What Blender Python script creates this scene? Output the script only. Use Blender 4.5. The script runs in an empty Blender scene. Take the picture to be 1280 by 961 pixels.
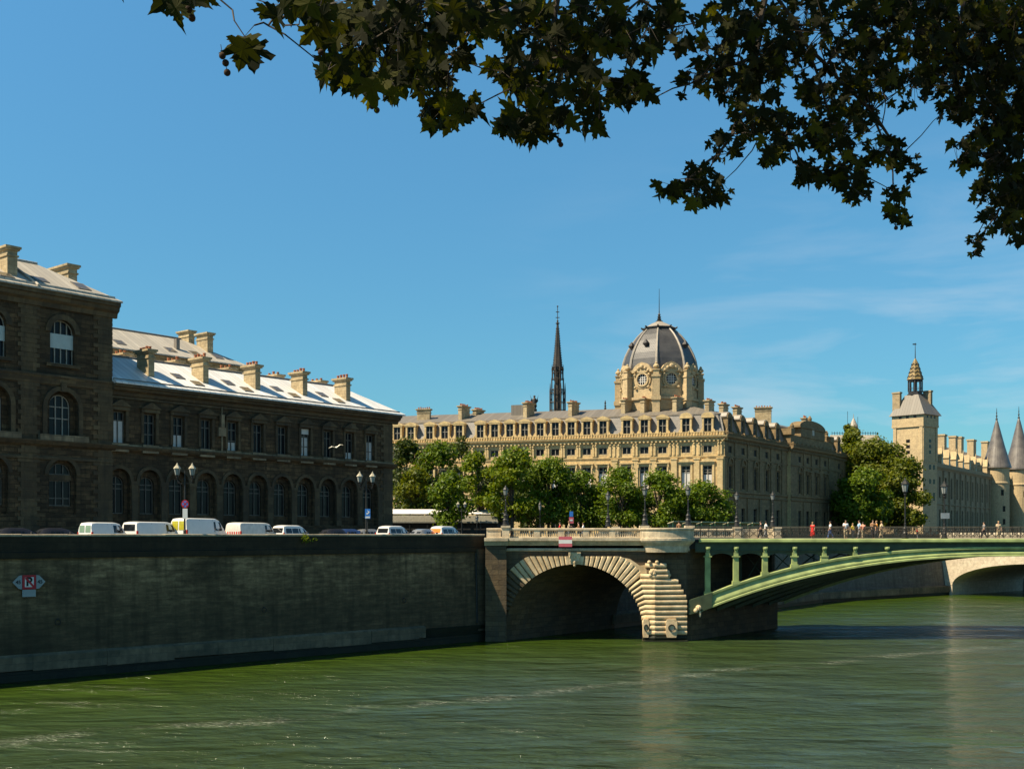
import bpy, bmesh, math, random
from math import sin, cos, pi, radians, sqrt, atan2
from mathutils import Vector, Matrix, noise
random.seed(7)
SC = bpy.context.scene
COL = SC.collection
F_PX, HX, HY, EYE = 1400.0, 640.0, 667.0, 10.5

def at(x, y, Y):
    return Vector(((x-HX)/F_PX*Y, Y, EYE-(y-HY)/F_PX*Y))
def zat(y, Y): return EYE-(y-HY)/F_PX*Y

# ------------------------------------------------------------------ materials
MATS = {}
def new_mat(name):
    m = bpy.data.materials.new(name); m.use_nodes = True
    nt = m.node_tree; nt.nodes.clear()
    out = nt.nodes.new('ShaderNodeOutputMaterial')
    b = nt.nodes.new('ShaderNodeBsdfPrincipled')
    nt.links.new(b.outputs[0], out.inputs[0])
    MATS[name] = m
    return m, nt, b
def N(nt, t, **kw):
    n = nt.nodes.new(t)
    for k, v in kw.items():
        if k.startswith('_'): n.inputs[k[1:].replace('_', ' ')].default_value = v
        else: setattr(n, k, v)
    return n
def L(nt, a, b): nt.links.new(a, b)
def mixrgb(nt, mode, fac, a, b):
    n = nt.nodes.new('ShaderNodeMixRGB'); n.blend_type = mode
    for i, v in ((0, fac), (1, a), (2, b)):
        if hasattr(v, 'is_output') or isinstance(v, bpy.types.NodeSocket): L(nt, v, n.inputs[i])
        elif i == 0: n.inputs[0].default_value = v
        else: n.inputs[i].default_value = (v[0], v[1], v[2], 1)
    return n.outputs[0]
def ramp(nt, src, stops):
    r = nt.nodes.new('ShaderNodeValToRGB'); L(nt, src, r.inputs[0])
    e = r.color_ramp.elements
    while len(e) < len(stops): e.new(0.5)
    for i, (p, c) in enumerate(stops):
        e[i].position = p; e[i].color = (c, c, c, 1) if not isinstance(c, tuple) else (*c, 1)
    return r.outputs[0]

def stone(name, c1, c2, mortar, bw=0.9, bh=0.35, ms=0.012, dirt=0.5, dirtcol=(0.05, 0.045, 0.035), streak=0.4, rough=0.88, bump=0.5, scale=0.15, brick=True, blotch=0.0):
    m, nt, b = new_mat(name)
    uv = N(nt, 'ShaderNodeUVMap'); geo = N(nt, 'ShaderNodeNewGeometry')
    if brick:
        br = N(nt, 'ShaderNodeTexBrick', offset=0.5)
        L(nt, uv.outputs[0], br.inputs['Vector'])
        for k, v in (('Scale', 1.0), ('Mortar Size', ms), ('Mortar Smooth', 0.3), ('Bias', 0.0), ('Brick Width', bw), ('Row Height', bh)): br.inputs[k].default_value = v
        br.inputs['Color1'].default_value = (*c1, 1); br.inputs['Color2'].default_value = (*c2, 1); br.inputs['Mortar'].default_value = (*mortar, 1)
        col = br.outputs['Color']; hgt = br.outputs['Fac']
    else:
        n0 = N(nt, 'ShaderNodeTexNoise'); L(nt, geo.outputs['Position'], n0.inputs['Vector']); n0.inputs['Scale'].default_value = 1.2
        col = mixrgb(nt, 'MIX', n0.outputs[0], c1, c2); hgt = None
    # fine mottling
    n1 = N(nt, 'ShaderNodeTexNoise'); L(nt, geo.outputs['Position'], n1.inputs['Vector']); n1.inputs['Scale'].default_value = 2.3; n1.inputs['Detail'].default_value = 8
    n1.inputs['Roughness'].default_value = 0.7
    f1 = ramp(nt, n1.outputs[0], [(0.3, 0.62), (0.7, 1.25)])
    col = mixrgb(nt, 'MULTIPLY', 0.75, col, f1)
    if blotch:   # individual stones washed pale or left sooty, in ragged horizontal runs
        mb_ = N(nt, 'ShaderNodeMapping'); L(nt, uv.outputs[0], mb_.inputs[0]); mb_.inputs['Scale'].default_value = (0.55, 2.4, 1)
        nb0 = N(nt, 'ShaderNodeTexNoise'); L(nt, mb_.outputs[0], nb0.inputs['Vector']); nb0.inputs['Scale'].default_value = 1.0; nb0.inputs['Detail'].default_value = 7; nb0.inputs['Roughness'].default_value = 0.75
        col = mixrgb(nt, 'MULTIPLY', blotch, col, ramp(nt, nb0.outputs[0], [(0.32, 0.35), (0.5, 0.85), (0.72, 1.9)]))
    # big dirt patches
    n2 = N(nt, 'ShaderNodeTexNoise'); L(nt, geo.outputs['Position'], n2.inputs['Vector']); n2.inputs['Scale'].default_value = scale; n2.inputs['Detail'].default_value = 6; n2.inputs['Roughness'].default_value = 0.65
    f2 = ramp(nt, n2.outputs[0], [(0.42, 0.0), (0.66, dirt)])
    col = mixrgb(nt, 'MIX', f2, col, dirtcol)
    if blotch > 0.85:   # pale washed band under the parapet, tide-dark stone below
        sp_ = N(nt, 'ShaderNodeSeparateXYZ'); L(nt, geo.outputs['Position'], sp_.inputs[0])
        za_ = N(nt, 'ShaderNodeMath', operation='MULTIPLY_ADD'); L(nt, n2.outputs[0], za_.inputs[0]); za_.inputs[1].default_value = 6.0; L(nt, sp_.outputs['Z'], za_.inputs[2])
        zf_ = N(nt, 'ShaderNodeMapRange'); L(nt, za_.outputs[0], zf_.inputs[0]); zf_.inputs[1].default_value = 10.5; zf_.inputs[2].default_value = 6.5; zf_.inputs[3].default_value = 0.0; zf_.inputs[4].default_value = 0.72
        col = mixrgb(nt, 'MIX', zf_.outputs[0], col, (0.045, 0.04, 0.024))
    # streaks running down
    if streak > 0:
        mp = N(nt, 'ShaderNodeMapping'); L(nt, uv.outputs[0], mp.inputs[0]); mp.inputs['Scale'].default_value = (1.6, 0.16, 1)
        n3 = N(nt, 'ShaderNodeTexNoise'); L(nt, mp.outputs[0], n3.inputs['Vector']); n3.inputs['Scale'].default_value = 1.0; n3.inputs['Detail'].default_value = 5
        f3 = ramp(nt, n3.outputs[0], [(0.48, 0.0), (0.72, streak)])
        col = mixrgb(nt, 'MIX', f3, col, dirtcol)
    L(nt, col, b.inputs['Base Color'])
    b.inputs['Roughness'].default_value = rough
    b.inputs['Specular IOR Level'].default_value = 0.25
    n4 = N(nt, 'ShaderNodeTexNoise'); L(nt, geo.outputs['Position'], n4.inputs['Vector']); n4.inputs['Scale'].default_value = 7; n4.inputs['Detail'].default_value = 6
    bp = N(nt, 'ShaderNodeBump'); bp.inputs['Strength'].default_value = bump; bp.inputs['Distance'].default_value = 0.03
    if hgt is not None:
        mm = N(nt, 'ShaderNodeMath', operation='SUBTRACT'); L(nt, n4.outputs[0], mm.inputs[0]); L(nt, hgt, mm.inputs[1]); L(nt, mm.outputs[0], bp.inputs['Height'])
    else: L(nt, n4.outputs[0], bp.inputs['Height'])
    L(nt, bp.outputs[0], b.inputs['Normal'])
    return m

def plain(name, c, rough=0.6, metal=0.0, var=0.25, vscale=3.0, spec=0.4, coat=0.0):
    m, nt, b = new_mat(name)
    geo = N(nt, 'ShaderNodeNewGeometry')
    n1 = N(nt, 'ShaderNodeTexNoise'); L(nt, geo.outputs['Position'], n1.inputs['Vector']); n1.inputs['Scale'].default_value = vscale; n1.inputs['Detail'].default_value = 6
    f = ramp(nt, n1.outputs[0], [(0.3, 1-var), (0.7, 1+var*0.5)])
    col = mixrgb(nt, 'MULTIPLY', 1.0, c, f)
    L(nt, col, b.inputs['Base Color'])
    b.inputs['Roughness'].default_value = rough; b.inputs['Metallic'].default_value = metal
    b.inputs['Specular IOR Level'].default_value = spec
    if coat: b.inputs['Coat Weight'].default_value = coat; b.inputs['Coat Roughness'].default_value = 0.08
    return m

def seamed(name, c, pitch=0.6, rough=0.45, var=0.3, dirt=(0.2, 0.2, 0.2), metal=0.0, rows=None):
    """sheet roof: standing seams (or slate courses) across the UVs"""
    m, nt, b = new_mat(name)
    uv = N(nt, 'ShaderNodeUVMap'); geo = N(nt, 'ShaderNodeNewGeometry')
    br = N(nt, 'ShaderNodeTexBrick', offset=0.5 if rows else 0.0); L(nt, uv.outputs[0], br.inputs['Vector'])
    for k, v in (('Scale', 1.0), ('Mortar Size', 0.03 if not rows else 0.012), ('Mortar Smooth', 0.2), ('Brick Width', pitch), ('Row Height', rows or 400.0)): br.inputs[k].default_value = v
    br.inputs['Color1'].default_value = (c[0]*1.12, c[1]*1.12, c[2]*1.12, 1); br.inputs['Color2'].default_value = (c[0]*0.85, c[1]*0.85, c[2]*0.85, 1)
    br.inputs['Mortar'].default_value = (c[0]*0.5, c[1]*0.5, c[2]*0.52, 1)
    n1 = N(nt, 'ShaderNodeTexNoise'); L(nt, geo.outputs['Position'], n1.inputs['Vector']); n1.inputs['Scale'].default_value = 0.5; n1.inputs['Detail'].default_value = 8
    f = ramp(nt, n1.outputs[0], [(0.4, 0.0), (0.7, var)])
    col = mixrgb(nt, 'MIX', f, br.outputs['Color'], dirt)
    L(nt, col, b.inputs['Base Color']); b.inputs['Roughness'].default_value = rough; b.inputs['Metallic'].default_value = metal
    bp = N(nt, 'ShaderNodeBump'); bp.inputs['Strength'].default_value = 0.4; bp.inputs['Distance'].default_value = 0.03
    L(nt, br.outputs['Fac'], bp.inputs['Height']); L(nt, bp.outputs[0], b.inputs['Normal'])
    return m

def leafmat(name, ca, cb, trans=0.35, rough=0.5, scale=0.6, rg=(0.3, 0.7)):
    m = bpy.data.materials.new(name); m.use_nodes = True; nt = m.node_tree; nt.nodes.clear()
    out = N(nt, 'ShaderNodeOutputMaterial')
    geo = N(nt, 'ShaderNodeNewGeometry')
    n1 = N(nt, 'ShaderNodeTexNoise'); L(nt, geo.outputs['Position'], n1.inputs['Vector']); n1.inputs['Scale'].default_value = scale; n1.inputs['Detail'].default_value = 3
    mx = N(nt, 'ShaderNodeMath', operation='ADD'); L(nt, n1.outputs[0], mx.inputs[0])
    r2 = N(nt, 'ShaderNodeMath', operation='MULTIPLY_ADD'); L(nt, geo.outputs['Random Per Island'], r2.inputs[0]); r2.inputs[1].default_value = 0.5; r2.inputs[2].default_value = -0.25
    L(nt, r2.outputs[0], mx.inputs[1])
    f = ramp(nt, mx.outputs[0], [(rg[0], 0.0), (rg[1], 1.0)])
    col = mixrgb(nt, 'MIX', f, ca, cb)
    b = N(nt, 'ShaderNodeBsdfPrincipled'); L(nt, col, b.inputs['Base Color']); b.inputs['Roughness'].default_value = rough; b.inputs['Specular IOR Level'].default_value = 0.3
    t = N(nt, 'ShaderNodeBsdfTranslucent'); c2 = mixrgb(nt, 'MULTIPLY', 1.0, col, (1.6, 1.5, 0.5)); L(nt, c2, t.inputs[0])
    mix = N(nt, 'ShaderNodeMixShader'); mix.inputs[0].default_value = trans
    L(nt, b.outputs[0], mix.inputs[1]); L(nt, t.outputs[0], mix.inputs[2]); L(nt, mix.outputs[0], out.inputs[0])
    MATS[name] = m
    return m

M = MATS
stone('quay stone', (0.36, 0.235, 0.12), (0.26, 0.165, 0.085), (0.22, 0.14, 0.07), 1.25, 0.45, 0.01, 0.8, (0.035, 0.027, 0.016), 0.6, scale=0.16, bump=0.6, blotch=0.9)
stone('parapet stone', (0.06, 0.042, 0.024), (0.04, 0.029, 0.017), (0.025, 0.018, 0.01), 1.6, 0.55, 0.01, 0.6, (0.02, 0.018, 0.013), 0.5, scale=0.3)
stone('quay ledge stone', (0.25, 0.19, 0.115), (0.17, 0.13, 0.08), (0.07, 0.07, 0.06), 2.6, 1.3, 0.01, 0.7, (0.05, 0.055, 0.04), 0.5, scale=0.3)
stone('wet stone', (0.03, 0.032, 0.02), (0.02, 0.022, 0.015), (0.012, 0.012, 0.01), 1.2, 0.5, 0.02, 0.6, (0.015, 0.02, 0.008), 0.3, rough=0.5)
stone('coping stone', (0.42, 0.36, 0.25), (0.34, 0.29, 0.2), (0.15, 0.13, 0.1), 1.8, 0.9, 0.01, 0.4, streak=0.2)
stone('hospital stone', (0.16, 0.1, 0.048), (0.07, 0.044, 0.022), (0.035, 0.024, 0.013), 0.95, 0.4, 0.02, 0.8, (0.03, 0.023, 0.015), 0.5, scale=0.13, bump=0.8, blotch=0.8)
stone('hospital trim stone', (0.15, 0.105, 0.055), (0.09, 0.062, 0.034), (0.045, 0.032, 0.018), 1.6, 0.8, 0.01, 0.6, (0.04, 0.032, 0.024), 0.6, scale=0.3)
stone('pale band stone', (0.36, 0.27, 0.16), (0.2, 0.145, 0.085), (0.06, 0.05, 0.04), 1.9, 1.2, 0.015, 0.5, (0.06, 0.05, 0.036), 0.7, scale=0.25)
stone('chimney stone', (0.5, 0.4, 0.24), (0.4, 0.31, 0.18), (0.2, 0.16, 0.1), 0.8, 0.35, 0.012, 0.45, (0.14, 0.11, 0.07), 0.4, scale=0.5)
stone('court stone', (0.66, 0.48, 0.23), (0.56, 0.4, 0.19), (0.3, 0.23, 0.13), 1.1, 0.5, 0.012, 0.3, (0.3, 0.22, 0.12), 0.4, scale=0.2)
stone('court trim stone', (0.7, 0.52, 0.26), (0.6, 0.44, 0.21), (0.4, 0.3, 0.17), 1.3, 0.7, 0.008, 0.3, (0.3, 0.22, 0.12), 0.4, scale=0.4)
stone('court shaded weathered stone', (0.29, 0.2, 0.1), (0.2, 0.14, 0.07), (0.14, 0.11, 0.07), 1.1, 0.5, 0.012, 0.4, (0.12, 0.1, 0.065), 0.5, scale=0.2)  # court stone darkened for the river side: shade put into colour, with dirt
stone('tower stone', (0.54, 0.41, 0.23), (0.47, 0.35, 0.2), (0.3, 0.25, 0.16), 1.0, 0.45, 0.01, 0.3, (0.27, 0.22, 0.14), 0.3, scale=0.2)
stone('palace stone', (0.38, 0.29, 0.17), (0.31, 0.235, 0.14), (0.2, 0.17, 0.12), 1.0, 0.45, 0.01, 0.3, (0.2, 0.16, 0.11), 0.3, scale=0.2)
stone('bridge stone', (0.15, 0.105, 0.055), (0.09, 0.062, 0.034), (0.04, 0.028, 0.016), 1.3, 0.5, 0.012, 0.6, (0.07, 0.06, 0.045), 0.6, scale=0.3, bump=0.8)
stone('bridge pale stone', (0.82, 0.67, 0.44), (0.62, 0.43, 0.22), (0.4, 0.3, 0.2), 1.3, 0.5, 0.0, 0.5, (0.34, 0.24, 0.12), 0.3, scale=0.9, brick=False)
stone('balustrade stone', (0.66, 0.55, 0.38), (0.54, 0.44, 0.3), (0.3, 0.25, 0.18), 1.3, 0.5, 0.0, 0.5, (0.2, 0.17, 0.12), 0.4, scale=0.6, brick=False)
stone('far bridge stone', (0.62, 0.53, 0.39), (0.54, 0.45, 0.33), (0.34, 0.28, 0.2), 1.2, 0.55, 0.01, 0.3, (0.3, 0.25, 0.17), 0.3)
stone('far quay stone', (0.17, 0.16, 0.13), (0.13, 0.12, 0.1), (0.07, 0.065, 0.05), 1.3, 0.5, 0.012, 0.5, (0.07, 0.065, 0.05), 0.7, scale=0.1)
seamed('new zinc roof', (0.74, 0.73, 0.7), 0.65, 0.4, 0.35, (0.5, 0.49, 0.46))
seamed('old zinc roof', (0.44, 0.4, 0.33), 0.65, 0.5, 0.4, (0.32, 0.29, 0.24))
seamed('grey zinc roof', (0.16, 0.14, 0.115), 0.8, 0.55, 0.4, (0.15, 0.14, 0.12))
seamed('slate roof', (0.2, 0.185, 0.165), 0.4, 0.5, 0.5, (0.12, 0.115, 0.11), rows=0.3)
seamed('dome slate', (0.045, 0.045, 0.048), 0.5, 0.5, 0.55, (0.085, 0.082, 0.08), rows=0.35)
seamed('tower slate', (0.1, 0.088, 0.08), 0.5, 0.4, 0.4, (0.25, 0.22, 0.18), rows=0.35)
seamed('palace roof', (0.36, 0.32, 0.25), 0.5, 0.6, 0.4, (0.27, 0.24, 0.18), rows=0.3)
plain('lead rib', (0.32, 0.28, 0.23), 0.45, 0.0, 0.2)
plain('dark lead', (0.035, 0.033, 0.034), 0.5, 0.1, 0.2)
plain('spire lead', (0.05, 0.04, 0.03), 0.55, 0.1, 0.4, 1.0)
plain('gilt', (0.25, 0.17, 0.06), 0.6, 0.0, 0.6, 1.5)
plain('terracotta', (0.36, 0.13, 0.06), 0.8, 0, 0.3)
plain('roof glass', (0.1, 0.085, 0.06), 0.2, 0, 0.2)
plain('window paint', (0.3, 0.27, 0.22), 0.6, 0, 0.2)
plain('dull window paint', (0.13, 0.115, 0.09), 0.6, 0, 0.3)
plain('shutter grey', (0.42, 0.48, 0.46), 0.6, 0, 0.1)
plain('curtain', (0.6, 0.58, 0.54), 0.9, 0, 0.1)
plain('pane glass', (0.012, 0.013, 0.015), 0.12, 0, 0.3, 0.7, spec=0.14)
plain('car glass', (0.012, 0.014, 0.016), 0.05, 0, 0.1, spec=0.5)
plain('green glass', (0.18, 0.26, 0.17), 0.1, 0, 0.1, spec=0.5)
plain('yellow glass', (0.42, 0.38, 0.03), 0.15, 0, 0.2, spec=0.5)
plain('white paint', (0.7, 0.69, 0.66), 0.3, 0, 0.05, coat=0.4)
plain('dirty white paint', (0.62, 0.6, 0.55), 0.4, 0, 0.15, coat=0.2)
plain('silver paint', (0.3, 0.31, 0.32), 0.3, 0.5, 0.1, coat=0.5)
plain('dark paint', (0.02, 0.022, 0.03), 0.3, 0.1, 0.1, coat=0.5)
plain('blue paint', (0.03, 0.06, 0.16), 0.3, 0.1, 0.1, coat=0.5)
plain('black rubber', (0.015, 0.015, 0.015), 0.8)
plain('hub grey', (0.3, 0.3, 0.3), 0.4, 0.6)
plain('tail lamp red', (0.5, 0.02, 0.015), 0.25)
plain('lamp orange', (0.8, 0.2, 0.02), 0.3)
plain('plastic dark', (0.04, 0.04, 0.04), 0.6)
plain('bridge green', (0.34, 0.4, 0.15), 0.55, 0, 0.35, 0.9)
plain('bridge shaded green', (0.05, 0.07, 0.035), 0.55, 0, 0.3, 1.3)  # bridge green darkened for parts under the deck: shade put into colour
plain('iron rail', (0.05, 0.042, 0.03), 0.5, 0.2, 0.3)
plain('rail top', (0.16, 0.13, 0.09), 0.45, 0.2, 0.2)
plain('lamp iron', (0.03, 0.03, 0.028), 0.5, 0.3, 0.2)
plain('lamp cap', (0.42, 0.38, 0.28), 0.5, 0.1, 0.2)
plain('lamp glass', (0.25, 0.27, 0.26), 0.25, 0, 0.1, spec=0.5)
plain('sign red', (0.45, 0.02, 0.03), 0.5, 0, 0.05)
plain('sign pale red', (0.62, 0.13, 0.16), 0.5, 0, 0.1)
plain('sign white', (0.75, 0.74, 0.7), 0.5, 0, 0.05)
plain('sign grey', (0.3, 0.33, 0.34), 0.5, 0, 0.1)
plain('sign blue', (0.04, 0.2, 0.6), 0.5, 0, 0.05)
plain('sign black', (0.012, 0.012, 0.014), 0.5)
plain('kiosk green', (0.015, 0.07, 0.03), 0.5)
plain('canvas cream', (0.55, 0.5, 0.33), 0.8)
plain('white sheet roof', (0.8, 0.76, 0.7), 0.5, 0, 0.1)
plain('slat grey', (0.3, 0.28, 0.22), 0.8, 0, 0.3, 6)
plain('bark', (0.07, 0.055, 0.04), 0.9, 0, 0.4, 5)
plain('twig', (0.035, 0.025, 0.015), 0.85, 0, 0.3, 8)
plain('seed', (0.04, 0.02, 0.008), 0.9, 0, 0.4, 30)
plain('bronze', (0.04, 0.035, 0.03), 0.5, 0.3)
plain('asphalt', (0.05, 0.05, 0.05), 0.9, 0, 0.3, 1.5)
plain('pavement', (0.2, 0.19, 0.17), 0.9, 0, 0.2, 1.0)
plain('kerb granite', (0.28, 0.27, 0.25), 0.85)
plain('earth', (0.09, 0.085, 0.06), 0.95, 0, 0.3, 0.3)
plain('skin', (0.45, 0.26, 0.17), 0.6, 0, 0.1)
plain('hair dark', (0.03, 0.02, 0.012), 0.7)
plain('hair fair', (0.3, 0.19, 0.08), 0.7)
plain('bird white', (0.75, 0.72, 0.6), 0.8, 0, 0.1)
for nm, c in (('cloth white', (0.75, 0.75, 0.75)), ('cloth black', (0.02, 0.02, 0.025)), ('cloth red', (0.6, 0.02, 0.015)), ('cloth blue', (0.1, 0.16, 0.35)), ('cloth beige', (0.5, 0.4, 0.25)),
              ('cloth yellow', (0.75, 0.55, 0.06)), ('cloth light blue', (0.35, 0.55, 0.75)), ('cloth salmon', (0.7, 0.3, 0.2)), ('cloth brown', (0.25, 0.13, 0.06)), ('cloth grey', (0.2, 0.2, 0.2)), ('cloth orange', (0.7, 0.28, 0.05))):
    plain(nm, c, 0.9, 0, 0.1, 8)
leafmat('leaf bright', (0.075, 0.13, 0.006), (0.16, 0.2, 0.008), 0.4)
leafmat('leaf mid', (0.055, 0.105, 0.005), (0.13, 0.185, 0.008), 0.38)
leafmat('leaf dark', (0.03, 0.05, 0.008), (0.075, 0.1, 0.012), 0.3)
leafmat('leaf olive', (0.06, 0.09, 0.006), (0.14, 0.155, 0.008), 0.38)
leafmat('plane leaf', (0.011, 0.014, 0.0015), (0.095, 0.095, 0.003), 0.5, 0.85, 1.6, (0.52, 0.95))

# ------------------------------------------------------------------ mesh builder
class Fr:
    """facade frame: origin, unit direction along, outward normal"""
    def __init__(s, o, u, z=0.0):
        l = sqrt(u[0]**2+u[1]**2); s.o = (o[0], o[1]); s.u = (u[0]/l, u[1]/l); s.n = (s.u[1], -s.u[0]); s.z = z
    def p(s, a, d, z): return Vector((s.o[0]+s.u[0]*a+s.n[0]*d, s.o[1]+s.u[1]*a+s.n[1]*d, z+s.z))
    def px(s, x, d=0.0):
        """distance along where the facade meets picture column x"""
        k = (x-HX)/F_PX; ox, oy = s.o[0]+s.n[0]*d, s.o[1]+s.n[1]*d
        return (k*oy-ox)/(s.u[0]-k*s.u[1])
    def Y(s, a): return s.o[1]+s.u[1]*a
LOC = Fr((0, 0), (1, 0))

class MB:
    def __init__(s): s.v = []; s.f = []
    def add(s, vs, fs):
        b = len(s.v); s.v += [tuple(v) for v in vs]; s.f += [tuple(i+b for i in f) for f in fs]; return s
    def quad(s, a, b, c, d): return s.add([a, b, c, d], [(0, 1, 2, 3)])
    def hexa(s, v):
        return s.add(v, [(0, 3, 2, 1), (4, 5, 6, 7), (0, 1, 5, 4), (1, 2, 6, 5), (2, 3, 7, 6), (3, 0, 4, 7)])
    def box(s, F, a0, a1, d0, d1, z0, z1):
        return s.hexa([F.p(a0, d0, z0), F.p(a1, d0, z0), F.p(a1, d1, z0), F.p(a0, d1, z0), F.p(a0, d0, z1), F.p(a1, d0, z1), F.p(a1, d1, z1), F.p(a0, d1, z1)])
    def prism(s, F, poly, d0, d1):
        n = len(poly); vs = [F.p(a, d0, z) for a, z in poly]+[F.p(a, d1, z) for a, z in poly]
        return s.add(vs, [tuple(range(n))[::-1], tuple(range(n, 2*n))]+[(i, (i+1) % n, n+(i+1) % n, n+i) for i in range(n)])
    def sweep(s, F, prof, a0, a1):
        """profile in (out, z), run along the facade"""
        n = len(prof); vs = [F.p(a0, d, z) for d, z in prof]+[F.p(a1, d, z) for d, z in prof]
        return s.add(vs, [tuple(range(n)), tuple(range(n, 2*n))[::-1]]+[(i, (i+1) % n, n+(i+1) % n, n+i) for i in range(n)])
    def lathe(s, prof, c=(0, 0), seg=12, rot=0.0, cap=True, arc=2*pi):
        full = abs(arc-2*pi) < 1e-6; ns = seg if full else seg+1; vs = []
        for r, z in prof:
            for k in range(ns):
                t = rot+arc*k/seg; vs.append((c[0]+r*cos(t), c[1]+r*sin(t), z))
        fs = []
        for j in range(len(prof)-1):
            for k in range(seg if full else seg):
                k2 = (k+1) % ns
                fs.append((j*ns+k, j*ns+k2, (j+1)*ns+k2, (j+1)*ns+k))
        if cap and full: fs.append(tuple(range(ns))[::-1]); fs.append(tuple((len(prof)-1)*ns+k for k in range(ns)))
        return s.add(vs, fs)
    def tube(s, pts, r, seg=6):
        pts = [Vector(p) for p in pts]; rs = r if isinstance(r, (list, tuple)) else [r]*len(pts); vs = []
        for i, p in enumerate(pts):
            d = (pts[min(i+1, len(pts)-1)]-pts[max(i-1, 0)]).normalized()
            a = d.orthogonal().normalized() if i == 0 else (a-d*a.dot(d)).normalized()
            b = d.cross(a)
            for k in range(seg): vs.append(p+(a*cos(2*pi*k/seg)+b*sin(2*pi*k/seg))*rs[i])
        fs = [(i*seg+k, i*seg+(k+1) % seg, (i+1)*seg+(k+1) % seg, (i+1)*seg+k) for i in range(len(pts)-1) for k in range(seg)]
        fs += [tuple(range(seg))[::-1], tuple((len(pts)-1)*seg+k for k in range(seg))]
        return s.add(vs, fs)
    def ball(s, c, r, seg=8, rings=5, sc=(1, 1, 1)):
        vs = [(c[0], c[1], c[2]-r*sc[2])]
        for j in range(1, rings):
            t = pi*j/rings
            for k in range(seg): vs.append((c[0]+r*sc[0]*sin(t)*cos(2*pi*k/seg), c[1]+r*sc[1]*sin(t)*sin(2*pi*k/seg), c[2]-r*sc[2]*cos(t)))
        vs.append((c[0], c[1], c[2]+r*sc[2])); fs = []; T = len(vs)-1
        for k in range(seg):
            k2 = (k+1) % seg; fs.append((0, 1+k2, 1+k)); fs.append((T, 1+(rings-2)*seg+k, 1+(rings-2)*seg+k2))
            for j in range(rings-2): fs.append((1+j*seg+k, 1+j*seg+k2, 1+(j+1)*seg+k2, 1+(j+1)*seg+k))
        return s.add(vs, fs)
    def build(s, name, mat, parent=None, smooth=False, uv=True, recalc=True, mats=None):
        org = Vector((0, 0, 0)); p = parent
        while p is not None: org = org+p.location; p = p.parent
        me = bpy.data.meshes.new(name); me.from_pydata([(v[0]-org.x, v[1]-org.y, v[2]-org.z) for v in s.v], [], s.f)
        if recalc:
            bm = bmesh.new(); bm.from_mesh(me); bmesh.ops.recalc_face_normals(bm, faces=bm.faces); bm.to_mesh(me); bm.free()
        if uv:
            ul = me.uv_layers.new(name='UVMap').data; vv = me.vertices
            for f in me.polygons:
                n = f.normal
                if abs(n.z) > 0.95: t = Vector((1, 0, 0)); w = Vector((0, 1, 0))
                else:
                    t = Vector((-n.y, n.x, 0)).normalized(); w = Vector((0, 0, 1)) if abs(n.z) < 0.3 else n.cross(t)
                for li in f.loop_indices:
                    c = vv[me.loops[li].vertex_index].co+org; ul[li].uv = (c.dot(t), c.dot(w))
        if smooth:
            for f in me.polygons: f.use_smooth = True
        me.materials.append(M[mat] if isinstance(mat, str) else mat)
        o = bpy.data.objects.new(name, me); COL.objects.link(o)
        if parent is not None: o.parent = parent
        return o

def tag(o, label=None, cat=None, group=None, kind=None):
    if label: o['label'] = label
    if cat: o['category'] = cat
    if group: o['group'] = group
    if kind: o['kind'] = kind
    return o
def thing(name, loc, label, cat, group=None):
    o = bpy.data.objects.new(name, None); o.empty_display_size = 0.5; COL.objects.link(o); o.location = loc
    return tag(o, label, cat, group)
def kids(o): return [c for c in bpy.data.objects if c.parent == o]
def copy_tree(o, parent=None):
    c = o.copy(); COL.objects.link(c)
    if parent is not None: c.parent = parent
    for ch in kids(o): copy_tree(ch, c)
    return c
def place(o, loc, rz, label=None, group=None):
    o.location = loc; o.rotation_euler = (0, 0, rz)
    if label: o['label'] = label
    if group: o['group'] = group
    return o

def top_profile(sc, w, zs, rise, seg=10):
    if rise <= 0.01: return [(sc-w/2, zs), (sc+w/2, zs)]
    return [(sc-w/2*cos(pi*k/seg), zs+rise*sin(pi*k/seg)) for k in range(seg+1)]
def wall(mb, F, a0, a1, z0, z1, ops, depth=0.4, d=0.0, seg=10):
    """one storey of wall with openings (centre, width, sill z, spring z, rise)"""
    cur = a0
    for (sc, w, zb, zs, rise) in sorted(ops):
        l, r = sc-w/2, sc+w/2
        mb.quad(F.p(cur, d, z0), F.p(l, d, z0), F.p(l, d, z1), F.p(cur, d, z1))
        if zb > z0+0.01: mb.quad(F.p(l, d, z0), F.p(r, d, z0), F.p(r, d, zb), F.p(l, d, zb)); mb.quad(F.p(l, d, zb), F.p(r, d, zb), F.p(r, d-depth, zb), F.p(l, d-depth, zb))
        pr = top_profile(sc, w, zs, rise, seg)
        for (s1, h1), (s2, h2) in zip(pr, pr[1:]):
            mb.quad(F.p(s1, d, h1), F.p(s2, d, h2), F.p(s2, d, z1), F.p(s1, d, z1))
            mb.quad(F.p(s1, d, h1), F.p(s2, d, h2), F.p(s2, d-depth, h2), F.p(s1, d-depth, h1))
        for e in (l, r): mb.quad(F.p(e, d, zb), F.p(e, d-depth, zb), F.p(e, d-depth, zs), F.p(e, d, zs))
        cur = r
    mb.quad(F.p(cur, d, z0), F.p(a1, d, z0), F.p(a1, d, z1), F.p(cur, d, z1))
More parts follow.
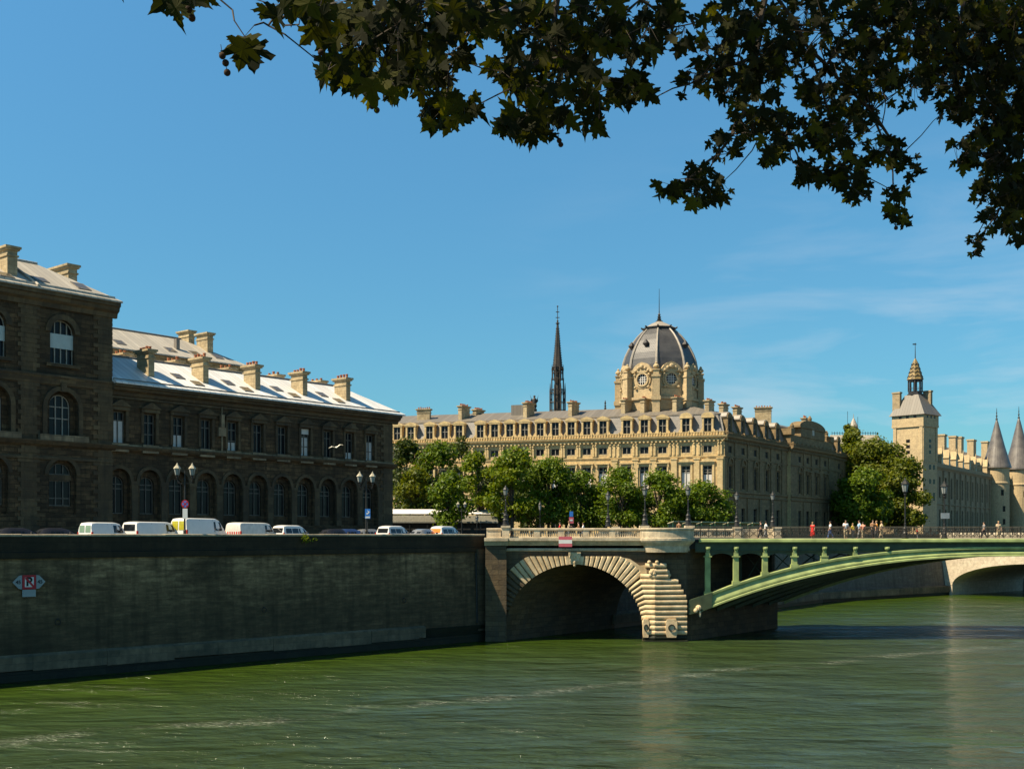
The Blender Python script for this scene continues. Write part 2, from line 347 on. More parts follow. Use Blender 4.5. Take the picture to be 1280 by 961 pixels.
def archivolt(mb, F, sc, w, zs, rise, t, d0, d1, seg=10, legs=0.0):
    inner = top_profile(sc, w, zs, rise, seg); outer = top_profile(sc, w+2*t, zs, rise+t, seg)
    if legs > 0: inner = [(inner[0][0], zs-legs)]+inner+[(inner[-1][0], zs-legs)]; outer = [(outer[0][0], zs-legs)]+outer+[(outer[-1][0], zs-legs)]
    for i in range(len(inner)-1):
        a, b, c, e = inner[i], inner[i+1], outer[i+1], outer[i]
        mb.hexa([F.p(*(a[0], d0, a[1])), F.p(b[0], d0, b[1]), F.p(c[0], d0, c[1]), F.p(e[0], d0, e[1]), F.p(a[0], d1, a[1]), F.p(b[0], d1, b[1]), F.p(c[0], d1, c[1]), F.p(e[0], d1, e[1])])
def window(F, sc, w, zb, zs, rise, d, parent, fm='window paint', gm='pane glass', nv=1, hz=(0.62,), fw=0.09, curtain=0.0, shutter=0.0, name='window', lab=None):
    mb = MB(); l, r = sc-w/2, sc+w/2; H = zs+rise-zb
    for (a, b) in ((l, l+fw), (r-fw, r)): mb.box(F, a, b, d, d+0.06, zb, zs)
    mb.box(F, l+fw, r-fw, d, d+0.06, zb, zb+fw)
    if rise > 0.01:
        pr = top_profile(sc, w, zs, rise, 8); qr = top_profile(sc, w-2*fw, zs, rise-fw, 8)
        for i in range(8):
            mb.hexa([F.p(pr[i][0], d, pr[i][1]), F.p(pr[i+1][0], d, pr[i+1][1]), F.p(qr[i+1][0], d, qr[i+1][1]), F.p(qr[i][0], d, qr[i][1]),
                     F.p(pr[i][0], d+.06, pr[i][1]), F.p(pr[i+1][0], d+.06, pr[i+1][1]), F.p(qr[i+1][0], d+.06, qr[i+1][1]), F.p(qr[i][0], d+.06, qr[i][1])])
    else: mb.box(F, l+fw, r-fw, d, d+0.06, zs-fw, zs)
    for k in range(nv):
        c = l+w*(k+1)/(nv+1); q = (c-sc)/(w/2); zt = zs+(rise*sqrt(max(0, 1-q*q)) if rise > 0.01 else 0)-fw
        mb.box(F, c-fw*0.55, c+fw*0.55, d+0.005, d+0.085, zb+fw, zt)
    for h in hz:
        z = zb+h*H
        if z < zs: mb.box(F, l+fw, r-fw, d-0.01, d+0.055, z-fw*0.5, z+fw*0.5)
    o = mb.build(name, fm, parent)
    if lab: o['label'] = lab
    g = MB(); pr = top_profile(sc, w, zs, rise, 8); poly = [(l, zb)]+pr+[(r, zb)]
    if rise <= 0.01: poly = [(l, zb), (l, zs), (r, zs), (r, zb)]
    else: poly = [(l, zb)]+pr+[(r, zb)]
    g.prism(F, poly, d-0.05, d-0.02); g.build('pane', gm, o)
    if curtain:
        c = MB(); c.box(F, l+fw, l+w*0.46, d-0.015, d-0.01, zb+fw, zb+H*curtain); c.box(F, r-w*0.46, r-fw, d-0.015, d-0.01, zb+fw, zb+H*curtain); c.build('curtain', 'curtain', o)
    if shutter:
        c = MB(); c.box(F, l, r, d+0.1, d+0.16, shutter-1.3, shutter); c.build('roller_shutter', 'shutter grey', o)
    return o

def cornice(mb, F, a0, a1, z, h, out, d=0.0):
    """moulded cornice whose top is at z"""
    mb.sweep(F, [(d-0.1, z-h), (d+out*0.25, z-h), (d+out*0.35, z-h*0.7), (d+out*0.7, z-h*0.55), (d+out*0.8, z-h*0.3), (d+out, z-h*0.25), (d+out, z), (d-0.1, z)], a0, a1)

def hip_roof(mb, F, a0, a1, dep, z0, rise, over=0.6, hip0=None, hip1=None, base=0.15):
    """hipped roof over a strip from the facade line back by dep"""
    A = [F.p(a0-(over if hip0 is not None else 0), over, z0), F.p(a1+(over if hip1 is not None else 0), over, z0), F.p(a1+(over if hip1 is not None else 0), -dep-over, z0), F.p(a0-(over if hip0 is not None else 0), -dep-over, z0)]
    B = [v+Vector((0, 0, base)) for v in A]
    R0 = F.p(a0+(hip0 or 0), -dep/2, z0+rise); R1 = F.p(a1-(hip1 or 0), -dep/2, z0+rise)
    vs = A+B+[R0, R1]
    mb.add(vs, [(0, 1, 5, 4), (1, 2, 6, 5), (2, 3, 7, 6), (3, 0, 4, 7), (3, 2, 1, 0), (4, 5, 9, 8), (5, 6, 9), (6, 7, 8, 9), (7, 4, 8)])

def chimney(F, a, d, w, l, z0, z1, parent, pots=4, mat='chimney stone', pot_h=0.55, turn=None):
    """stack: w along the facade, l back to front, cap and clay pots"""
    if turn is not None: P_ = F.p(a, d, 0); F = Fr((P_.x, P_.y), turn); a = d = 0.0
    mb = MB(); mb.box(F, a-w/2, a+w/2, d-l/2, d+l/2, z0, z1-0.35)
    mb.box(F, a-w/2-0.1, a+w/2+0.1, d-l/2-0.1, d+l/2+0.1, z1-0.9, z1-0.75)
    o = mb.build('chimney', mat, parent)
    c = MB(); c.box(F, a-w/2-0.16, a+w/2+0.16, d-l/2-0.16, d+l/2+0.16, z1-0.35, z1-0.2); c.box(F, a-w/2-0.26, a+w/2+0.26, d-l/2-0.26, d+l/2+0.26, z1-0.2, z1)
    c.build('cap', mat, o)
    for k in range(pots):
        p = F.p(a, d-l/2+l*(k+0.5)/pots, 0) if l > w else F.p(a-w/2+w*(k+0.5)/pots, d, 0); h = pot_h*random.choice((0.8, 1, 1.15))
        q = MB(); q.lathe([(0.16, z1), (0.13, z1+h*0.6), (0.17, z1+h*0.85), (0.15, z1+h)], (p.x, p.y), 7); q.build('chimney_pot', 'terracotta', o)
    return o

# ------------------------------------------------------------------ camera, sun, sky
cam = bpy.data.cameras.new('camera'); co = bpy.data.objects.new('camera', cam); COL.objects.link(co)
co.location = (0, 0, EYE); co.rotation_euler = (radians(90), 0, 0)
cam.sensor_width = 36; cam.lens = 36*F_PX/1280; cam.shift_y = (HY-480.5)/1280; cam.clip_end = 5000; cam.clip_start = 0.1
SC.camera = co
LX, LY, EL = 0.937, 0.35, radians(52)
sd = Vector((LX*cos(EL), LY*cos(EL), -sin(EL))).normalized()
sun = bpy.data.lights.new('sun', 'SUN'); sun.energy = 5.0; sun.angle = radians(0.53); sun.color = (1.0, 0.85, 0.62)
so = bpy.data.objects.new('sun', sun); COL.objects.link(so); so.location = (-60, -30, 90); so.rotation_euler = sd.to_track_quat('-Z', 'Y').to_euler()
W = bpy.data.worlds.new('World'); SC.world = W; W.use_nodes = True; nt = W.node_tree; nt.nodes.clear()
wo = N(nt, 'ShaderNodeOutputWorld'); bg = N(nt, 'ShaderNodeBackground'); L(nt, bg.outputs[0], wo.inputs[0])
sk = N(nt, 'ShaderNodeTexSky', sky_type='NISHITA'); sk.sun_disc = False; sk.sun_elevation = EL
# sky azimuth: sun_rotation 0 is +Y, turning clockwise seen from above
sk.sun_rotation = atan2(-LX, -LY) % (2*pi)
sk.air_density = 1.0; sk.dust_density = 0.4; sk.ozone_density = 2.5; sk.altitude = 50
tc = N(nt, 'ShaderNodeTexCoord'); mp = N(nt, 'ShaderNodeMapping'); L(nt, tc.outputs['Generated'], mp.inputs[0]); mp.inputs['Scale'].default_value = (1.6, 1.6, 9.0); mp.inputs['Rotation'].default_value = (0, radians(9), 0)
cn = N(nt, 'ShaderNodeTexNoise'); L(nt, mp.outputs[0], cn.inputs['Vector']); cn.inputs['Scale'].default_value = 2.6; cn.inputs['Detail'].default_value = 7; cn.inputs['Roughness'].default_value = 0.55; cn.inputs['Distortion'].default_value = 0.3
cf = ramp(nt, cn.outputs[0], [(0.47, 0.0), (0.72, 0.55)])
sx = N(nt, 'ShaderNodeSeparateXYZ'); L(nt, tc.outputs['Generated'], sx.inputs[0])
mr = N(nt, 'ShaderNodeMapRange'); L(nt, sx.outputs['X'], mr.inputs[0]); mr.inputs[1].default_value = -0.05; mr.inputs[2].default_value = 0.32
mz = N(nt, 'ShaderNodeMapRange'); L(nt, sx.outputs['Z'], mz.inputs[0]); mz.inputs[1].default_value = 0.34; mz.inputs[2].default_value = 0.12
mu = N(nt, 'ShaderNodeMath', operation='MULTIPLY'); L(nt, mr.outputs[0], mu.inputs[0]); L(nt, mz.outputs[0], mu.inputs[1])
mu2 = N(nt, 'ShaderNodeMath', operation='MULTIPLY'); L(nt, mu.outputs[0], mu2.inputs[0]); L(nt, cf, mu2.inputs[1])
skc = mixrgb(nt, 'MULTIPLY', 1.0, sk.outputs[0], (0.52, 1.0, 1.06))
zr = N(nt, 'ShaderNodeMapRange'); L(nt, sx.outputs['Z'], zr.inputs[0]); zr.inputs[1].default_value = 0.02; zr.inputs[2].default_value = 0.45; zr.inputs[3].default_value = 0.8; zr.inputs[4].default_value = 1.4
z2 = N(nt, 'ShaderNodeMapRange'); L(nt, sx.outputs['Z'], z2.inputs[0]); z2.inputs[1].default_value = 0.5; z2.inputs[2].default_value = 0.9; z2.inputs[3].default_value = 1.0; z2.inputs[4].default_value = 0.2
zm = N(nt, 'ShaderNodeMath', operation='MULTIPLY'); L(nt, zr.outputs[0], zm.inputs[0]); L(nt, z2.outputs[0], zm.inputs[1]); zr = zm
zc_ = N(nt, 'ShaderNodeCombineXYZ')
for q in range(3): L(nt, zr.outputs[0], zc_.inputs[q])
skc = mixrgb(nt, 'MULTIPLY', 1.0, skc, zc_.outputs[0])
wc = mixrgb(nt, 'MIX', mu2.outputs[0], skc, (6.0, 6.6, 7.2))
L(nt, wc, bg.inputs[0]); bg.inputs[1].default_value = 0.062
SC.view_settings.view_transform = 'Standard'; SC.view_settings.look = 'None'; SC.view_settings.gamma = 1; SC.view_settings.exposure = 0.9
SC.cycles.max_bounces = 6; SC.cycles.transparent_max_bounces = 8
SC.cycles.use_denoising = True
# ------------------------------------------------------------------ setting
A0 = Vector((-36.1, 79.0)); B0 = Vector((-2.6, 110.6)); WU = (B0-A0).normalized()
WF = Fr((A0.x-WU.x*60, A0.y-WU.y*60), WU)            # near quay wall frame, starts 60 m upstream of A0
WLEN = (B0-A0).length+60
def river_mat():
    m, nt, b = new_mat('river water')
    geo = N(nt, 'ShaderNodeNewGeometry')
    def nz(scale, det, sc=(1, 1, 1), rot=0.0, rough=0.5, dist=0.0):
        mp = N(nt, 'ShaderNodeMapping'); L(nt, geo.outputs['Position'], mp.inputs[0]); mp.inputs['Scale'].default_value = sc; mp.inputs['Rotation'].default_value = (0, 0, rot)
        n = N(nt, 'ShaderNodeTexNoise'); L(nt, mp.outputs[0], n.inputs['Vector']); n.inputs['Scale'].default_value = scale; n.inputs['Detail'].default_value = det; n.inputs['Roughness'].default_value = rough; n.inputs['Distortion'].default_value = dist
        return n.outputs[0]
    big = nz(0.035, 4, (1, 1, 1), 0.4)
    c = mixrgb(nt, 'MIX', ramp(nt, big, [(0.35, 0.0), (0.65, 1.0)]), (0.034, 0.054, 0.018), (0.038, 0.06, 0.042))
    dn = N(nt, 'ShaderNodeVectorMath', operation='DOT_PRODUCT'); L(nt, geo.outputs['Position'], dn.inputs[0]); dn.inputs[1].default_value = (WF.n[0], WF.n[1], 0)
    dm = N(nt, 'ShaderNodeMapRange'); L(nt, dn.outputs['Value'], dm.inputs[0]); q0 = WF.o[0]*WF.n[0]+WF.o[1]*WF.n[1]; dm.inputs[1].default_value = q0+2; dm.inputs[2].default_value = q0+34
    c = mixrgb(nt, 'MIX', dm.outputs[0], (0.03, 0.056, 0.002), c)      # algae-green shallows along the quay
    fd = N(nt, 'ShaderNodeVectorMath', operation='DOT_PRODUCT'); L(nt, geo.outputs['Position'], fd.inputs[0]); fd.inputs[1].default_value = (-0.565, 0.825, 0)
    wob = nz(0.09, 3); wb = N(nt, 'ShaderNodeMath', operation='MULTIPLY_ADD'); L(nt, wob, wb.inputs[0]); wb.inputs[1].default_value = 9.0; L(nt, fd.outputs['Value'], wb.inputs[2])
    df = N(nt, 'ShaderNodeMath', operation='SUBTRACT'); L(nt, wb.outputs[0], df.inputs[0]); df.inputs[1].default_value = 65.0
    dv_ = N(nt, 'ShaderNodeMath', operation='MULTIPLY'); L(nt, df.outputs[0], dv_.inputs[0]); dv_.inputs[1].default_value = 0.6
    ab = N(nt, 'ShaderNodeMath', operation='ABSOLUTE'); L(nt, dv_.outputs[0], ab.inputs[0])
    fm = ramp(nt, ab.outputs[0], [(0.0, 1.0), (0.95, 0.0)])
    sp1 = ramp(nt, nz(5.0, 5, (0.6, 1.5, 1), 0.6, 0.8), [(0.52, 0.0), (0.62, 1.0)]); sp2 = ramp(nt, nz(0.22, 3), [(0.42, 0.0), (0.55, 1.0)])
    f1_ = mixrgb(nt, 'MULTIPLY', 1.0, fm, sp1); f2_ = mixrgb(nt, 'MULTIPLY', 1.0, f1_, sp2)
    c = mixrgb(nt, 'MIX', f2_, c, (0.5, 0.5, 0.42))                      # thin broken line of foam
    L(nt, c, b.inputs['Base Color'])
    b.inputs['Roughness'].default_value = 0.12; b.inputs['IOR'].default_value = 1.33
    b.inputs['Specular IOR Level'].default_value = 0.5
    n1 = nz(0.55, 5, (0.55, 1.3, 1), radians(-20), 0.6, 0.6); n2 = nz(2.6, 4, (0.7, 1.2, 1), radians(15), 0.6, 0.4); n3 = nz(0.12, 3, (1, 1.6, 1), radians(-35))
    a = N(nt, 'ShaderNodeMath', operation='MULTIPLY_ADD'); L(nt, n2, a.inputs[0]); a.inputs[1].default_value = 0.2; L(nt, n1, a.inputs[2])
    patch = ramp(nt, n3, [(0.36, 0.25), (0.64, 1.1)])
    a2 = N(nt, 'ShaderNodeMath', operation='MULTIPLY'); L(nt, a.outputs[0], a2.inputs[0]); L(nt, patch, a2.inputs[1])
    sw = nz(0.22, 2, (0.6, 1.4, 1), radians(-28), 0.5, 0.8); a3 = N(nt, 'ShaderNodeMath', operation='MULTIPLY_ADD'); L(nt, sw, a3.inputs[0]); a3.inputs[1].default_value = 0.85; L(nt, a2.outputs[0], a3.inputs[2]); a2 = a3
    bp = N(nt, 'ShaderNodeBump'); bp.inputs['Strength'].default_value = 1.0; bp.inputs['Distance'].default_value = 0.95; L(nt, a2.outputs[0], bp.inputs['Height'])
    L(nt, bp.outputs[0], b.inputs['Normal'])
river_mat()
m = MB(); m.add([(-900, -300, 0), (1200, -300, 0), (1200, 2600, 0), (-900, 2600, 0)], [(0, 1, 2, 3)])
tag(m.build('river', 'river water', uv=False), kind='structure')
m = MB(); m.add([(-900, -300, -4), (1200, -300, -4), (1200, 2600, -4), (-900, 2600, -4)], [(0, 1, 2, 3)])
tag(m.build('river_bed', 'earth', uv=False), kind='structure')

def slab(name, poly, z0, z1, mat):
    m = MB(); n = len(poly); m.add([(x, y, z0) for x, y in poly]+[(x, y, z1) for x, y in poly], [tuple(range(n, 2*n))]+[(i, (i+1) % n, n+(i+1) % n, n+i) for i in range(n)])
    return tag(m.build(name, mat), kind='structure')
ws = WF.p(0, -0.6, 0); we = WF.p(WLEN, -0.6, 0)
C1, C2, C3, C4 = (9.6, 125.6), (46.3, 173.0), (75.2, 195.4), (172.0, 273.4)
slab('island_ground', [(ws.x, ws.y), (we.x, we.y+.1), (9.6, 126.2), (45.9, 173.6), (74.8, 196.0), (171.6, 274.0), (500, 560), (700, 2500), (-900, 2500), (-900, ws.y)], -3, 9.5, 'asphalt')
slab('near_bank', [(-90, -89), (-2, -1.1), (2.6, 3.4), (150, 150.9), (420, 430), (420, -200), (-90, -200)], -3, 8.9, 'pavement')
m = MB(); m.box(WF, 0, WLEN-2, -3.6, -0.62, 9.4, 9.62); tag(m.build('quay_pavement', 'pavement'), kind='structure')
m = MB(); m.box(WF, 0, WLEN-2, -3.78, -3.6, 9.4, 9.63); tag(m.build('kerb', 'kerb granite'), kind='structure')
m = MB()
for k in range(28): m.box(WF, 10+k*3.2, 11.6+k*3.2, -9.3, -9.15, 9.49, 9.504)
tag(m.build('road_markings', 'sign white'), kind='structure')

# ---- near quay wall (thing)
qw = thing('quay_wall', (A0.x, A0.y, 0), 'long dark stained stone embankment wall below the parked vans', 'quay wall')
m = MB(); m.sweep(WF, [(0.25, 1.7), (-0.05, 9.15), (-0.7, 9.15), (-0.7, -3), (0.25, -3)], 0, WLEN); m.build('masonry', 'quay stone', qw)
m = MB()
m.sweep(WF, [(0.12, 8.72), (0.14, 9.15), (-0.05, 9.2), (-0.6, 9.2), (-0.6, 8.72)], 0, WLEN)
m.sweep(WF, [(0.0, 9.2), (0.0, 10.32), (-0.5, 10.32), (-0.5, 9.2)], 0, WLEN-0.15)
m.build('parapet', 'parapet stone', qw)
m = MB(); x = 0.0
while x < WLEN-0.15:
    l = random.uniform(1.5, 2.3); e = random.uniform(-0.018, 0.018); o = random.uniform(-0.015, 0.02)
    m.sweep(WF, [(0.08+o, 10.3), (0.08+o, 10.43+e), (0.0+o, 10.485+e), (-0.46, 10.485+e), (-0.58, 10.44+e), (-0.58, 10.3)], x, min(x+l-0.015, WLEN-0.15)); x += l
m.build('coping', 'coping stone', qw)
# ledge, broken in long blocks
m = MB(); x = 0.0
while x < WLEN-8:
    l = random.uniform(3.5, 5.5); e = random.uniform(-0.04, 0.04)
    m.sweep(WF, [(0.2, 1.95), (0.34+e, 1.86), (0.52+e, 1.75), (0.52+e, 0.72+random.uniform(-.08, .12)), (0.2, 0.72)], x, min(x+l-0.02, WLEN-8)); x += l
m.build('ledge', 'quay ledge stone', qw)
m = MB(); m.sweep(WF, [(0.42, 0.72), (0.5, -2), (0.0, -2), (0.0, 0.72)], 0, WLEN); m.sweep(WF, [(0.252, 0.7), (0.42, 1.6), (0.3, 1.62)], WLEN-8, WLEN); m.build('wet_foot', 'wet stone', qw)
m = MB(); a = WF.px(594); m.tube([WF.p(a, 0.3, 1.8), WF.p(a, 0.12, 8.6)], 0.09); m.build('drain_pipe', 'lamp iron', qw)
for x_, y_ in ((72, 777), (330, 762), (505, 750)):
    a = WF.px(x_, 0.25); z_ = zat(y_, WF.Y(a)); m = MB(); m.tube([WF.p(a+0.2*cos(2*pi*k/14), 0.3, z_+0.2*sin(2*pi*k/14)) for k in range(15)], 0.03, 6); m.ball(WF.p(a, 0.25, z_+0.22), 0.07, 7, 5); m.build('mooring_ring', 'lamp iron', qw, uv=False)
m = MB(); m.box(WF, WF.px(607)-1.3, WLEN, 0.0, 0.35, 1.0, 9.0); m.build('pilaster', 'bridge stone', qw)

# ---- downstream quay wall
dq = thing('quay_wall', (C2[0], C2[1], 0), 'far grey embankment wall seen through the green arch', 'quay wall')
for i, (p, q) in enumerate(((C1, C2), (C2, C3), (C3, C4))):
    F = Fr(p, (q[0]-p[0], q[1]-p[1])); ln = sqrt((q[0]-p[0])**2+(q[1]-p[1])**2)
    m = MB(); m.sweep(F, [(1.75 if i else 0.5, -2), (0.25, 9.2), (0.25, 10.5), (-0.3, 10.5), (-0.6, 9.0), (-0.6, -2)], 0, ln)
    if False:
        x = 5.0
        while x < ln: x += 14.5
    m.build('masonry', 'far quay stone', dq)
    m = MB(); m.sweep(F, [(0.9, 1.7), (2.2, 1.5), (2.2, 0.5), (0.9, 0.5)], 0.3 if i else 0, ln-.3); m.build('ledge', 'quay ledge stone', dq)
    m = MB(); m.sweep(F, [(0.95, 0.5), (2.0, 0.5), (2.0, -2), (0.95, -2)], 0.3, ln-.3); m.build('wet_foot', 'wet stone', dq)

# ---- near bank wall (under the viewer)
nb = Fr((-2.1, -1.2), (4.6, 4.6))
m = MB(); m.sweep(nb, [(0, -2), (0, 9.7), (-0.0, 9.9), (0.45, 9.9), (0.45, -2)], -80, 400)
tag(m.build('bank_wall', 'quay stone'), 'stone parapet wall of the near bank', 'wall')

# ------------------------------------------------------------------ hospital building (left)
HF = Fr((-14.25, 133.0), (0.632, 0.775))   # s = 0 at the right end, negative towards the left
hos = thing('hospital_building', HF.p(-20, -6, 9.5), 'long dark soot-stained stone building with taller pavilion and white zinc roof behind the vans', 'building')
sL = HF.px(137)                              # where pavilion meets wing
win_x = [149, 187, 224, 258, 290, 322, 352, 381.5, 410, 436.5, 462.5]
ws_ = [HF.px(x) for x in win_x]
s0_, s9_ = ws_[0], ws_[-1]; ws_ = [s0_+(s9_-s0_)*k/10 for k in range(11)]
BZ = 18.75
# lower storey (arcade) and upper storey
m = MB()
wall(m, HF, sL, 0, 9.5, 11.2, [], 0.5, 0.12)
wall(m, HF, sL, 0, 11.2, BZ-0.6, [(s, 2.3, 11.4, 15.5, 1.15) for s in ws_], 0.45)
wall(m, HF, sL, 0, 11.2, BZ-0.6, [(s, 1.55, 12.4, 15.2, 0.775) for s in ws_], 0.4, -0.45)
wall(m, HF, sL, 0, BZ+0.0, 24.0, [(s, 1.25, 19.0, 22.0, 0) for s in ws_], 0.45)
m.quad(HF.p(0, 0.12, 9.5), HF.p(0, -12, 9.5), HF.p(0, -12, 24), HF.p(0, 0, 24)); m.quad(HF.p(0, -12, 9.5), HF.p(sL, -12, 9.5), HF.p(sL, -12, 24), HF.p(0, -12, 24))
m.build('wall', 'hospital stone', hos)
for s in ws_:
    m = MB(); archivolt(m, HF, s, 2.3, 15.5, 1.15, 0.32, 0.0, 0.14, legs=0.0); m.build('arch_moulding', 'hospital trim stone', hos)
for k in range(12):
    c = (ws_[0]-1.61) if k == 0 else (ws_[k-1]+1.61); m = MB()
    m.box(HF, c-0.42, c+0.42, 0.0, 0.16, 15.1, 15.5); m.box(HF, c-0.34, c+0.34, 0.0, 0.1, 11.4, 15.1); m.build('pilaster', 'hospital trim stone', hos)
for s in ws_:                                # pediment hoods
    m = MB(); m.box(HF, s-0.95, s-0.66, 0, 0.12, 19.2, 22.1); m.box(HF, s+0.66, s+0.95, 0, 0.12, 19.2, 22.1)
    m.box(HF, s-1.0, s+1.0, 0, 0.3, 22.1, 22.45)
    m.prism(HF, [(s-1.15, 22.45), (s+1.15, 22.45), (s, 23.1)], 0, 0.42)
    m.build('window_surround', 'hospital trim stone', hos)
m = MB(); m.box(HF, -1.4, 0.03, 0, 0.06, 9.5, BZ-0.65); m.box(HF, -1.4, 0.03, 0, 0.06, BZ+0.2, 23.2); z = 9.6; k = 0
while z < 23.2:
    if not (BZ-0.65 < z < BZ+0.1): m.box(HF, -1.9 if k % 2 else -1.5, 0.05, 0.0, 0.09, z, z+0.36)
    z += 0.42; k += 1
m.build('quoins', 'hospital trim stone', hos)
m = MB(); m.sweep(HF, [(0, BZ-0.6), (0.45, BZ-0.35), (0.6, BZ-0.1), (0.6, BZ), (0, BZ)], sL, 0.3)
m.build('string_course', 'hospital trim stone', hos)
for s in ws_:                                # balcony blocks under the upper windows
    m = MB(); m.box(HF, s-1.0, s+0.75, 0.0, 0.45, BZ-0.55, BZ+0.22); m.build('balcony', 'pale band stone', hos)
m = MB(); m.box(HF, sL, 0, 0.0, 0.3, BZ-0.3, BZ+0.16); m.build('balcony_band', 'pale band stone', hos)
m = MB(); cornice(m, HF, sL, 0.75, 24.5, 1.0, 1.0); m.sweep(HF, [(0, 23.2), (0.12, 23.2), (0.12, 23.45), (0, 23.45)], sL, 0)
m.build('cornice', 'hospital trim stone', hos)
for i, s in enumerate(ws_):
    window(HF, s, 1.25, 19.0, 22.0, 0, -0.35, hos, 'dull window paint', nv=1, hz=((0.72,), (0.35, 0.72), (0.72,))[i % 3], curtain=(0.7, 0, 0.4, 0, 0.3, 0, 0, 0.68, 0, 0.25, 0.72)[i], shutter=0)
    window(HF, s, 1.55, 12.4, 15.2, 0.775, -0.75, hos, 'dull window paint', nv=1, hz=(0.66, 0.78))
m = MB(); m.box(HF, ws_[7]-0.6, ws_[7]+0.6, -0.25, -0.2, 21.4, 22.0); m.build('blind', 'curtain', hos)
m = MB(); a = HF.px(276); m.tube([HF.p(a, 0.2, 18.8), HF.p(a, 0.2, 23.4)], 0.09); m.box(HF, a-0.45, a+0.45, 0.05, 0.3, 20.4, 21.3); m.box(HF, a-0.2, a+0.2, 0.05, 0.4, 21.3, 22.6); m.build('rainwater_pipe', 'pale band stone', hos)
# wing roof
ZE = 24.5
m = MB(); hip_roof(m, HF, sL+0.01, 0, 10.5, ZE, 3.5, 1.15, None, 3.4); rf = m.build('roof', 'new zinc roof', hos)
m = MB(); m.tube([HF.p(sL, -5.25, ZE+3.55), HF.p(-3.4, -5.25, ZE+3.55)], 0.13); m.build('ridge', 'grey zinc roof', rf)
m = MB(); m.sweep(HF, [(0.72, ZE+0.28), (0.72, ZE+0.5), (0.62, ZE+0.5), (0.62, ZE+0.3)], sL, 0.6); m.build('snow_guard', 'grey zinc roof', rf)
def zroof(d): return ZE+0.15+3.35*(1.15-d)/(1.15+5.25)
cx = [182, 250, 315, 374, 428]
for x in cx:
    d = -2.0; a = HF.px(x, d); chimney(HF, a, d, 0.65, 2.0, zroof(0.0)-0.4, ZE+3.95, hos, 4, pot_h=0.38)
for x in (151, 216, 282, 342, 396):
    d = -7.5; a = HF.px(x, d); chimney(HF, a, d, 0.75, 2.3, ZE+1.0, ZE+4.2, hos, 3, pot_h=0.38)
def skylight(F, a, d, zf, parent, w=0.8, l=1.0):
    m = MB(); vs = []
    for dz in (0.0, 0.1):
        for (da, dd) in ((-w/2, l/2), (w/2, l/2), (w/2, -l/2), (-w/2, -l/2)): vs.append(F.p(a+da, d+dd, zf(d+dd)+dz))
    m.hexa(vs); o = m.build('skylight', 'grey zinc roof', parent)
    g = MB(); g.add([F.p(a+da*0.8, d+dd*0.8, zf(d+dd*0.8)+0.106) for da, dd in ((-w/2, l/2), (w/2, l/2), (w/2, -l/2), (-w/2, -l/2))], [(0, 1, 2, 3)]); g.build('pane', 'roof glass', o)
for x in (237, 299, 359, 415):
    a = HF.px(x, -1.2)
    skylight(HF, a-0.9, -1.9, zroof, rf, 1.1, 1.1); skylight(HF, a+0.5, -0.6, zroof, rf, 1.1, 1.0)
# pavilion
PF = Fr(HF.p(sL, 0.35, 0).xy, HF.u)
pav_w = [PF.px(78), PF.px(78)-6.3, PF.px(78)-12.6]
m = MB(); PL = -20.0
wall(m, PF, PL, 0, 9.5, 18.2, [(s, 2.7, 12.2, 15.8, 1.35) for s in pav_w], 0.4)
wall(m, PF, PL, 0, 9.5, 18.2, [(s, 2.1, 13.0, 15.8, 1.05) for s in pav_w], 0.3, -0.4)
wall(m, PF, PL, 0, 18.2, 24.0, [(s, 3.0, 19.1, 21.8, 1.5) for s in pav_w], 0.45)
wall(m, PF, PL, 0, 18.2, 24.0, [(s, 2.0, 19.3, 22.0, 1.0) for s in pav_w], 0.3, -0.45)
wall(m, PF, PL, 0, 24.0, 31.4, [(s, 2.3, 25.7, 28.5, 1.15) for s in pav_w], 0.45)
m.quad(PF.p(0, 0, 9.5), PF.p(0, -12.8, 9.5), PF.p(0, -12.8, 31.4), PF.p(0, 0, 31.4)); m.quad(PF.p(0, -12.8, 9.5), PF.p(PL, -12.8, 9.5), PF.p(PL, -12.8, 31.4), PF.p(0, -12.8, 31.4)); m.quad(PF.p(PL, -12.8, 9.5), PF.p(PL, 0, 9.5), PF.p(PL, 0, 31.4), PF.p(PL, -12.8, 31.4))
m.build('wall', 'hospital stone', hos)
for s in pav_w:
    for (w_, zs_, r_, t_, d_, lg) in ((2.7, 15.8, 1.35, 0.35, 0.12, 0), (3.0, 21.8, 1.5, 0.4, 0.2, 2.6), (2.3, 28.5, 1.15, 0.5, 0.15, 0)):
        m = MB(); archivolt(m, PF, s, w_, zs_, r_, t_, 0, d_, legs=lg); m.build('arch_moulding', 'hospital trim stone', hos)
    for bx_ in ((-0.25, 0.25, 0, 0.35, 23.2, 23.95, 'keystone'), (-1.6, 1.6, 0, 0.25, 25.4, 25.68, 'sill'), (-1.05, 1.05, -0.68, -0.4, 15.3, 15.8, 'transom'), (-1.0, 1.0, -0.38, -0.2, 10.6, 12.2, 'apron_panel')):
        m = MB(); m.box(PF, s+bx_[0], s+bx_[1], *bx_[2:6]); m.build(bx_[6], 'hospital trim stone', hos)
m = MB(); z = 9.6; k = 0
for c in (-0.7, pav_w[0]-3.15, pav_w[1]-3.15): m.box(PF, c-.7, c+.7, 0, 0.06, 9.6, 31)
while z < 30.6:
    if not (17.9 < z < 19.2 or 23.6 < z < 24.9):
        for c in (-0.05, pav_w[0]-3.15, pav_w[1]-3.15):
            if c > -1: m.box(PF, -(1.9 if k % 2 else 1.45), 0.05, 0, 0.09, z, z+0.36)
            else: m.box(PF, c-(1.0 if k % 2 else 0.75), c+(1.0 if k % 2 else 0.75), 0, 0.09, z, z+0.36)
    z += 0.42; k += 1
m.build('quoins', 'hospital trim stone', hos)
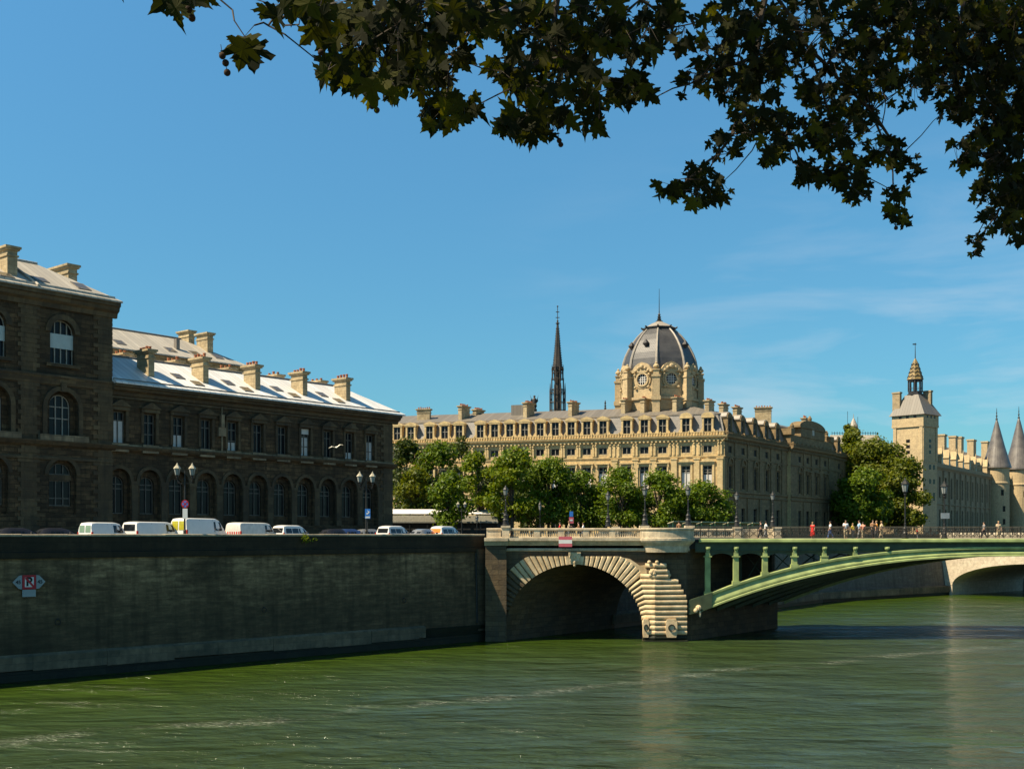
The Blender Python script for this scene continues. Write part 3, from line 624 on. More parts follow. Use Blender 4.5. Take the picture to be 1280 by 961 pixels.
m = MB(); m.sweep(PF, [(0, 18.2), (0.35, 18.4), (0.55, 18.7), (0.55, 18.78), (0, 18.78)], PL, 0.3)
m.sweep(PF, [(0, 23.7), (0.12, 23.8), (0.25, 24.3), (0.35, 24.45), (0.35, 24.6), (0, 24.7)], PL, 0.2)
m.sweep(PF, [(0, 17.0), (0.15, 17.1), (0.15, 17.3), (0, 17.4)], PL, 0.1)
m.sweep(PF, [(0, 9.5), (0.25, 9.5), (0.25, 10.7), (0, 10.9)], PL, 0.15)
m.build('string_course', 'hospital trim stone', hos)
for s in pav_w:
    m = MB(); m.box(PF, s-2.3, s+2.3, 0, 0.5, 18.79, 19.3); m.build('balcony', 'pale band stone', hos)
m = MB(); cornice(m, PF, PL, 0.45, 31.9, 1.35, 0.85); m.build('cornice', 'hospital trim stone', hos)
for i, s in enumerate(pav_w):
    window(PF, s, 2.1, 13.0, 15.3, 0, -0.65, hos, 'dull window paint', nv=2, hz=(0.3,)); window(PF, s, 2.1, 15.8, 15.82, 1.03, -0.65, hos, 'dull window paint', nv=2, hz=())
    window(PF, s, 2.0, 19.3, 22.0, 1.0, -0.7, hos, 'window paint', nv=2, hz=(0.42, 0.7), curtain=0.0)
    w_ = window(PF, s, 2.3, 25.7, 28.5, 1.15, -0.4, hos, 'window paint', nv=3 if i else 3, hz=(0.45,), shutter=28.4, lab='arched top-floor window with grey shutter half down')
PZ = 31.9
m = MB(); hip_roof(m, PF, PL, -0.45, 11.5, PZ, 3.75, 1.0, 4.2, 3.8); pr_ = m.build('roof', 'old zinc roof', hos)
m = MB(); m.tube([PF.p(PL+4.2, -5.75, PZ+3.8), PF.p(-4.2, -5.75, PZ+3.8)], 0.14); m.tube([PF.p(-7.6, 1.0, PZ+0.3), PF.p(-7.6, -5.7, PZ+3.8)], 0.12); m.build('ridge', 'old zinc roof', pr_)
m = MB(); m.sweep(PF, [(0.6, PZ+0.3), (0.6, PZ+0.55), (0.5, PZ+0.55), (0.5, PZ+0.35)], PL, 0.0); m.build('snow_guard', 'old zinc roof', pr_)
def zp(d): return PZ+0.15+3.6*(1.0-d)/6.75
chimney(PF, PF.px(80, -7.0), -7.0, 0.9, 3.2, PZ+1.0, PZ+4.3, hos, 0); chimney(PF, PF.px(5, -2.4), -2.4, 0.9, 3.0, PZ+0.5, PZ+3.7, hos, 0)
chimney(PF, PF.px(5, -2.4)-8, -2.4, 0.9, 3.0, PZ+0.5, PZ+3.7, hos, 0)
skylight(PF, PF.px(50, -1.0), -1.0, zp, pr_, 1.3, 1.0); skylight(PF, PF.px(101, -1.2), -1.2, zp, pr_, 1.3, 1.5); skylight(PF, PF.px(6, -0.5), -0.5, zp, pr_, 1.3, 1.0)
# rear block of the hospital
RF = Fr(HF.p(0, -28, 0).xy, HF.u)
rb = thing('hospital_rear_block', RF.p(-20, -5, 9.5), 'higher block with beige zinc roof and stone chimneys rising behind the white roof', 'building')
m = MB(); e0 = RF.px(306); m.box(RF, e0-50, e0-0.8, -10.8, -0.8, 9.5, 32.3); m.build('wall', 'hospital stone', rb)
m = MB(); cornice(m, RF, e0-50, e0, 32.8, 1.2, 1.0, -0.8); m.build('cornice', 'chimney stone', rb)
m = MB(); hip_roof(m, RF, e0-50, e0-0.8, 10.8, 32.8, 3.6, 0.9, 5, 5.5); r2 = m.build('roof', 'old zinc roof', rb)
m = MB(); m.tube([RF.p(e0-45, -5.4, 36.45), RF.p(e0-6.3, -5.4, 36.45)], 0.14); m.build('ridge', 'grey zinc roof', r2)
for x, d, h in ((256, -3.2, 37.2), (233, -7.5, 38.0), (160, -9, 36.5)): chimney(RF, RF.px(x, d), d, 0.9, 2.4, 32.5, h, rb, 0)
for x in (149, 213, 244, 272): skylight(RF, RF.px(x, -0.8), -0.8, lambda d: 32.95+3.45*(0.9-d)/6.3, r2, 1.3, 1.2)
m = MB(); a = RF.px(221, -1.6); m.box(RF, a-0.25, a+0.25, -1.9, -1.3, 33.8, 35.6); m.build('vent', 'grey zinc roof', r2)
# ------------------------------------------------------------------ bridge
BY = 110.0; SK = (12.2, 15.0)          # front plane and the skew of the back plane
def bx(x): return (x-HX)*BY/F_PX
def bz(y): return EYE-(y-HY)*BY/F_PX
BF = Fr((0, BY), (1, 0)); BB = Fr((0, BY+SK[1]), (1, 0))
CR = bx(1280)                           # crown of the green arch
br = thing('road_bridge', (bx(720), BY, 0), 'green steel arch bridge with a pale stone side arch and iron railing over the river', 'bridge')
RE = 2*CR-(-2.6)                        # right end, mirrored
aS, aW, aSp, aR = bx(718), 170*BY/F_PX, 1.2, bz(705)-1.2
def ell(th, grow=0.0, gr2=None): return (aS-(aW/2+grow)*cos(th), aSp+(aR+(grow if gr2 is None else gr2))*sin(th))
# masonry: front wall with opening, barrel, back wall
def stone_end(mirror):
    X = (lambda a: 2*CR-a) if mirror else (lambda a: a)
    m = MB(); seg = 28
    prof = [(aS-aW/2, -2.0)]+[ell(pi*k/seg) for k in range(seg+1)]+[(aS+aW/2, -2.0)]
    xr = bx(858)
    for (oy, ox, d) in ((0, 0, 0), (SK[1], SK[0], 1)):
        y = BY+oy
        P = lambda a, z: Vector((X(a)+ox, y, z))
        m.quad(P(-2.6, -2), P(prof[0][0], -2), P(prof[0][0], 9.5), P(-2.6, 9.5)); m.quad(P(prof[-1][0], -2), P(xr, -2), P(xr, 9.5), P(prof[-1][0], 9.5))
        for a, b in zip(prof[1:-1], prof[2:-1]): m.quad(P(*a), P(*b), P(b[0], 9.5), P(a[0], 9.5))
    for a, b in zip(prof, prof[1:]):
        m.quad(Vector((X(a[0]), BY, a[1])), Vector((X(b[0]), BY, b[1])), Vector((X(b[0])+SK[0], BY+SK[1], b[1])), Vector((X(a[0])+SK[0], BY+SK[1], a[1])))
    for xx in (xr, -2.6): m.quad(Vector((X(xx), BY, -2)), Vector((X(xx)+SK[0], BY+SK[1], -2)), Vector((X(xx)+SK[0], BY+SK[1], 9.5)), Vector((X(xx), BY, 9.5)))
    m.build('masonry', 'bridge stone', br)
stone_end(False); stone_end(True)
ZT = bz(695)                            # level course that caps the voussoirs
def nrm_(th):
    nx, nz = -cos(th)/(aW/2), sin(th)/aR; l = sqrt(nx*nx+nz*nz); return nx/l, nz/l
def outer(th):
    p = ell(th); nx, nz = nrm_(th); l = min(2.05, (ZT-p[1])/max(nz, 0.05)); return (p[0]+nx*l, p[1]+nz*l)
def vous(m, X, t0, t1):
    a, b = ell(t0), ell(t1); c, d = outer(t1), outer(t0)
    ins = [a, b, c, d]; cx_ = sum(p[0] for p in ins)/4; cz_ = sum(p[1] for p in ins)/4
    def shr(f):
        ab = ((a[0]+b[0])/2, (a[1]+b[1])/2); cd = ((c[0]+d[0])/2, (c[1]+d[1])/2)
        o = []
        for p, q in ((a, ab), (b, ab), (c, cd), (d, cd)): o.append((q[0]+(p[0]-q[0])*f, q[1]+(p[1]-q[1])*f))
        return o
    e0, e1, e2 = shr(0.9), shr(0.84), shr(0.5)
    v = [BF.p(X(p[0]), 0.0, p[1]) for p in e0]+[BF.p(X(p[0]), 0.2, p[1]) for p in e1]+[BF.p(X(p[0]), 0.3, p[1]) for p in e2]
    m.add(v, [(0, 1, 5, 4), (1, 2, 6, 5), (2, 3, 7, 6), (3, 0, 4, 7), (4, 5, 9, 8), (5, 6, 10, 9), (6, 7, 11, 10), (7, 4, 8, 11), (8, 9, 10, 11)])
NV = 46
ths = [pi*k/NV for k in range(NV+1)]     # 0 = left spring, pi = right spring
for mir in (False, True):
    X = (lambda a: 2*CR-a) if mir else (lambda a: a)
    for k in range(NV):
        th = (ths[k]+ths[k+1])/2
        if th < radians(14) or abs(th-pi/2) < radians(5.0) or th > radians(139): continue
        m = MB(); vous(m, X, ths[k], ths[k+1]); m.build('voussoir', 'bridge pale stone' if th > radians(44) else 'bridge stone', br)  # bank-end stones use the dark wall stone: soot, and shade put into colour
    m = MB()                                # backing so the joints read as joints
    for k in range(NV):
        a, b, c, d = ell(ths[k]), ell(ths[k+1]), outer(ths[k+1]), outer(ths[k])
        if radians(12) < ths[k] < radians(140): m.hexa([BF.p(X(p[0]), 0.0, p[1]) for p in (a, b, c, d)]+[BF.p(X(p[0]), 0.1, p[1]) for p in (a, b, c, d)])
    m.build('arch_ring', 'bridge stone', br)
    # rusticated pier courses: inner end follows the vault joints, edge at 817, right cheek to 858
    E = bx(817); RX = bx(858)
    z = 0.1; hC = 0.5; k = 0; prf = [(-0.06, 0.03), (0.04, 0.03), (0.13, 0.1), (0.17, 0.2), (0.17, 0.3), (0.13, 0.4), (0.04, 0.47), (-0.06, 0.47)]
    while z < 6.05:
        zc = z+hC/2
        shade_r = RX if z < 3.9 else RX-(z-3.9)*0.5  # upper courses cut back along the outlook's shadow edge: shade put into shape
        # joint line through the bend point (Bx, zc) hits the intrados at angle th_
        Bx = bx(806) if z < 3.5 else bx(806)-(z-3.5)*0.22
        best = None
        for q in range(300):
            t_ = pi*(0.5+0.5*q/300); p = ell(t_); nx, nz = nrm_(t_)
            if nx < 0.05: continue
            e = abs(p[1]+nz*(Bx-p[0])/nx-zc)
            if p[0] <= Bx and (best is None or e < best[0]): best = (e, p)
        p_in = best[1] if best and z > 1.3 else (aS+aW/2+0.02, zc)
        # pts: along, out, height shift
        pts = [(p_in[0], 0.1, p_in[1]-zc), (Bx, 0.34, 0.0), (E, 0.72, 0.0), (shade_r, 0.26, 0.0)]
        r = MB(); vs = []; n = len(prf)
        for i, (a, d, dz_) in enumerate(pts):
            hs = 0.86 if i == 0 and z > 2.0 else 1.0
            for (pd, pz) in prf: vs.append(BF.p(X(a), d+pd, z+0.25+(pz-0.25)*hs+dz_))
        fs = [(i*n+j, i*n+(j+1) % n, (i+1)*n+(j+1) % n, (i+1)*n+j) for i in range(len(pts)-1) for j in range(n)]+[tuple(range(n)), tuple((len(pts)-1)*n+j for j in range(n))]
        r.add(vs, fs); r.build('rusticated_course', 'bridge pale stone' if k else 'wet stone', br); z += hC; k += 1
    for (z, l, rr) in ((6.1, 800, 834), (6.6, 812, 833), (7.15, 806, 832)):
        r = MB(); vs = []; pts = [(bx(l), 0.25), (min(E, bx(l)+1.2), 0.66), (E, 0.7), (bx(rr), 0.5)] if l < 810 else [(bx(l), 0.6), (E, 0.7), (bx(rr), 0.5)]
        for a, d in pts:
            for (pd, pz) in prf: vs.append(BF.p(X(a), d+pd, z+pz))
        r.add(vs, [(i*n+j, i*n+(j+1) % n, (i+1)*n+(j+1) % n, (i+1)*n+j) for i in range(len(pts)-1) for j in range(n)]+[tuple(range(n)), tuple((len(pts)-1)*n+j for j in range(n))]); r.build('rusticated_course', 'bridge pale stone', br, uv=False)
    m = MB(); m.prism(BF, [(X(bx(770)), ZT), (X(bx(787)), ZT-0.25), (X(bx(800)), bz(707)), (X(bx(812)), bz(705)), (X(bx(812)), bz(719)), (X(bx(800)), bz(722)), (X(bx(790)), bz(710)), (X(bx(778)), bz(700))], 0.0, 0.22); m.build('spandrel_panel', 'bridge pale stone', br)
    m = MB(); o_ = [(aS+aW/2, 0.0), (aS+aW/2, 0.1), (E, 0.66), (RX, 0.22), (RX, 0.0)]
    n = len(o_); m.add([BF.p(X(a), d, -2) for a, d in o_]+[BF.p(X(a), d, 4.4) for a, d in o_], [tuple(range(n)), tuple(range(n, 2*n))]+[(i, (i+1) % n, n+(i+1) % n, n+i) for i in range(n)])
    o_ = [(bx(808), 0.0), (bx(808), 0.3), (E, 0.6), (bx(834), 0.3), (bx(834), 0.0)]; m.add([BF.p(X(a), d, 4.3) for a, d in o_]+[BF.p(X(a), d, 7.6) for a, d in o_], [tuple(range(n)), tuple(range(n, 2*n))]+[(i, (i+1) % n, n+(i+1) % n, n+i) for i in range(n)])
    m.build('cutwater', 'bridge stone', br)
    m = MB(); m.box(BF, *sorted((X(-2.6), X(bx(633)))), 0.0, 0.8, -2, 9.3); m.build('abutment_pier', 'bridge stone', br)
    m = MB(); m.sweep(BF, [(0, -1), (0.0, 0.12), (0.9, 0.12), (1.0, -1)], X(aS+aW/2+.1), X(RX)); m.build('wet_foot', 'wet stone', br)
    # mooring ring panels
    for (xx, dd) in ((bx(806.5), 0.5), (bx(838), 0.62)):
        p = MB(); w = 0.28 if xx < E else 0.55
        p.prism(BF, [(X(xx)-w, 0.75), (X(xx)-w*0.8, 0.4), (X(xx)+w*0.8, 0.4), (X(xx)+w, 0.75), (X(xx)+w, 1.9), (X(xx)+w*.8, 2.2), (X(xx)-w*.8, 2.2), (X(xx)-w, 1.9)], dd-0.3, dd+0.22)
        po = p.build('mooring_panel', 'bridge pale stone', br)
        rg = MB(); c = BF.p(X(xx), dd+0.3, 1.35); rg.tube([c+Vector((0.3*min(w*2, 1)*cos(2*pi*k/12), -0.04*cos(2*pi*k/12), 0.3*sin(2*pi*k/12))) for k in range(13)], 0.06, 6); rg.build('ring', 'lamp iron', po)
    # carved cartouche beside the haunch
    c = MB(); cxx = X(bx(820))
    sgn = -1 if mir else 1
    for (dx, z, r) in ((-0.75, 7.75, .16), (-0.55, 6.75, .2), (-0.3, 6.6, .2), (-0.65, 6.45, .16), (-0.35, 6.95, .15), (0.0, 7.75, .15), (1.05, 6.75, .22), (1.2, 6.45, .2), (0.95, 6.35, .16), (1.12, 6.2, .15)):
        p = BF.p(cxx+sgn*dx, 0.72 if dx < .5 else 0.35, z); c.ball(p, r, 8, 6, (1.2, 1, 1.1))
    c.box(BF, *sorted((cxx+sgn*0.75, cxx+sgn*1.3)), 0.0, 0.36, 6.15, 6.8); c.build('cartouche', 'bridge pale stone', br)
    k_ = MB()                               # keystone carving
    for (dx, z, r) in ((0, 7.75, .26), (-0.3, 7.85, .2), (0.32, 7.85, .2), (0, 8.2, .24), (-0.45, 8.25, .16), (0.45, 8.25, .17), (0.0, 7.45, .18), (-.2, 8.5, .15), (.25, 8.5, .15)):
        p = BF.p(X(aS)+dx, 0.22, z); k_.ball(p, r*0.9, 8, 6, (0.9, 1, 1.2))
    k_.box(BF, X(aS)-0.6, X(aS)+0.6, 0, 0.3, bz(705)-0.0, bz(690)); k_.build('keystone', 'bridge pale stone', br)
    # cornice and string under the balustrade
    m = MB(); a0, a1 = sorted((X(-2.6), X(bx(862))))
    m.sweep(BF, [(0.0, 9.35), (0.1, 9.35), (0.42, 9.75), (0.58, 9.82), (0.58, 10.1), (0, 10.12)], a0, a1)
    m.sweep(BF, [(0.5, 9.35), (0.9, 9.35), (1.2, 9.75), (1.3, 9.8), (1.3, 10.1), (0.5, 10.12)], *sorted((X(-2.7), X(bx(635)))))
    m.sweep(BF, [(0.0, 8.78), (0.1, 8.85), (0.1, 9.05), (0, 9.1)], a0, a1)
    m.build('cornice', 'balustrade stone', br)
    m = MB(); m.box(BF, a0, a1, -0.02, 0.0, 9.5, 10.1); m.box(BF, a0, a1, -0.6, 0.0, 9.0, 10.1); m.build('deck_edge', 'bridge stone', br)
# bastions (round outlooks over the piers) front-left visible
def bastion(cx_, F, nm='bastion'):
    o = Vector((cx_, F.o[1], 0)); R = 2.65; sq = 0.6
    def arc(r, z, n=20): return [(o.x-r*cos(pi*k/n), o.y-(r*sq*sin(pi*k/n))*(1 if F is BF else -1), z) for k in range(n+1)]
    prof = [(R-0.55, 8.7), (R-0.45, 9.05), (R-0.4, 9.3), (R+0.05, 9.7), (R+0.15, 9.85), (R+0.15, 10.08), (R-0.02, 10.12), (R-0.04, 10.85), (R+0.1, 10.9), (R+0.12, 11.03), (R+0.06, 11.08), (R-0.3, 11.08), (R-0.3, 10.0), (R-0.9, 8.7)]
    m = MB(); vs = []; n = 21
    for r, z in prof: vs += arc(r, z)
    m.add(vs, [(j*n+k, j*n+k+1, ((j+1) % len(prof))*n+k+1, ((j+1) % len(prof))*n+k) for j in range(len(prof)) for k in range(n-1)])
    m.add(arc(R-0.2, 9.95)+[(o.x, o.y, 9.95)], [tuple(range(n+1))])
    b = m.build(nm, 'balustrade stone', br)
    return b
BCX = bx(833)
bastion(BCX, BF); bastion(2*CR-BCX, BF); bastion(BCX+SK[0], BB); bastion(2*CR-BCX+SK[0], BB)
def pedestal(x, F, d=0.1, w=0.75, z1=11.3):
    m = MB(); m.box(F, x-w/2, x+w/2, d-w/2, d+w/2, 9.9, z1-0.2); m.box(F, x-w/2-0.08, x+w/2+0.08, d-w/2-.08, d+w/2+.08, z1-0.2, z1); m.box(F, x-w/2-0.06, x+w/2+0.06, d-w/2-.06, d+w/2+.06, 9.9, 10.15)
    m.build('pedestal', 'balustrade stone', br)
peds = [(bx(632), BF), (bx(805), BF), (bx(861.5), BF)]
for x, F in peds: pedestal(x, F)
for x, F in peds: pedestal(x+SK[0], BB, -0.1); pedestal(2*CR-x, BF); pedestal(2*CR-x+SK[0], BB, -0.1)
# stone balustrades
bal = MB(); bal.lathe([(0.07, 10.2), (0.07, 10.27), (0.045, 10.3), (0.09, 10.42), (0.085, 10.5), (0.045, 10.66), (0.06, 10.76), (0.07, 10.8)], (0, 0), 7)
b0 = None
for (F, ox, full) in ((BF, 0, True), (BB, SK[0], False)):
    m = MB(); xs = [bx(637), bx(671), bx(701), bx(732), bx(765), bx(800)]
    m.sweep(F, [(0.16, 10.8), (0.22, 10.88), (0.22, 11.0), (0.16, 11.06), (-0.12, 11.06), (-0.12, 10.8)], -2.5+ox, bx(806)+ox)
    m.sweep(F, [(0.2, 10.1), (0.2, 10.18), (0.14, 10.2), (-0.1, 10.2), (-0.1, 10.1)], -2.5+ox, bx(806)+ox)
    m.build('parapet_rail', 'balustrade stone', br)
    for x in xs[1:-1]: m = MB(); m.box(F, x+ox-0.3, x+ox+0.3, -0.11, 0.17, 10.15, 10.85); m.build('parapet_post', 'balustrade stone', br)
    m = MB(); m.box(F, -2.5+ox, -1.1+ox, -0.1, 0.15, 10.15, 10.85); m.build('parapet_block', 'balustrade stone', br)
    m = MB(); m.box(F, bx(796)+ox-.0, bx(806)+ox, -0.1, 0.15, 10.15, 10.85); m.build('parapet_block', 'balustrade stone', br)
    if full:
        for a, b in zip(xs, xs[1:]):
            n = int((b-a-0.6)/0.2)
            for k in range(n):
                x = a+0.3+(b-a-0.6)*(k+0.5)/n
                if x > bx(796): continue
                if b0 is None: b0 = bal.build('baluster', 'balustrade stone', br); b0.location = Vector((x, BY-0.03, 0))-br.location; b0['_f'] = 1; b0.data.transform(Matrix.Translation(br.location)); continue
                c = b0.copy(); COL.objects.link(c); c.parent = br; c.location = Vector((x, BY-0.03, 0))-br.location
    else:
        m = MB()
        for a, b in zip(xs, xs[1:]):
            n = int((b-a-0.6)/0.2)
            for k in range(n): m.box(F, a+ox+0.3+(b-a-0.6)*(k+0.3)/n, a+ox+0.3+(b-a-0.6)*(k+0.75)/n, -0.05, 0.07, 10.18, 10.82)
        m.build('far_balusters', 'balustrade stone', br)
if '_f' in b0: 
    for o in kids(br):
        if '_f' in o: del o['_f']
# deck
def skewbox(m, x0, x1, z0, z1, f0=0.0, f1=1.0):
    def P(x, f, z): return Vector((x+SK[0]*f, BY+SK[1]*f, z))
    m.hexa([P(x0, f0, z0), P(x1, f0, z0), P(x1, f1, z0), P(x0, f1, z0), P(x0, f0, z1), P(x1, f0, z1), P(x1, f1, z1), P(x0, f1, z1)])
m = MB(); skewbox(m, -2.5, RE-0.1, 9.0, 9.9, 0.03, 0.97); m.build('road_deck', 'asphalt', br)
m = MB(); skewbox(m, -2.5, RE-.1, 9.904, 10.02, 0.035, 0.24); m.build('footway', 'pavement', br)
m = MB(); skewbox(m, -2.5, RE-.1, 9.904, 10.02, 0.76, 0.965); m.build('footway', 'pavement', br)
# green steel part
GX0, GX1 = bx(869), 2*CR-bx(869)
for F, s_ in ((BF, 1), (BB, -1)):
    ox = 0 if s_ == 1 else SK[0]
    m = MB(); m.sweep(F, [(-0.1*s_, bz(678)), (0.34*s_, bz(678)), (0.42*s_, bz(676.8)), (0.4*s_, bz(673.8)), (0.3*s_, bz(673)), (-0.1*s_, bz(673))], GX0+0.35+ox, GX1-0.35+ox); m.build('fascia', 'bridge green', br)
    m = MB(); m.sweep(F, [(-0.1*s_, bz(690)), (0.0, bz(690)), (0.0, bz(678)-0.002), (-0.1*s_, bz(678)-0.002)], GX0+ox, GX1+ox); m.sweep(F, [(0.0, bz(688.8)), (0.1*s_, bz(688.6)), (0.1*s_, bz(687.6)), (0.0, bz(687.4))], GX0+ox, GX1+ox); m.build('deck_girder', 'bridge shaded green', br)
def Lz(x): q = abs((x-CR)*F_PX/BY)/391; return bz(695+64*q**2.4)
def Uz(x): q = abs((x-CR)*F_PX/BY)/391; return bz(683+57*q**2.7)
def rib(f, mat, detail):
    m = MB(); n = 60; x0, x1 = GX0+0.2, GX1-0.2; ox, oy = SK[0]*f, SK[1]*f
    def rows(x):
        u, l = Uz(x), Lz(x); h = u-l
        if f > 0.9: return [(-0.3, u), (0.1, u), (0.1, l), (-0.3, l)]
        if not detail: return [(-0.25, u), (0.25, u), (0.25, l), (-0.25, l)]
        t = min(0.32, h*0.3); b = min(0.28, h*0.24)
        return [(-0.35, u), (0.2, u), (0.24, u-0.05), (0.22, u-t*0.8), (0.04, u-t), (0.04, u-t-h*0.1), (0.2, l+b+h*0.12), (0.2, l+b+0.03), (0.12, l+b), (0.26, l+b*0.6), (0.26, l), (-0.35, l)]
    vs = []; R = None
    for k in range(n+1):
        x = x0+(x1-x0)*k/n; R = rows(x)
        for d, z in R: vs.append((x+ox, BY+oy-d, z))
    r = len(R)
    m.add(vs, [(k*r+j, k*r+(j+1) % r, (k+1)*r+(j+1) % r, (k+1)*r+j) for k in range(n) for j in range(r)]+[tuple(range(r)), tuple(n*r+j for j in range(r))])
    m.build('arch_rib', mat, br, uv=False)
rib(0, 'bridge green', True)
for f in (0.2, 0.4, 0.6, 0.8): rib(f, 'bridge shaded green', False)
rib(1.0, 'bridge green', False)
m = MB(); n = 60; vs = []                   # soffit plating between the ribs
for k in range(n+1):
    x = GX0+0.2+(GX1-GX0-0.4)*k/n; z = Lz(x)+0.25
    vs += [(x+SK[0]*0.02, BY+SK[1]*0.02, z), (x+SK[0]*0.98, BY+SK[1]*0.98, z)]
m.add(vs, [(2*k, 2*k+1, 2*k+3, 2*k+2) for k in range(n)]); m.build('soffit', 'bridge shaded green', br, uv=False)
colx = [884.5, 919.8, 956, 992.8, 1030, 1068.5, 1108]
for mir in (False, True):
    for i, px in enumerate(colx):
        x = bx(px) if not mir else 2*CR-bx(px)
        z0 = Uz(x)-0.1; m = MB()
        m.box(BF, x-0.22, x+0.22, 0.0, 0.3, bz(684.6), bz(683)); m.ball(BF.p(x, 0.2, bz(685.2)), 0.26, 8, 6, (1, 0.7, 0.7))
        if z0 < bz(691):
            m.prism(BF, [(x-0.12, bz(690)), (x+0.12, bz(690)), (x+0.2, bz(687)), (x-0.2, bz(687))], 0.0, 0.22)
            m.box(BF, x-0.38, x+0.38, -0.25, 0.28, bz(696), bz(694.6)); m.box(BF, x-0.22, x+0.22, -0.15, 0.2, bz(694.7), bz(690))
        if z0 < bz(697):
            m.box(BF, x-0.26, x+0.26, -0.2, 0.16, z0, bz(696))
            if z0 < bz(701): m.box(BF, x-0.36, x+0.36, -0.25, 0.24, z0, z0+0.32)
        m.build('column', 'bridge green', br)
    # spandrel brackets between columns (arched gussets)
    for a, b in zip(colx[:-2], colx[1:-1]):
        xa_, xb_ = (bx(a)+0.2, bx(b)-0.2); X_m = (lambda q: 2*CR-q) if mir else (lambda q: q); n = 12
        top, low = bz(689.9), max(bz(699), Uz((xa_+xb_)/2)+0.05)
        if top-low < 0.15: continue
        poly = [(X_m(xa_), top)]+[(X_m(xa_+(xb_-xa_)*(0.5-0.5*cos(pi*k/n))), low+(top-0.12-low)*sin(pi*k/n)) for k in range(n+1)]+[(X_m(xb_), top)]
        m = MB(); m.prism(BF, poly, -0.2, -0.06); m.build('gusset', 'bridge shaded green', br)
        if Uz((xa_+xb_)/2) < bz(703):
            for f in (0.35,):
                m = MB(); y_ = BY+SK[1]*f; P0 = lambda q, z: (X_m(q)+SK[0]*f, y_, z)
                m.tube([P0(xa_, Uz(xa_)+.3), P0(xb_, 8.9)], 0.07, 4); m.tube([P0(xb_, Uz(xb_)+.3), P0(xa_, 8.9)], 0.07, 4); m.build('cross_brace', 'bridge shaded green', br)
m = MB()
for f in (0.35, 0.7):
    for px in colx:
        for mir in (0, 1):
            x = bx(px) if not mir else 2*CR-bx(px)
            if Uz(x) < bz(692): m.box(LOC, x+SK[0]*f-0.15, x+SK[0]*f+0.15, -(BY+SK[1]*f)-0.15, -(BY+SK[1]*f)+0.15, Uz(x), 9.2)
m.build('inner_props', 'bridge shaded green', br)
# springing bearing with carved figure
for mir in (0, 1):
    X = (lambda a: 2*CR-a) if mir else (lambda a: a)
    m = MB(); a0, a1 = sorted((X(bx(858)), X(bx(889))))
    m.prism(BF, [(X(bx(860)), bz(750)), (X(bx(890)), bz(740)), (X(bx(889)), bz(759)), (X(bx(872)), bz(765)), (X(bx(860)), bz(768))], -0.3, 0.3); m.build('springer', 'bridge shaded green', br)
    m = MB(); c = BF.p(X(bx(872)), 0.55, bz(759)); m.ball(c, 0.3, 8, 6); m.ball(c+Vector((-0.25, 0, -0.25)), 0.24, 8, 6); m.ball(c+Vector((0.15, 0, -0.6)), 0.16, 8, 6, (0.7, 0.7, 2)); m.build('carved_head', 'bridge pale stone', br)
    m = MB(); w = 1 if not mir else -1
    for f0, f1 in ((0.0, 1.0),):
        def P(x, f, z): return Vector((x+SK[0]*f, BY+SK[1]*f, z))
        x0, x1 = X(bx(858)), X(bx(862))
        m.hexa([P(x0, .02, -2), P(x1, .02, -2), P(x1, 1, -2), P(x0, 1, -2), P(x0, .02, 3.0), P(x1, .02, 3.0), P(x1, 1, 3.0), P(x0, 1, 3.0)])
    m.build('pier_flank', 'bridge stone', br)
# iron railings
def iron(F, a0, a1, d, fine):
    m = MB(); r = 0.02
    m.box(F, a0, a1, d-0.05, d+0.05, 11.16, 11.22); m.build('handrail', 'rail top', br)
    m = MB(); z0 = 10.1
    for z, t in ((11.0, .03), (10.82, .025), (10.24, .035), (z0+0.02, .04)): m.box(F, a0, a1, d-0.025, d+0.025, z, z+t)
    n = int((a1-a0)/0.8); w = (a1-a0)/n
    for k in range(n+1):
        a = a0+k*w; m.box(F, a-0.03, a+0.03, d-0.035, d+0.035, z0, 11.16)
    for k in range(n):
        c = a0+(k+0.5)*w
        for sg in (-1, 1):
            m.tube([F.p(c-sg*w*0.42, d, 10.28), F.p(c-sg*w*0.15, d, 10.4), F.p(c+sg*w*0.15, d, 10.66), F.p(c+sg*w*0.42, d, 10.8)], 0.03, 4)
        pts = [F.p(c+0.13*cos(t*pi/4), d, 10.54+0.16*sin(t*pi/4)) for t in range(9)]; m.tube(pts, 0.028, 4)
        for j in range(4): a = a0+k*w+w*(j+0.5)/4; m.tube([F.p(a-0.07, d, 10.85), F.p(a, d, 10.97), F.p(a+0.07, d, 10.85)], 0.016, 3)
        if fine: m.ball(F.p(c-w*0.28, d, 10.7), 0.05, 5, 3); m.ball(F.p(c+w*0.28, d, 10.7), 0.05, 5, 3); m.ball(F.p(c-w*0.28, d, 10.38), 0.05, 5, 3); m.ball(F.p(c+w*0.28, d, 10.38), 0.05, 5, 3)
    m.build('railing', 'iron rail', br, uv=False)
iron(BF, bx(865), 2*CR-bx(865), 0.1, True); iron(BB, bx(865)+SK[0], 2*CR-bx(865)+SK[0], -0.1, False)

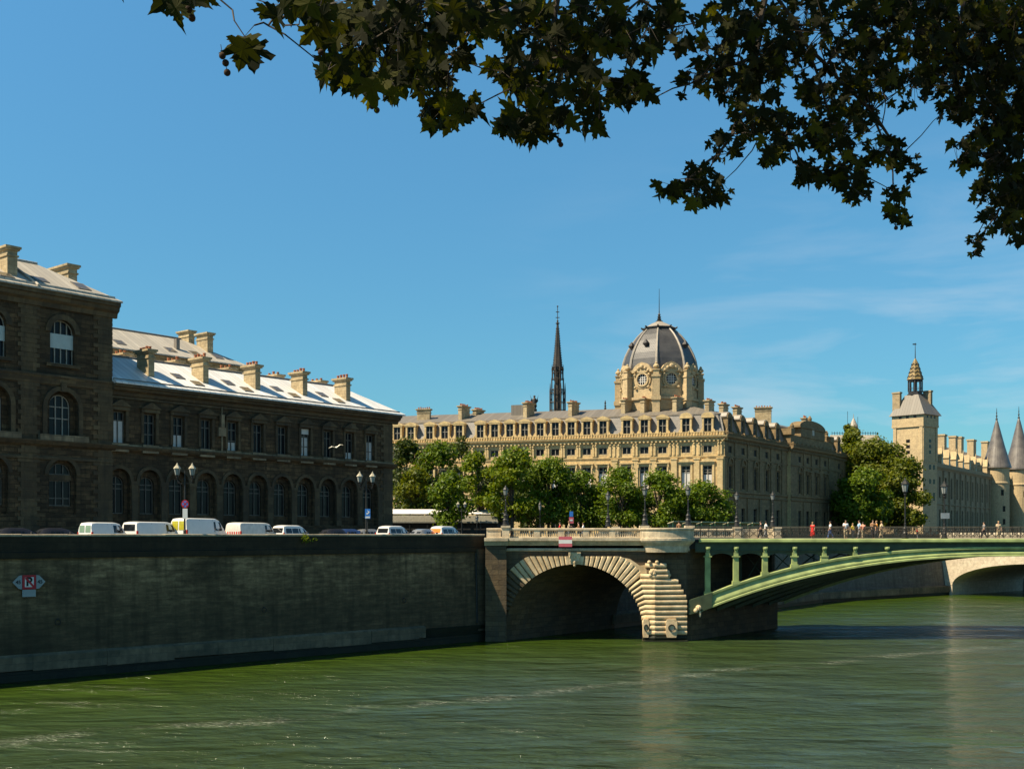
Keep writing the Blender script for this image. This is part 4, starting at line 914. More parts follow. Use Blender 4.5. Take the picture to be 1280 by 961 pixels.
# ---- far stone bridge
FF = Fr((74.5, 194.0), (0.62, -0.79)); FB = Fr(FF.p(0, -24, 0).xy, FF.u)
fb = thing('stone_bridge', FF.p(16, 0, 0), 'pale stone arch bridge farther downstream, seen beneath the green arch', 'bridge')
spans = [(16.2, 28.6), (50.5, 30.0)]; m = MB(); x0f, x1f = -0.3, 84.0
ops = [(c, w, -2.0, 1.7, 3.9) for c, w in spans]
wall(m, FF, x0f, x1f, -2, 9.4, ops, 24, 0, 28); wall(m, FB, x0f, x1f, -2, 9.4, ops, 0.01, 0, 28)
m.build('masonry', 'far bridge stone', fb)
for c, w in spans:
    m = MB(); archivolt(m, FF, c, w, 1.7, 3.9, 0.8, 0, 0.04, 24); m.build('arch_ring', 'far bridge stone', fb)
m = MB(); m.sweep(FF, [(0, 9.0), (0.5, 9.4), (0.5, 9.7), (0, 9.7)], x0f, x1f); m.sweep(FF, [(0.2, 9.7), (0.2, 10.7), (-0.2, 10.7), (-0.2, 9.7)], x0f, x1f); m.build('parapet', 'far bridge stone', fb)
m = MB(); m.sweep(FB, [(0.2, 9.4), (0.2, 10.7), (-0.2, 10.7), (-0.2, 9.4)], x0f, x1f); m.build('parapet', 'far bridge stone', fb)
m = MB(); m.box(FF, x0f, x1f, -24, 0, 9.0, 9.6); m.build('road_deck', 'asphalt', fb)
c = FF.p(32.8, 0, 0); m = MB(); m.lathe([(2.0, -2), (2.0, 3.0), (1.2, 4.6), (0.1, 5.4)], (c.x, c.y), 12); m.build('cutwater', 'far bridge stone', fb)

# ------------------------------------------------------------------ courthouse with the dome
TC = (41.2, 217.0)
EFr = Fr(TC, (0.955, -0.296)); NFr = Fr(TC, (0.563, 0.826))
tc_ = thing('domed_courthouse', (30, 235, 9.5), 'ornate golden stone courthouse with mansard roof, many dormers and a grey lead dome', 'building')
ZC = 29.6                                      # cornice top
ex = [513, 536.5, 555.5, 573.5, 600, 618, 637, 655.5, 675, 694, 713.7, 733.4, 753.6, 783.3, 805.3, 828, 857.3, 884.5]
es = [EFr.px(x) for x in ex]; es = [es[0]-9.5, es[0]-6.2, es[0]-3.1]+es
EL_, NL_ = es[0]-4, NFr.px(1057)
np_ = [912.8, 929, 944.2, 958.6, 972.5]; npv = [995.5, 1005.6, 1016.5, 1027.5]; npe = [1049]
ns = [NFr.px(x) for x in np_]; nv_ = [NFr.px(x) for x in npv]; ne = [NFr.px(x) for x in npe]
PV0, PV1 = NFr.px(984), NFr.px(1038)
def court_side(F, a0, a1, wins, stn, d=0.0, dep=0.5, ground=True):
    m = MB()
    wall(m, F, a0, a1, 9.5, 18.2, [(s, 1.9, 10.6, 15.6, 0) for s in wins], dep, d)
    wall(m, F, a0, a1, 18.2, 25.6, [(s, 1.75, 19.4, 23.8, 0) for s in wins], dep, d)
    wall(m, F, a0, a1, 25.6, ZC-0.9, [(s, 1.7, 26.3, 27.7, 0) for s in wins], 0.35, d)
    m.build('wall', stn, tc_)
court_side(EFr, EL_, 0, es, 'court stone'); court_side(NFr, 0, PV0, ns, 'court shaded weathered stone'); court_side(NFr, PV0, PV1, nv_, 'court shaded weathered stone', 0.8); court_side(NFr, PV1, NL_, ne, 'court shaded weathered stone')
m = MB(); m.quad(NFr.p(PV0, 0, 9.5), NFr.p(PV0, 0.8, 9.5), NFr.p(PV0, 0.8, ZC), NFr.p(PV0, 0, ZC)); m.quad(NFr.p(PV1, 0, 9.5), NFr.p(PV1, 0.8, 9.5), NFr.p(PV1, 0.8, ZC), NFr.p(PV1, 0, ZC))
fa, fb2 = NFr.p(NL_, 0, 0), EFr.p(EL_, 0, 0); far = fa+(fb2-Vector((TC[0], TC[1], 0)))
for p, q in ((fa, far), (far, fb2)): m.quad(Vector((p.x, p.y, 9.5)), Vector((q.x, q.y, 9.5)), Vector((q.x, q.y, ZC)), Vector((p.x, p.y, ZC)))
m.build('rear_wall', 'court stone', tc_)
def court_trim(F, a0, a1, mat, d=0.0, e0=0.0, e1=0.0):
    m = MB(); m.sweep(F, [(d-.1, ZC-0.95), (d+0.2, ZC-0.95), (d+0.3, ZC-0.6), (d+0.75, ZC-0.35), (d+0.85, ZC-0.05), (d+0.85, ZC), (d-.1, ZC)], a0-e0, a1+e1)
    m.sweep(F, [(d, 25.35), (d+0.14, 25.4), (d+0.2, 25.6), (d+0.2, 25.68), (d, 25.7)], a0, a1)
    m.sweep(F, [(d, 17.6), (d+0.25, 17.8), (d+0.25, 18.0), (d, 18.05)], a0, a1); m.sweep(F, [(d, 18.5), (d+0.3, 18.6), (d+0.3, 18.95), (d, 19.0)], a0, a1)
    m.sweep(F, [(d, 9.5), (d+0.3, 9.5), (d+0.3, 10.3), (d, 10.4)], a0, a1)
    m.build('cornice', mat, tc_)
    m = MB(); n = int((a1-a0)/0.55)
    m.box(F, a0, a1, d+0.1, d+0.5, ZC+0.0, ZC+0.25); m.box(F, a0, a1, d+0.2, d+0.4, ZC+0.25, ZC+0.62); m.box(F, a0, a1, d+0.12, d+0.48, ZC+0.62, ZC+0.76)
    for k in range(n):
        a = a0+(k+0.5)*(a1-a0)/n; m.box(F, a-0.12, a+0.12, d+0.2, d+0.66, ZC+0.15, ZC+(0.95 if k % 5 == 0 else 0.55))
    m.build('parapet', mat, tc_)
    m = MB(); n = int((a1-a0)/0.8); m.box(F, a0, a1, d-0.05, d+0.12, ZC-1.12, ZC-0.97)
    for k in range(n): a = a0+(k+0.5)*(a1-a0)/n; m.box(F, a-0.16, a+0.16, d, d+0.5, ZC-1.15, ZC-0.72)
    m.build('modillions', mat, tc_)
court_trim(EFr, EL_, 0, 'court trim stone', 0, 0, 0.6); court_trim(NFr, 0, PV0, 'court shaded weathered stone', 0, 0.6, 0); court_trim(NFr, PV0-.05, PV1+.05, 'court shaded weathered stone', 0.8, .4, .4); court_trim(NFr, PV1, NL_, 'court shaded weathered stone', 0, 0, .6)
def court_window(F, s, mat, d, kind, lit):
    m = MB()
    if kind == 'pediment':
        m.box(F, s-1.3, s-0.95, d, d+0.18, 19.2, 24.6); m.box(F, s+0.95, s+1.3, d, d+0.18, 19.2, 24.6); m.box(F, s-1.45, s+1.45, d, d+0.3, 24.2, 24.5)
        m.prism(F, [(s-1.6, 24.5), (s+1.6, 24.5), (s, 25.3)], d, d+0.45); m.box(F, s-0.98, s+0.98, d+.01, d+0.1, 23.81, 24.2)
    elif kind == 'round':
        m.box(F, s-1.25, s-0.95, d, d+0.15, 19.2, 24.2); m.box(F, s+0.95, s+1.25, d, d+0.15, 19.2, 24.2); archivolt(m, F, s, 1.9, 24.2, 0.95, 0.32, d, d+0.3, 8); m.box(F, s-1.3, s+1.3, d, d+0.25, 24.0, 24.2)
    else:
        m.box(F, s-1.15, s-0.9, d, d+0.12, 19.2, 24.1); m.box(F, s+0.9, s+1.15, d, d+0.12, 19.2, 24.1); m.box(F, s-1.4, s+1.4, d, d+0.45, 24.35, 24.6)
        for e in (-1.18, 1.18): m.prism(F, [(s+e-0.13, 23.6), (s+e+0.13, 23.6), (s+e+0.13, 24.35), (s+e-0.13, 24.35)], d, d+0.38)
        m.box(F, s-0.9, s+0.9, d, d+0.1, 23.85, 24.1)
    m.build('window_surround', mat, tc_)
for i, s in enumerate(es):
    court_window(EFr, s, 'court trim stone', 0, 'pediment' if i >= len(es)-2 or i < 5 else 'hood', True)
    window(EFr, s, 1.75, 19.4, 23.8, 0, -0.32, tc_, 'window paint', nv=1, hz=(0.7, 0.82), curtain=random.choice((0.72, 0.72, 0.7, 0.45, 0.6, 0.0)), fw=0.11)
    window(EFr, s, 1.7, 26.3, 27.7, 0, -0.25, tc_, 'window paint', nv=1, hz=(), fw=0.1)
    window(EFr, s, 1.9, 10.6, 15.6, 0, -0.4, tc_, 'dull window paint', nv=1, hz=(0.7,))
    m = MB(); nx = es[i+1] if i+1 < len(es) else 0.0
    c = (s+nx)/2 if i+1 < len(es) else -0.9; w = (nx-s)*0.5-1.15
    for k in range(max(2, int(w*2/0.75))):
        nn = max(2, int(w*2/0.75)); a = c-w+w*2*(k+0.5)/nn; m.box(EFr, a-0.16, a+0.16, 0.0, 0.3, 25.9, 28.0); m.ball(EFr.p(a, 0.3, 28.1), 0.2, 6, 4)
    m.box(EFr, c-w, c+w, 0, 0.14, 25.72, 28.3); m.build('frieze_panel', 'court trim stone', tc_)
    if nx-s > 3.5 or i == len(es)-1:
        m = MB(); m.box(EFr, c-0.55, c+0.55, 0, 0.3, 19.0, 25.0); m.box(EFr, c-0.7, c+0.7, 0, 0.4, 25.0, 25.34); m.build('pilaster', 'court trim stone', tc_)
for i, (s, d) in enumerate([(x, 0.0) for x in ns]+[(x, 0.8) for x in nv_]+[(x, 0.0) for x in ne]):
    court_window(NFr, s, 'court shaded weathered stone', d, 'round' if i < 6 or i > 8 else 'hood', False)
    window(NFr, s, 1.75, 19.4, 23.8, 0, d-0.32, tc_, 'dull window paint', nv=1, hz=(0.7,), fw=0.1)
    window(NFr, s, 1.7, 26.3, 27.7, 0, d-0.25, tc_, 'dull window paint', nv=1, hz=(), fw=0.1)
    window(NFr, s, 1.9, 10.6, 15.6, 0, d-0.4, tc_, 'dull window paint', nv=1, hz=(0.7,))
    w = 2.3; m = MB(); m.box(NFr, s+w-0.5, s+w+0.5, d, d+0.28, 19.0, 25.35); m.box(NFr, s+w-0.6, s+w+0.6, d, d+0.4, 25.0, 25.34); m.box(NFr, s+w-0.4, s+w+0.4, d, d+0.25, 25.75, 28.5); m.box(NFr, s+w-0.5, s+w+0.5, d, d+0.3, 10.3, 17.6)
    m.build('pilaster', 'court shaded weathered stone', tc_)
# roofs: steep mansard then shallow slope
def mansard(F, a0, a1, mat, d=-0.2, z1=34.0, corner0=0.0, corner1=0.0):
    m = MB(); m.add([F.p(a0, d, ZC), F.p(a1, d, ZC), F.p(a1-corner1, d-1.5, z1), F.p(a0+corner0, d-1.5, z1)], [(0, 1, 2, 3)]); m.build('mansard_roof', mat, tc_)
    m = MB(); m.sweep(F, [(d-1.35, z1-0.12), (d-1.3, z1+0.12), (d-1.65, z1+0.16)], a0+corner0, a1-corner1); m.build('roof_curb', 'lead rib', tc_)
mansard(EFr, EL_, 0, 'slate roof', -0.4, 34.0, 0, 1.0); mansard(NFr, 0, NL_, 'slate roof', -0.4, 34.0, 1.0, 0)
c0 = EFr.p(-1.05, -1.9, 34.05); L0 = EFr.p(EL_, -1.9, 34.05); n1 = NFr.p(NL_, -1.9, 34.05); L1 = EFr.p(EL_, -9, 36.4); cc = EFr.p(-7.5, -9, 36.4); n2 = NFr.p(NL_, -9, 36.4)
bk = Vector((cc.x-20, cc.y+40, 36.4))
m = MB(); m.add([L0, c0, cc, L1], [(0, 1, 2, 3)]); m.add([c0, n1, n2, cc], [(0, 1, 2, 3)]); m.add([L1, cc, n2, Vector((far.x, far.y, 36.0))], [(0, 1, 2, 3)]); m.build('roof', 'grey zinc roof', tc_)
def dormer(F, s, mat, d=0.0, round_=False, w=1.5):
    m = MB(); z0, z1 = 30.2, 33.1
    m.box(F, s-w/2-0.35, s-w/2, d-1.6, d+0.05, z0-0.3, z1); m.box(F, s+w/2, s+w/2+0.35, d-1.6, d+0.05, z0-0.3, z1); m.box(F, s-w/2-.35, s+w/2+.35, d-1.2, d+0.05, z0-0.5, z0-.02)
    for e in (-1, 1): m.prism(F, [(s+e*(w/2+0.36), z0-0.3), (s+e*(w/2+0.95), z0-0.3), (s+e*(w/2+0.7), z0+0.4), (s+e*(w/2+0.36), z0+0.9)], d-0.25, d+0.02)
    m.box(F, s-w/2-0.5, s+w/2+0.5, d-1.3, d+0.15, z1, z1+0.25)
    if round_:
        m.prism(F, [(s+(w/2+0.45)*cos(pi*k/10), z1+0.25+0.85*sin(pi*k/10)) for k in range(11)], d-1.3, d+0.1)
    else:
        m.prism(F, [(s-w/2-0.65, z1+0.25), (s+w/2+0.65, z1+0.25), (s+w/2+0.4, z1+0.5), (s, z1+0.95), (s-w/2-0.4, z1+0.5)], d-2.2, d+0.2)
    o = m.build('dormer', mat, tc_)
    m = MB()
    if round_: m.prism(F, [(s+(w/2+0.62)*cos(pi*k/10), z1+0.25+1.02*sin(pi*k/10)) for k in range(11)], d-2.6, d-0.1)
    else: m.box(F, s-w/2-0.4, s+w/2+0.4, d-2.6, d-1.25, z0, z1+0.4)
    m.build('dormer_roof', 'lead rib' if round_ else 'grey zinc roof', o)
    wn = window(F, s, w, z0, z1, 0, d-0.25, o, 'window paint', nv=1, hz=(0.55,), fw=0.1, name='casement')
for i, s in enumerate(es): dormer(EFr, s, 'court trim stone', -0.1, i >= len(es)-2)
for s in ns: dormer(NFr, s, 'court shaded weathered stone', -0.1, True)
for s in ne: dormer(NFr, s, 'court shaded weathered stone', -0.1, True)
# attic pediment over the river pavilion
pc = (PV0+PV1)/2; pw = (PV1-PV0)
m = MB(); m.box(NFr, PV0+0.5, PV1-0.5, -1.8, 0.6, ZC+0.05, 32.2); m.box(NFr, pc-pw*0.28, pc+pw*0.28, -1.8, 0.8, 32.2, 34.2); m.box(NFr, pc-pw*0.31, pc+pw*0.31, -1.9, 1.0, 34.2, 34.5)
m.prism(NFr, [(pc+pw*0.3*cos(pi*k/12), 34.5+1.7*sin(pi*k/12)) for k in range(13)], -1.6, 0.8)
m.box(NFr, PV0, PV0+2.2, -1.6, 0.9, 32.2, 33.6); m.box(NFr, PV1-2.2, PV1, -1.6, 0.9, 32.2, 33.6)
m.build('attic', 'court shaded weathered stone', tc_)
m = MB()
for a in (pc-pw*0.4, pc+pw*0.4, pc): 
    z = 33.6 if a != pc else 36.1; m = MB(); m.lathe([(0.6, z), (0.4, z+0.3), (0.5, z+0.7), (0.3, z+1.1), (0.1, z+1.4)], NFr.p(a, 0, 0).xy, 8); m.build('finial', 'court shaded weathered stone', tc_)
m = MB(); m.box(NFr, pc-0.7, pc+0.7, 0.78, 0.84, 32.9, 34.6); m.build('window_niche', 'lead rib', tc_)
for x, d, l, h, F in ((530, -5, 3.4, 38.0, EFr), (580, -5, 3.4, 38.3, EFr), (598, -9, 3.4, 37.9, EFr), (661, -5, 3.6, 38.5, EFr), (717, -5, 3.4, 38.3, EFr), (783, -6, 3.4, 38.5, EFr), (807, -6, 3.2, 38.6, EFr), (847, -6, 3.2, 38.6, EFr)):
    s = F.px(x, d); chimney(F, s, d, 2.9, 0.9, 34.5, h-0.7, tc_, 6, pot_h=0.4, turn=NFr.u if x != 530 else EFr.u)
for s, d in ((4.0, -5), (11, -5), (18, -5)): chimney(NFr, s, d, 2.6, 0.9, 34.5, 37.0, tc_, 6, pot_h=0.4)
chimney(NFr, NFr.px(954, -8), -8, 3.6, 1.2, 34.5, 39.2, tc_, 6, pot_h=0.4, turn=EFr.u); chimney(NFr, NFr.px(1006, -5), -5, 2.0, 1.0, 34.5, 38.2, tc_, 3)
m = MB(); m.box(EFr, EFr.px(648, -7)-1.3, EFr.px(648, -7)+1.3, -8, -6, 35, 37.6); m.build('roof_lantern', 'grey zinc roof', tc_)
# dome
DY = 235.0; DC = ((824-HX)/F_PX*DY, DY); mp_ = DY/F_PX
def dz(y): return zat(y, DY)
ang0 = atan2(-DY, -DC[0])-radians(4)           # a vertex faces the viewer
def octo(r, z): return [(DC[0]+r*cos(ang0+k*pi/4), DC[1]+r*sin(ang0+k*pi/4), z) for k in range(8)]
def octring(prof):
    m = MB(); vs = []
    for r, z in prof: vs += octo(r, z)
    n = len(prof); m.add(vs, [(j*8+k, j*8+(k+1) % 8, (j+1)*8+(k+1) % 8, (j+1)*8+k) for j in range(n-1) for k in range(8)]+[tuple(range(8))[::-1], tuple((n-1)*8+k for k in range(8))]); return m
dome = octring([(8.3, 30), (8.3, dz(505)), (8.7, dz(504)), (8.7, dz(501)), (8.05, dz(500)), (8.05, dz(471)), (8.5, dz(470)), (8.6, dz(467.5)), (8.0, dz(467))]).build('drum', 'tower stone', tc_)
prof = [(7.75, dz(467)), (7.7, dz(461)), (7.45, dz(453)), (7.0, dz(445)), (6.35, dz(437)), (5.55, dz(429)), (4.6, dz(421.5)), (3.6, dz(415.5)), (2.9, dz(412))]
cup = octring(prof).build('dome', 'dome slate', tc_)
octring([(3.1, dz(412)), (3.5, dz(410.5)), (3.2, dz(409.6)), (2.1, dz(406)), (0.9, dz(403)), (0.6, dz(402))]).build('lantern_cap', 'lead rib', tc_)
m = octring([(3.2, dz(413.3)), (3.35, dz(411.9)), (3.3, dz(410))])
for k in range(8):
    a = ang0+k*pi/4; m.tube([(DC[0]+2.9*cos(a), DC[1]+2.9*sin(a), dz(413)), (DC[0]+3.8*cos(a), DC[1]+3.8*sin(a), dz(409.5))], [0.3, 0.15])
m.build('dome_collar', 'dark lead', tc_)
for k in range(8):
    m = MB(); a = ang0+k*pi/4
    m.tube([(DC[0]+(r+0.02)*cos(a), DC[1]+(r+0.02)*sin(a), z) for r, z in prof], [0.32, 0.31, .3, .28, .27, .25, .22, .2, .18], 6); m.build('rib', 'lead rib', cup)
m = MB(); m.lathe([(0.7, dz(403)), (0.75, dz(401.5)), (0.35, dz(400.5)), (0.5, dz(399)), (0.25, dz(398)), (0.42, dz(396.3)), (0.2, dz(395.3)), (0.3, dz(393.5)), (0.1, dz(391.5)), (0.1, dz(389))], DC, 8); f = m.build('finial', 'bronze', tc_)
m = MB(); m.tube([(DC[0], DC[1], dz(390)), (DC[0], DC[1], dz(361))], [0.09, 0.04], 5); m.build('lightning_rod', 'bronze', f)
for k in range(8):
    a0 = ang0+k*pi/4; a1 = ang0+(k+1)*pi/4; am = (a0+a1)/2; rr = 8.05
    p0 = Vector((DC[0]+rr*cos(a0), DC[1]+rr*sin(a0))); p1 = Vector((DC[0]+rr*cos(a1), DC[1]+rr*sin(a1)))
    F = Fr(p1, (p0-p1)) if (Fr(p0, (p1-p0)).n[0]*cos(am)+Fr(p0, (p1-p0)).n[1]*sin(am)) < 0 else Fr(p0, (p1-p0))
    ln = (p1-p0).length; c = ln/2
    m = MB(); zc = dz(479.5); R = 1.15
    def ring(r0, r1, d0, d1):
        n = 16
        for j in range(n):
            t0, t1 = 2*pi*j/n, 2*pi*(j+1)/n
            m.hexa([F.p(c+r*cos(t), d, zc+r*sin(t)) for d in (d0, d1) for r, t in ((r0, t0), (r0, t1), (r1, t1), (r1, t0))])
    ring(R, R+0.35, 0, 0.45); ring(R+0.35, R+0.75, 0, 0.25)
    m.prism(F, [(c-2.3, dz(471)), (c-2.2, dz(468)), (c-1.6, dz(463)), (c-0.8, dz(460)), (c, dz(458.5)), (c+.8, dz(460)), (c+1.6, dz(463)), (c+2.2, dz(468)), (c+2.3, dz(471))], -0.6, 0.5)
    for (dx, y, r) in ((0, 464, .55), (-0.8, 466, .4), (0.8, 466, .4), (-1.4, 469, .35), (1.4, 469, .35), (-1.6, 474, .3), (1.6, 474, .3), (-1.5, 489, .3), (1.5, 489, .3)): m.ball(F.p(c+dx, 0.45, dz(y)), r, 7, 5)
    m.box(F, 0.9, ln-0.9, 0, 0.15, dz(500), dz(491)); oc = m.build('oculus', 'tower stone', tc_)
    g = MB(); n = 16; g.add([F.p(c+R*cos(2*pi*j/n), 0.06, zc+R*sin(2*pi*j/n)) for j in range(n)], [tuple(range(n))]); g.build('pane', 'pane glass', oc)
    g = MB()
    for e in (-0.45, 0.0, 0.45):
        hh = sqrt(R*R-e*e); g.box(F, c+e-0.06, c+e+0.06, 0.08, 0.14, zc-hh, zc+hh); g.box(F, c-hh, c+hh, 0.085, 0.13, zc+e-0.06, zc+e+0.06)
    g.build('glazing_bars', 'curtain', oc)
    # corner pier with urn
    q = MB(); r_ = 8.9; cx_, cy_ = DC[0]+r_*cos(a0), DC[1]+r_*sin(a0); G = Fr((cx_, cy_), (-sin(a0), cos(a0)))
    q.box(G, -0.75, 0.75, -0.9, 0.35, 30, dz(476)); q.box(G, -0.95, 0.95, -1.0, 0.55, dz(506), dz(501)); q.box(G, -0.9, 0.9, -1.0, 0.5, dz(478), dz(475.5)); q.box(G, -0.6, 0.6, -0.8, 0.2, dz(475.5), dz(469))
    q.box(G, -0.75, 0.75, -0.9, 0.35, dz(470), dz(468.8)); pr0 = q.build('corner_pier', 'tower stone', tc_)
    q = MB(); q.lathe([(0.35, dz(469)), (0.2, dz(468)), (0.6, dz(466)), (0.62, dz(464.5)), (0.4, dz(463)), (0.25, dz(462)), (0.3, dz(461)), (0.05, dz(459.5))], G.p(0, -0.3, 0).xy, 8); q.build('urn', 'tower stone', pr0)
m = MB(); k = -1; a = ang0-pi/8; 
for da in (-pi/8, pi/8*3, pi/8*5, -pi/8*3):
    m = MB(); a = ang0+da; r = 6.0; m.ball((DC[0]+r*cos(a), DC[1]+r*sin(a), dz(434)), 0.95, 4, 2, (0.8, 0.8, 1.0)); m.build('dome_lucarne', 'dark lead', cup)

# ------------------------------------------------------------------ chapel with openwork spire
SY = 321.0; SCx = (697-HX)/F_PX*SY; mps = SY/F_PX
def sz(y): return zat(y, SY)
ch = thing('chapel', (SCx, SY, 9.5), 'chapel roof with a slender dark openwork lead spire, seen over the courthouse roof', 'chapel')
m = MB(); cf_ = Fr((SCx-16, SY-5), (1, 0)); m.box(cf_, 0, 34, -10, 0, 9.5, 36); m.build('wall', 'palace stone', ch)
m = MB(); m.prism(Fr((SCx-16, SY-5), (0, 1)), [(0, 36), (10, 36), (5, 45.2)], 0, -34) if False else hip_roof(m, cf_, 0, 34, 10, 36, 9.2, 0.5, 3, 0.01); m.build('roof', 'slate roof', ch)
sp = MB(); HW = 2.45
def ocp(r, k, z, off=pi/8): return (SCx+r*cos(off+k*pi/4), SY+r*sin(off+k*pi/4), z)
for k in range(8):
    sp.tube([ocp(2.3, k, 43), ocp(2.3, k, sz(487))], 0.2, 5); sp.tube([ocp(2.3, k, sz(487)), ocp(2.3, k, sz(479))], [0.17, 0.03], 5)
    sp.tube([ocp(1.75, k, 43), ocp(1.8, k, sz(473))], 0.17, 5); sp.tube([ocp(1.65, k, sz(475)), ocp(1.6, k, sz(459))], 0.2, 5); sp.tube([ocp(1.65, k, sz(464)), ocp(1.75, k, sz(456))], [0.2, 0.03], 5)
    for y, r in ((503, 2.3), (492, 2.3), (513, 2.3), (487, 1.9), (474, 1.85), (466, 1.7), (459, 1.55)): sp.tube([ocp(r, k, sz(y)), ocp(r, k+1, sz(y))], 0.13, 4)
    sp.tube([ocp(2.3, k, sz(492)), ocp(2.0, k+0.5, sz(488.5)), ocp(2.3, k+1, sz(492))], 0.1, 4); sp.tube([ocp(2.3, k, sz(503)), ocp(1.8, k, sz(497))], 0.1, 4)
    sp.tube([ocp(1.7, k, sz(466)), ocp(1.7, k+0.5, sz(461)), ocp(1.7, k+1, sz(466))], 0.12, 4)
sp.lathe([(0.8, 43), (0.75, sz(480)), (1.1, sz(474)), (1.15, sz(459))], (SCx, SY), 8)
sp.build('spire_base', 'spire lead', ch, uv=False)
sp = MB(); sp.lathe([(1.5, sz(463)), (1.35, sz(455)), (0.95, sz(440)), (0.6, sz(422)), (0.33, sz(406)), (0.33, sz(405)), (0.6, sz(404.6)), (0.6, sz(403.8)), (0.2, sz(403)), (0.28, sz(401)), (0.1, sz(399.5))], (SCx, SY), 8, pi/8)
for k in range(8):
    for j in range(16):
        t = j/16; y = 456-48*t; r = 1.32-1.0*t; sp.ball(ocp(r+0.08, k, sz(y)), 0.13, 4, 3)
sc_ = sp.build('spire_cone', 'spire lead', ch, uv=False)
sp = MB(); sp.tube([(SCx, SY, sz(400)), (SCx, SY, sz(383))], 0.1, 5); sp.ball((SCx, SY, sz(383)), 0.25, 6, 4)
for y, w in ((397, .55), (390, .5)): sp.box(LOC, SCx-w, SCx+w, -SY-0.08, -SY+0.08, sz(y)-.1, sz(y)+.1)
sp.build('cross', 'spire lead', sc_, uv=False)
# angel statue on the chapel roof
AX = (668-HX)/F_PX*SY; ag = thing('angel_statue', (AX, SY, sz(513)), 'small dark winged figure standing on the roof beside the spire', 'statue')
m = MB(); m.lathe([(0.75, sz(514)), (0.7, sz(511)), (0.4, sz(510.5)), (0.75, sz(508)), (0.55, sz(503)), (0.65, sz(499.5)), (0.5, sz(498)), (0.2, sz(497.3)), (0.33, sz(495.8)), (0.3, sz(494.7)), (0.05, sz(494))], (AX, SY), 10); m.build('figure', 'bronze', ag, smooth=True)
for e in (-1, 1):
    m = MB(); m.prism(Fr((AX, SY+0.3), (1, 0)), [(e*0.15, sz(502)), (e*0.7, sz(499)), (e*1.25, sz(493)), (e*0.95, sz(498)), (e*1.1, sz(501)), (e*0.8, sz(503)), (e*0.3, sz(505))], -0.1, 0.1); m.build('wing', 'bronze', ag)

# ------------------------------------------------------------------ clock tower
TY = 300.0; TPc = ((1153.6-HX)/F_PX*TY, TY)
def tz(y): return zat(y, TY)
TR = Fr(TPc, (0.75, 0.66)); TL = Fr(TPc, (0.66, -0.75))      # right face and left face (s negative)
ck = thing('clock_tower', (TPc[0], TPc[1]+5, 9.5), 'square pale stone tower with pyramid roof, open lantern and small golden spire', 'tower')
WR, WL = 7.6, 8.6
def tq(a, b, z): # a along right face, b back along the left face
    return Vector((TPc[0]+TR.u[0]*a-TL.u[0]*b, TPc[1]+TR.u[1]*a-TL.u[1]*b, z))
def tbox(m, g, z0, z1, g2=None):
    g2 = g if g2 is None else g2
    m.hexa([tq(-g, -g, z0), tq(WR+g, -g, z0), tq(WR+g, WL+g, z0), tq(-g, WL+g, z0), tq(-g2, -g2, z1), tq(WR+g2, -g2, z1), tq(WR+g2, WL+g2, z1), tq(-g2, WL+g2, z1)])
m = MB(); tbox(m, 0, 9.5, tz(531)); m.build('shaft', 'tower stone', ck)
m = MB(); tbox(m, 0.12, tz(577.5), tz(575.5)); tbox(m, 0.35, tz(532.5), tz(529.5)); m.build('string_course', 'tower stone', ck)
m = MB(); tbox(m, 0.3, tz(530), tz(517)); m.build('parapet_storey', 'tower stone', ck)
for F, s0, sg in ((TL, 0, -1), (TR, 0, 1)):
    W_ = WL if sg == -1 else WR
    for a in (0.45, W_-0.45): m = MB(); m.box(F, sg*a-0.45, sg*a+0.45, 0, 0.22, tz(575), tz(532.5)); m.build('buttress', 'tower stone', ck)
    for a in (W_*0.25, W_*0.5, W_*0.75):
        m = MB(); m.box(F, sg*a-0.4, sg*a+0.4, 0.2, 0.32, tz(521.5), tz(518.2)); m.build('opening', 'sign black', ck)
    for (y0, y1, aa) in ((552, 548, .5), (559, 555, .5), (566, 562, .5), (586, 580, .5), (604, 598, .5), (625, 615, .5)):
        m = MB(); m.box(F, sg*W_*aa-0.55, sg*W_*aa+0.55, -0.1, 0.03, tz(y0), tz(y1)); m.build('window', 'pane glass', ck)
        if sg == 1 and y0 > 567: m = MB(); m.box(F, sg*W_*0.78-0.5, sg*W_*.78+0.5, -0.1, 0.03, tz(y0), tz(y1)); m.build('window', 'pane glass', ck)
m = MB(); c5 = tq(WR/2, WL/2, 0)
b = 0.9; e = 1.9
m.add([tq(-b, -b, tz(517.5)), tq(WR+b, -b, tz(517.5)), tq(WR+b, WL+b, tz(517.5)), tq(-b, WL+b, tz(517.5)), tq(WR/2-e, WL/2-e, tz(491)), tq(WR/2+e, WL/2-e, tz(491)), tq(WR/2+e, WL/2+e, tz(491)), tq(WR/2-e, WL/2+e, tz(491))],
      [(0, 1, 5, 4), (1, 2, 6, 5), (2, 3, 7, 6), (3, 0, 4, 7), (4, 5, 6, 7), (3, 2, 1, 0)]); m.build('roof', 'grey zinc roof', ck)
m = MB(); m.lathe([(2.2, tz(491)), (2.2, tz(489.5)), (1.9, tz(489.3)), (1.9, tz(486))], (c5.x, c5.y), 8)
for k in range(8):
    a = k*pi/4+pi/8; m.tube([(c5.x+1.75*cos(a), c5.y+1.75*sin(a), tz(486)), (c5.x+1.75*cos(a), c5.y+1.75*sin(a), tz(471))], 0.22, 5)
m.tube([(c5.x, c5.y, tz(486)), (c5.x, c5.y, tz(471))], 0.5, 6)
m.lathe([(2.0, tz(482.3)), (2.0, tz(481.7))], (c5.x, c5.y), 8, cap=False); m.lathe([(2.0, tz(473)), (2.1, tz(471.5)), (2.1, tz(470.5))], (c5.x, c5.y), 8); m.build('lantern', 'dark lead', ck)
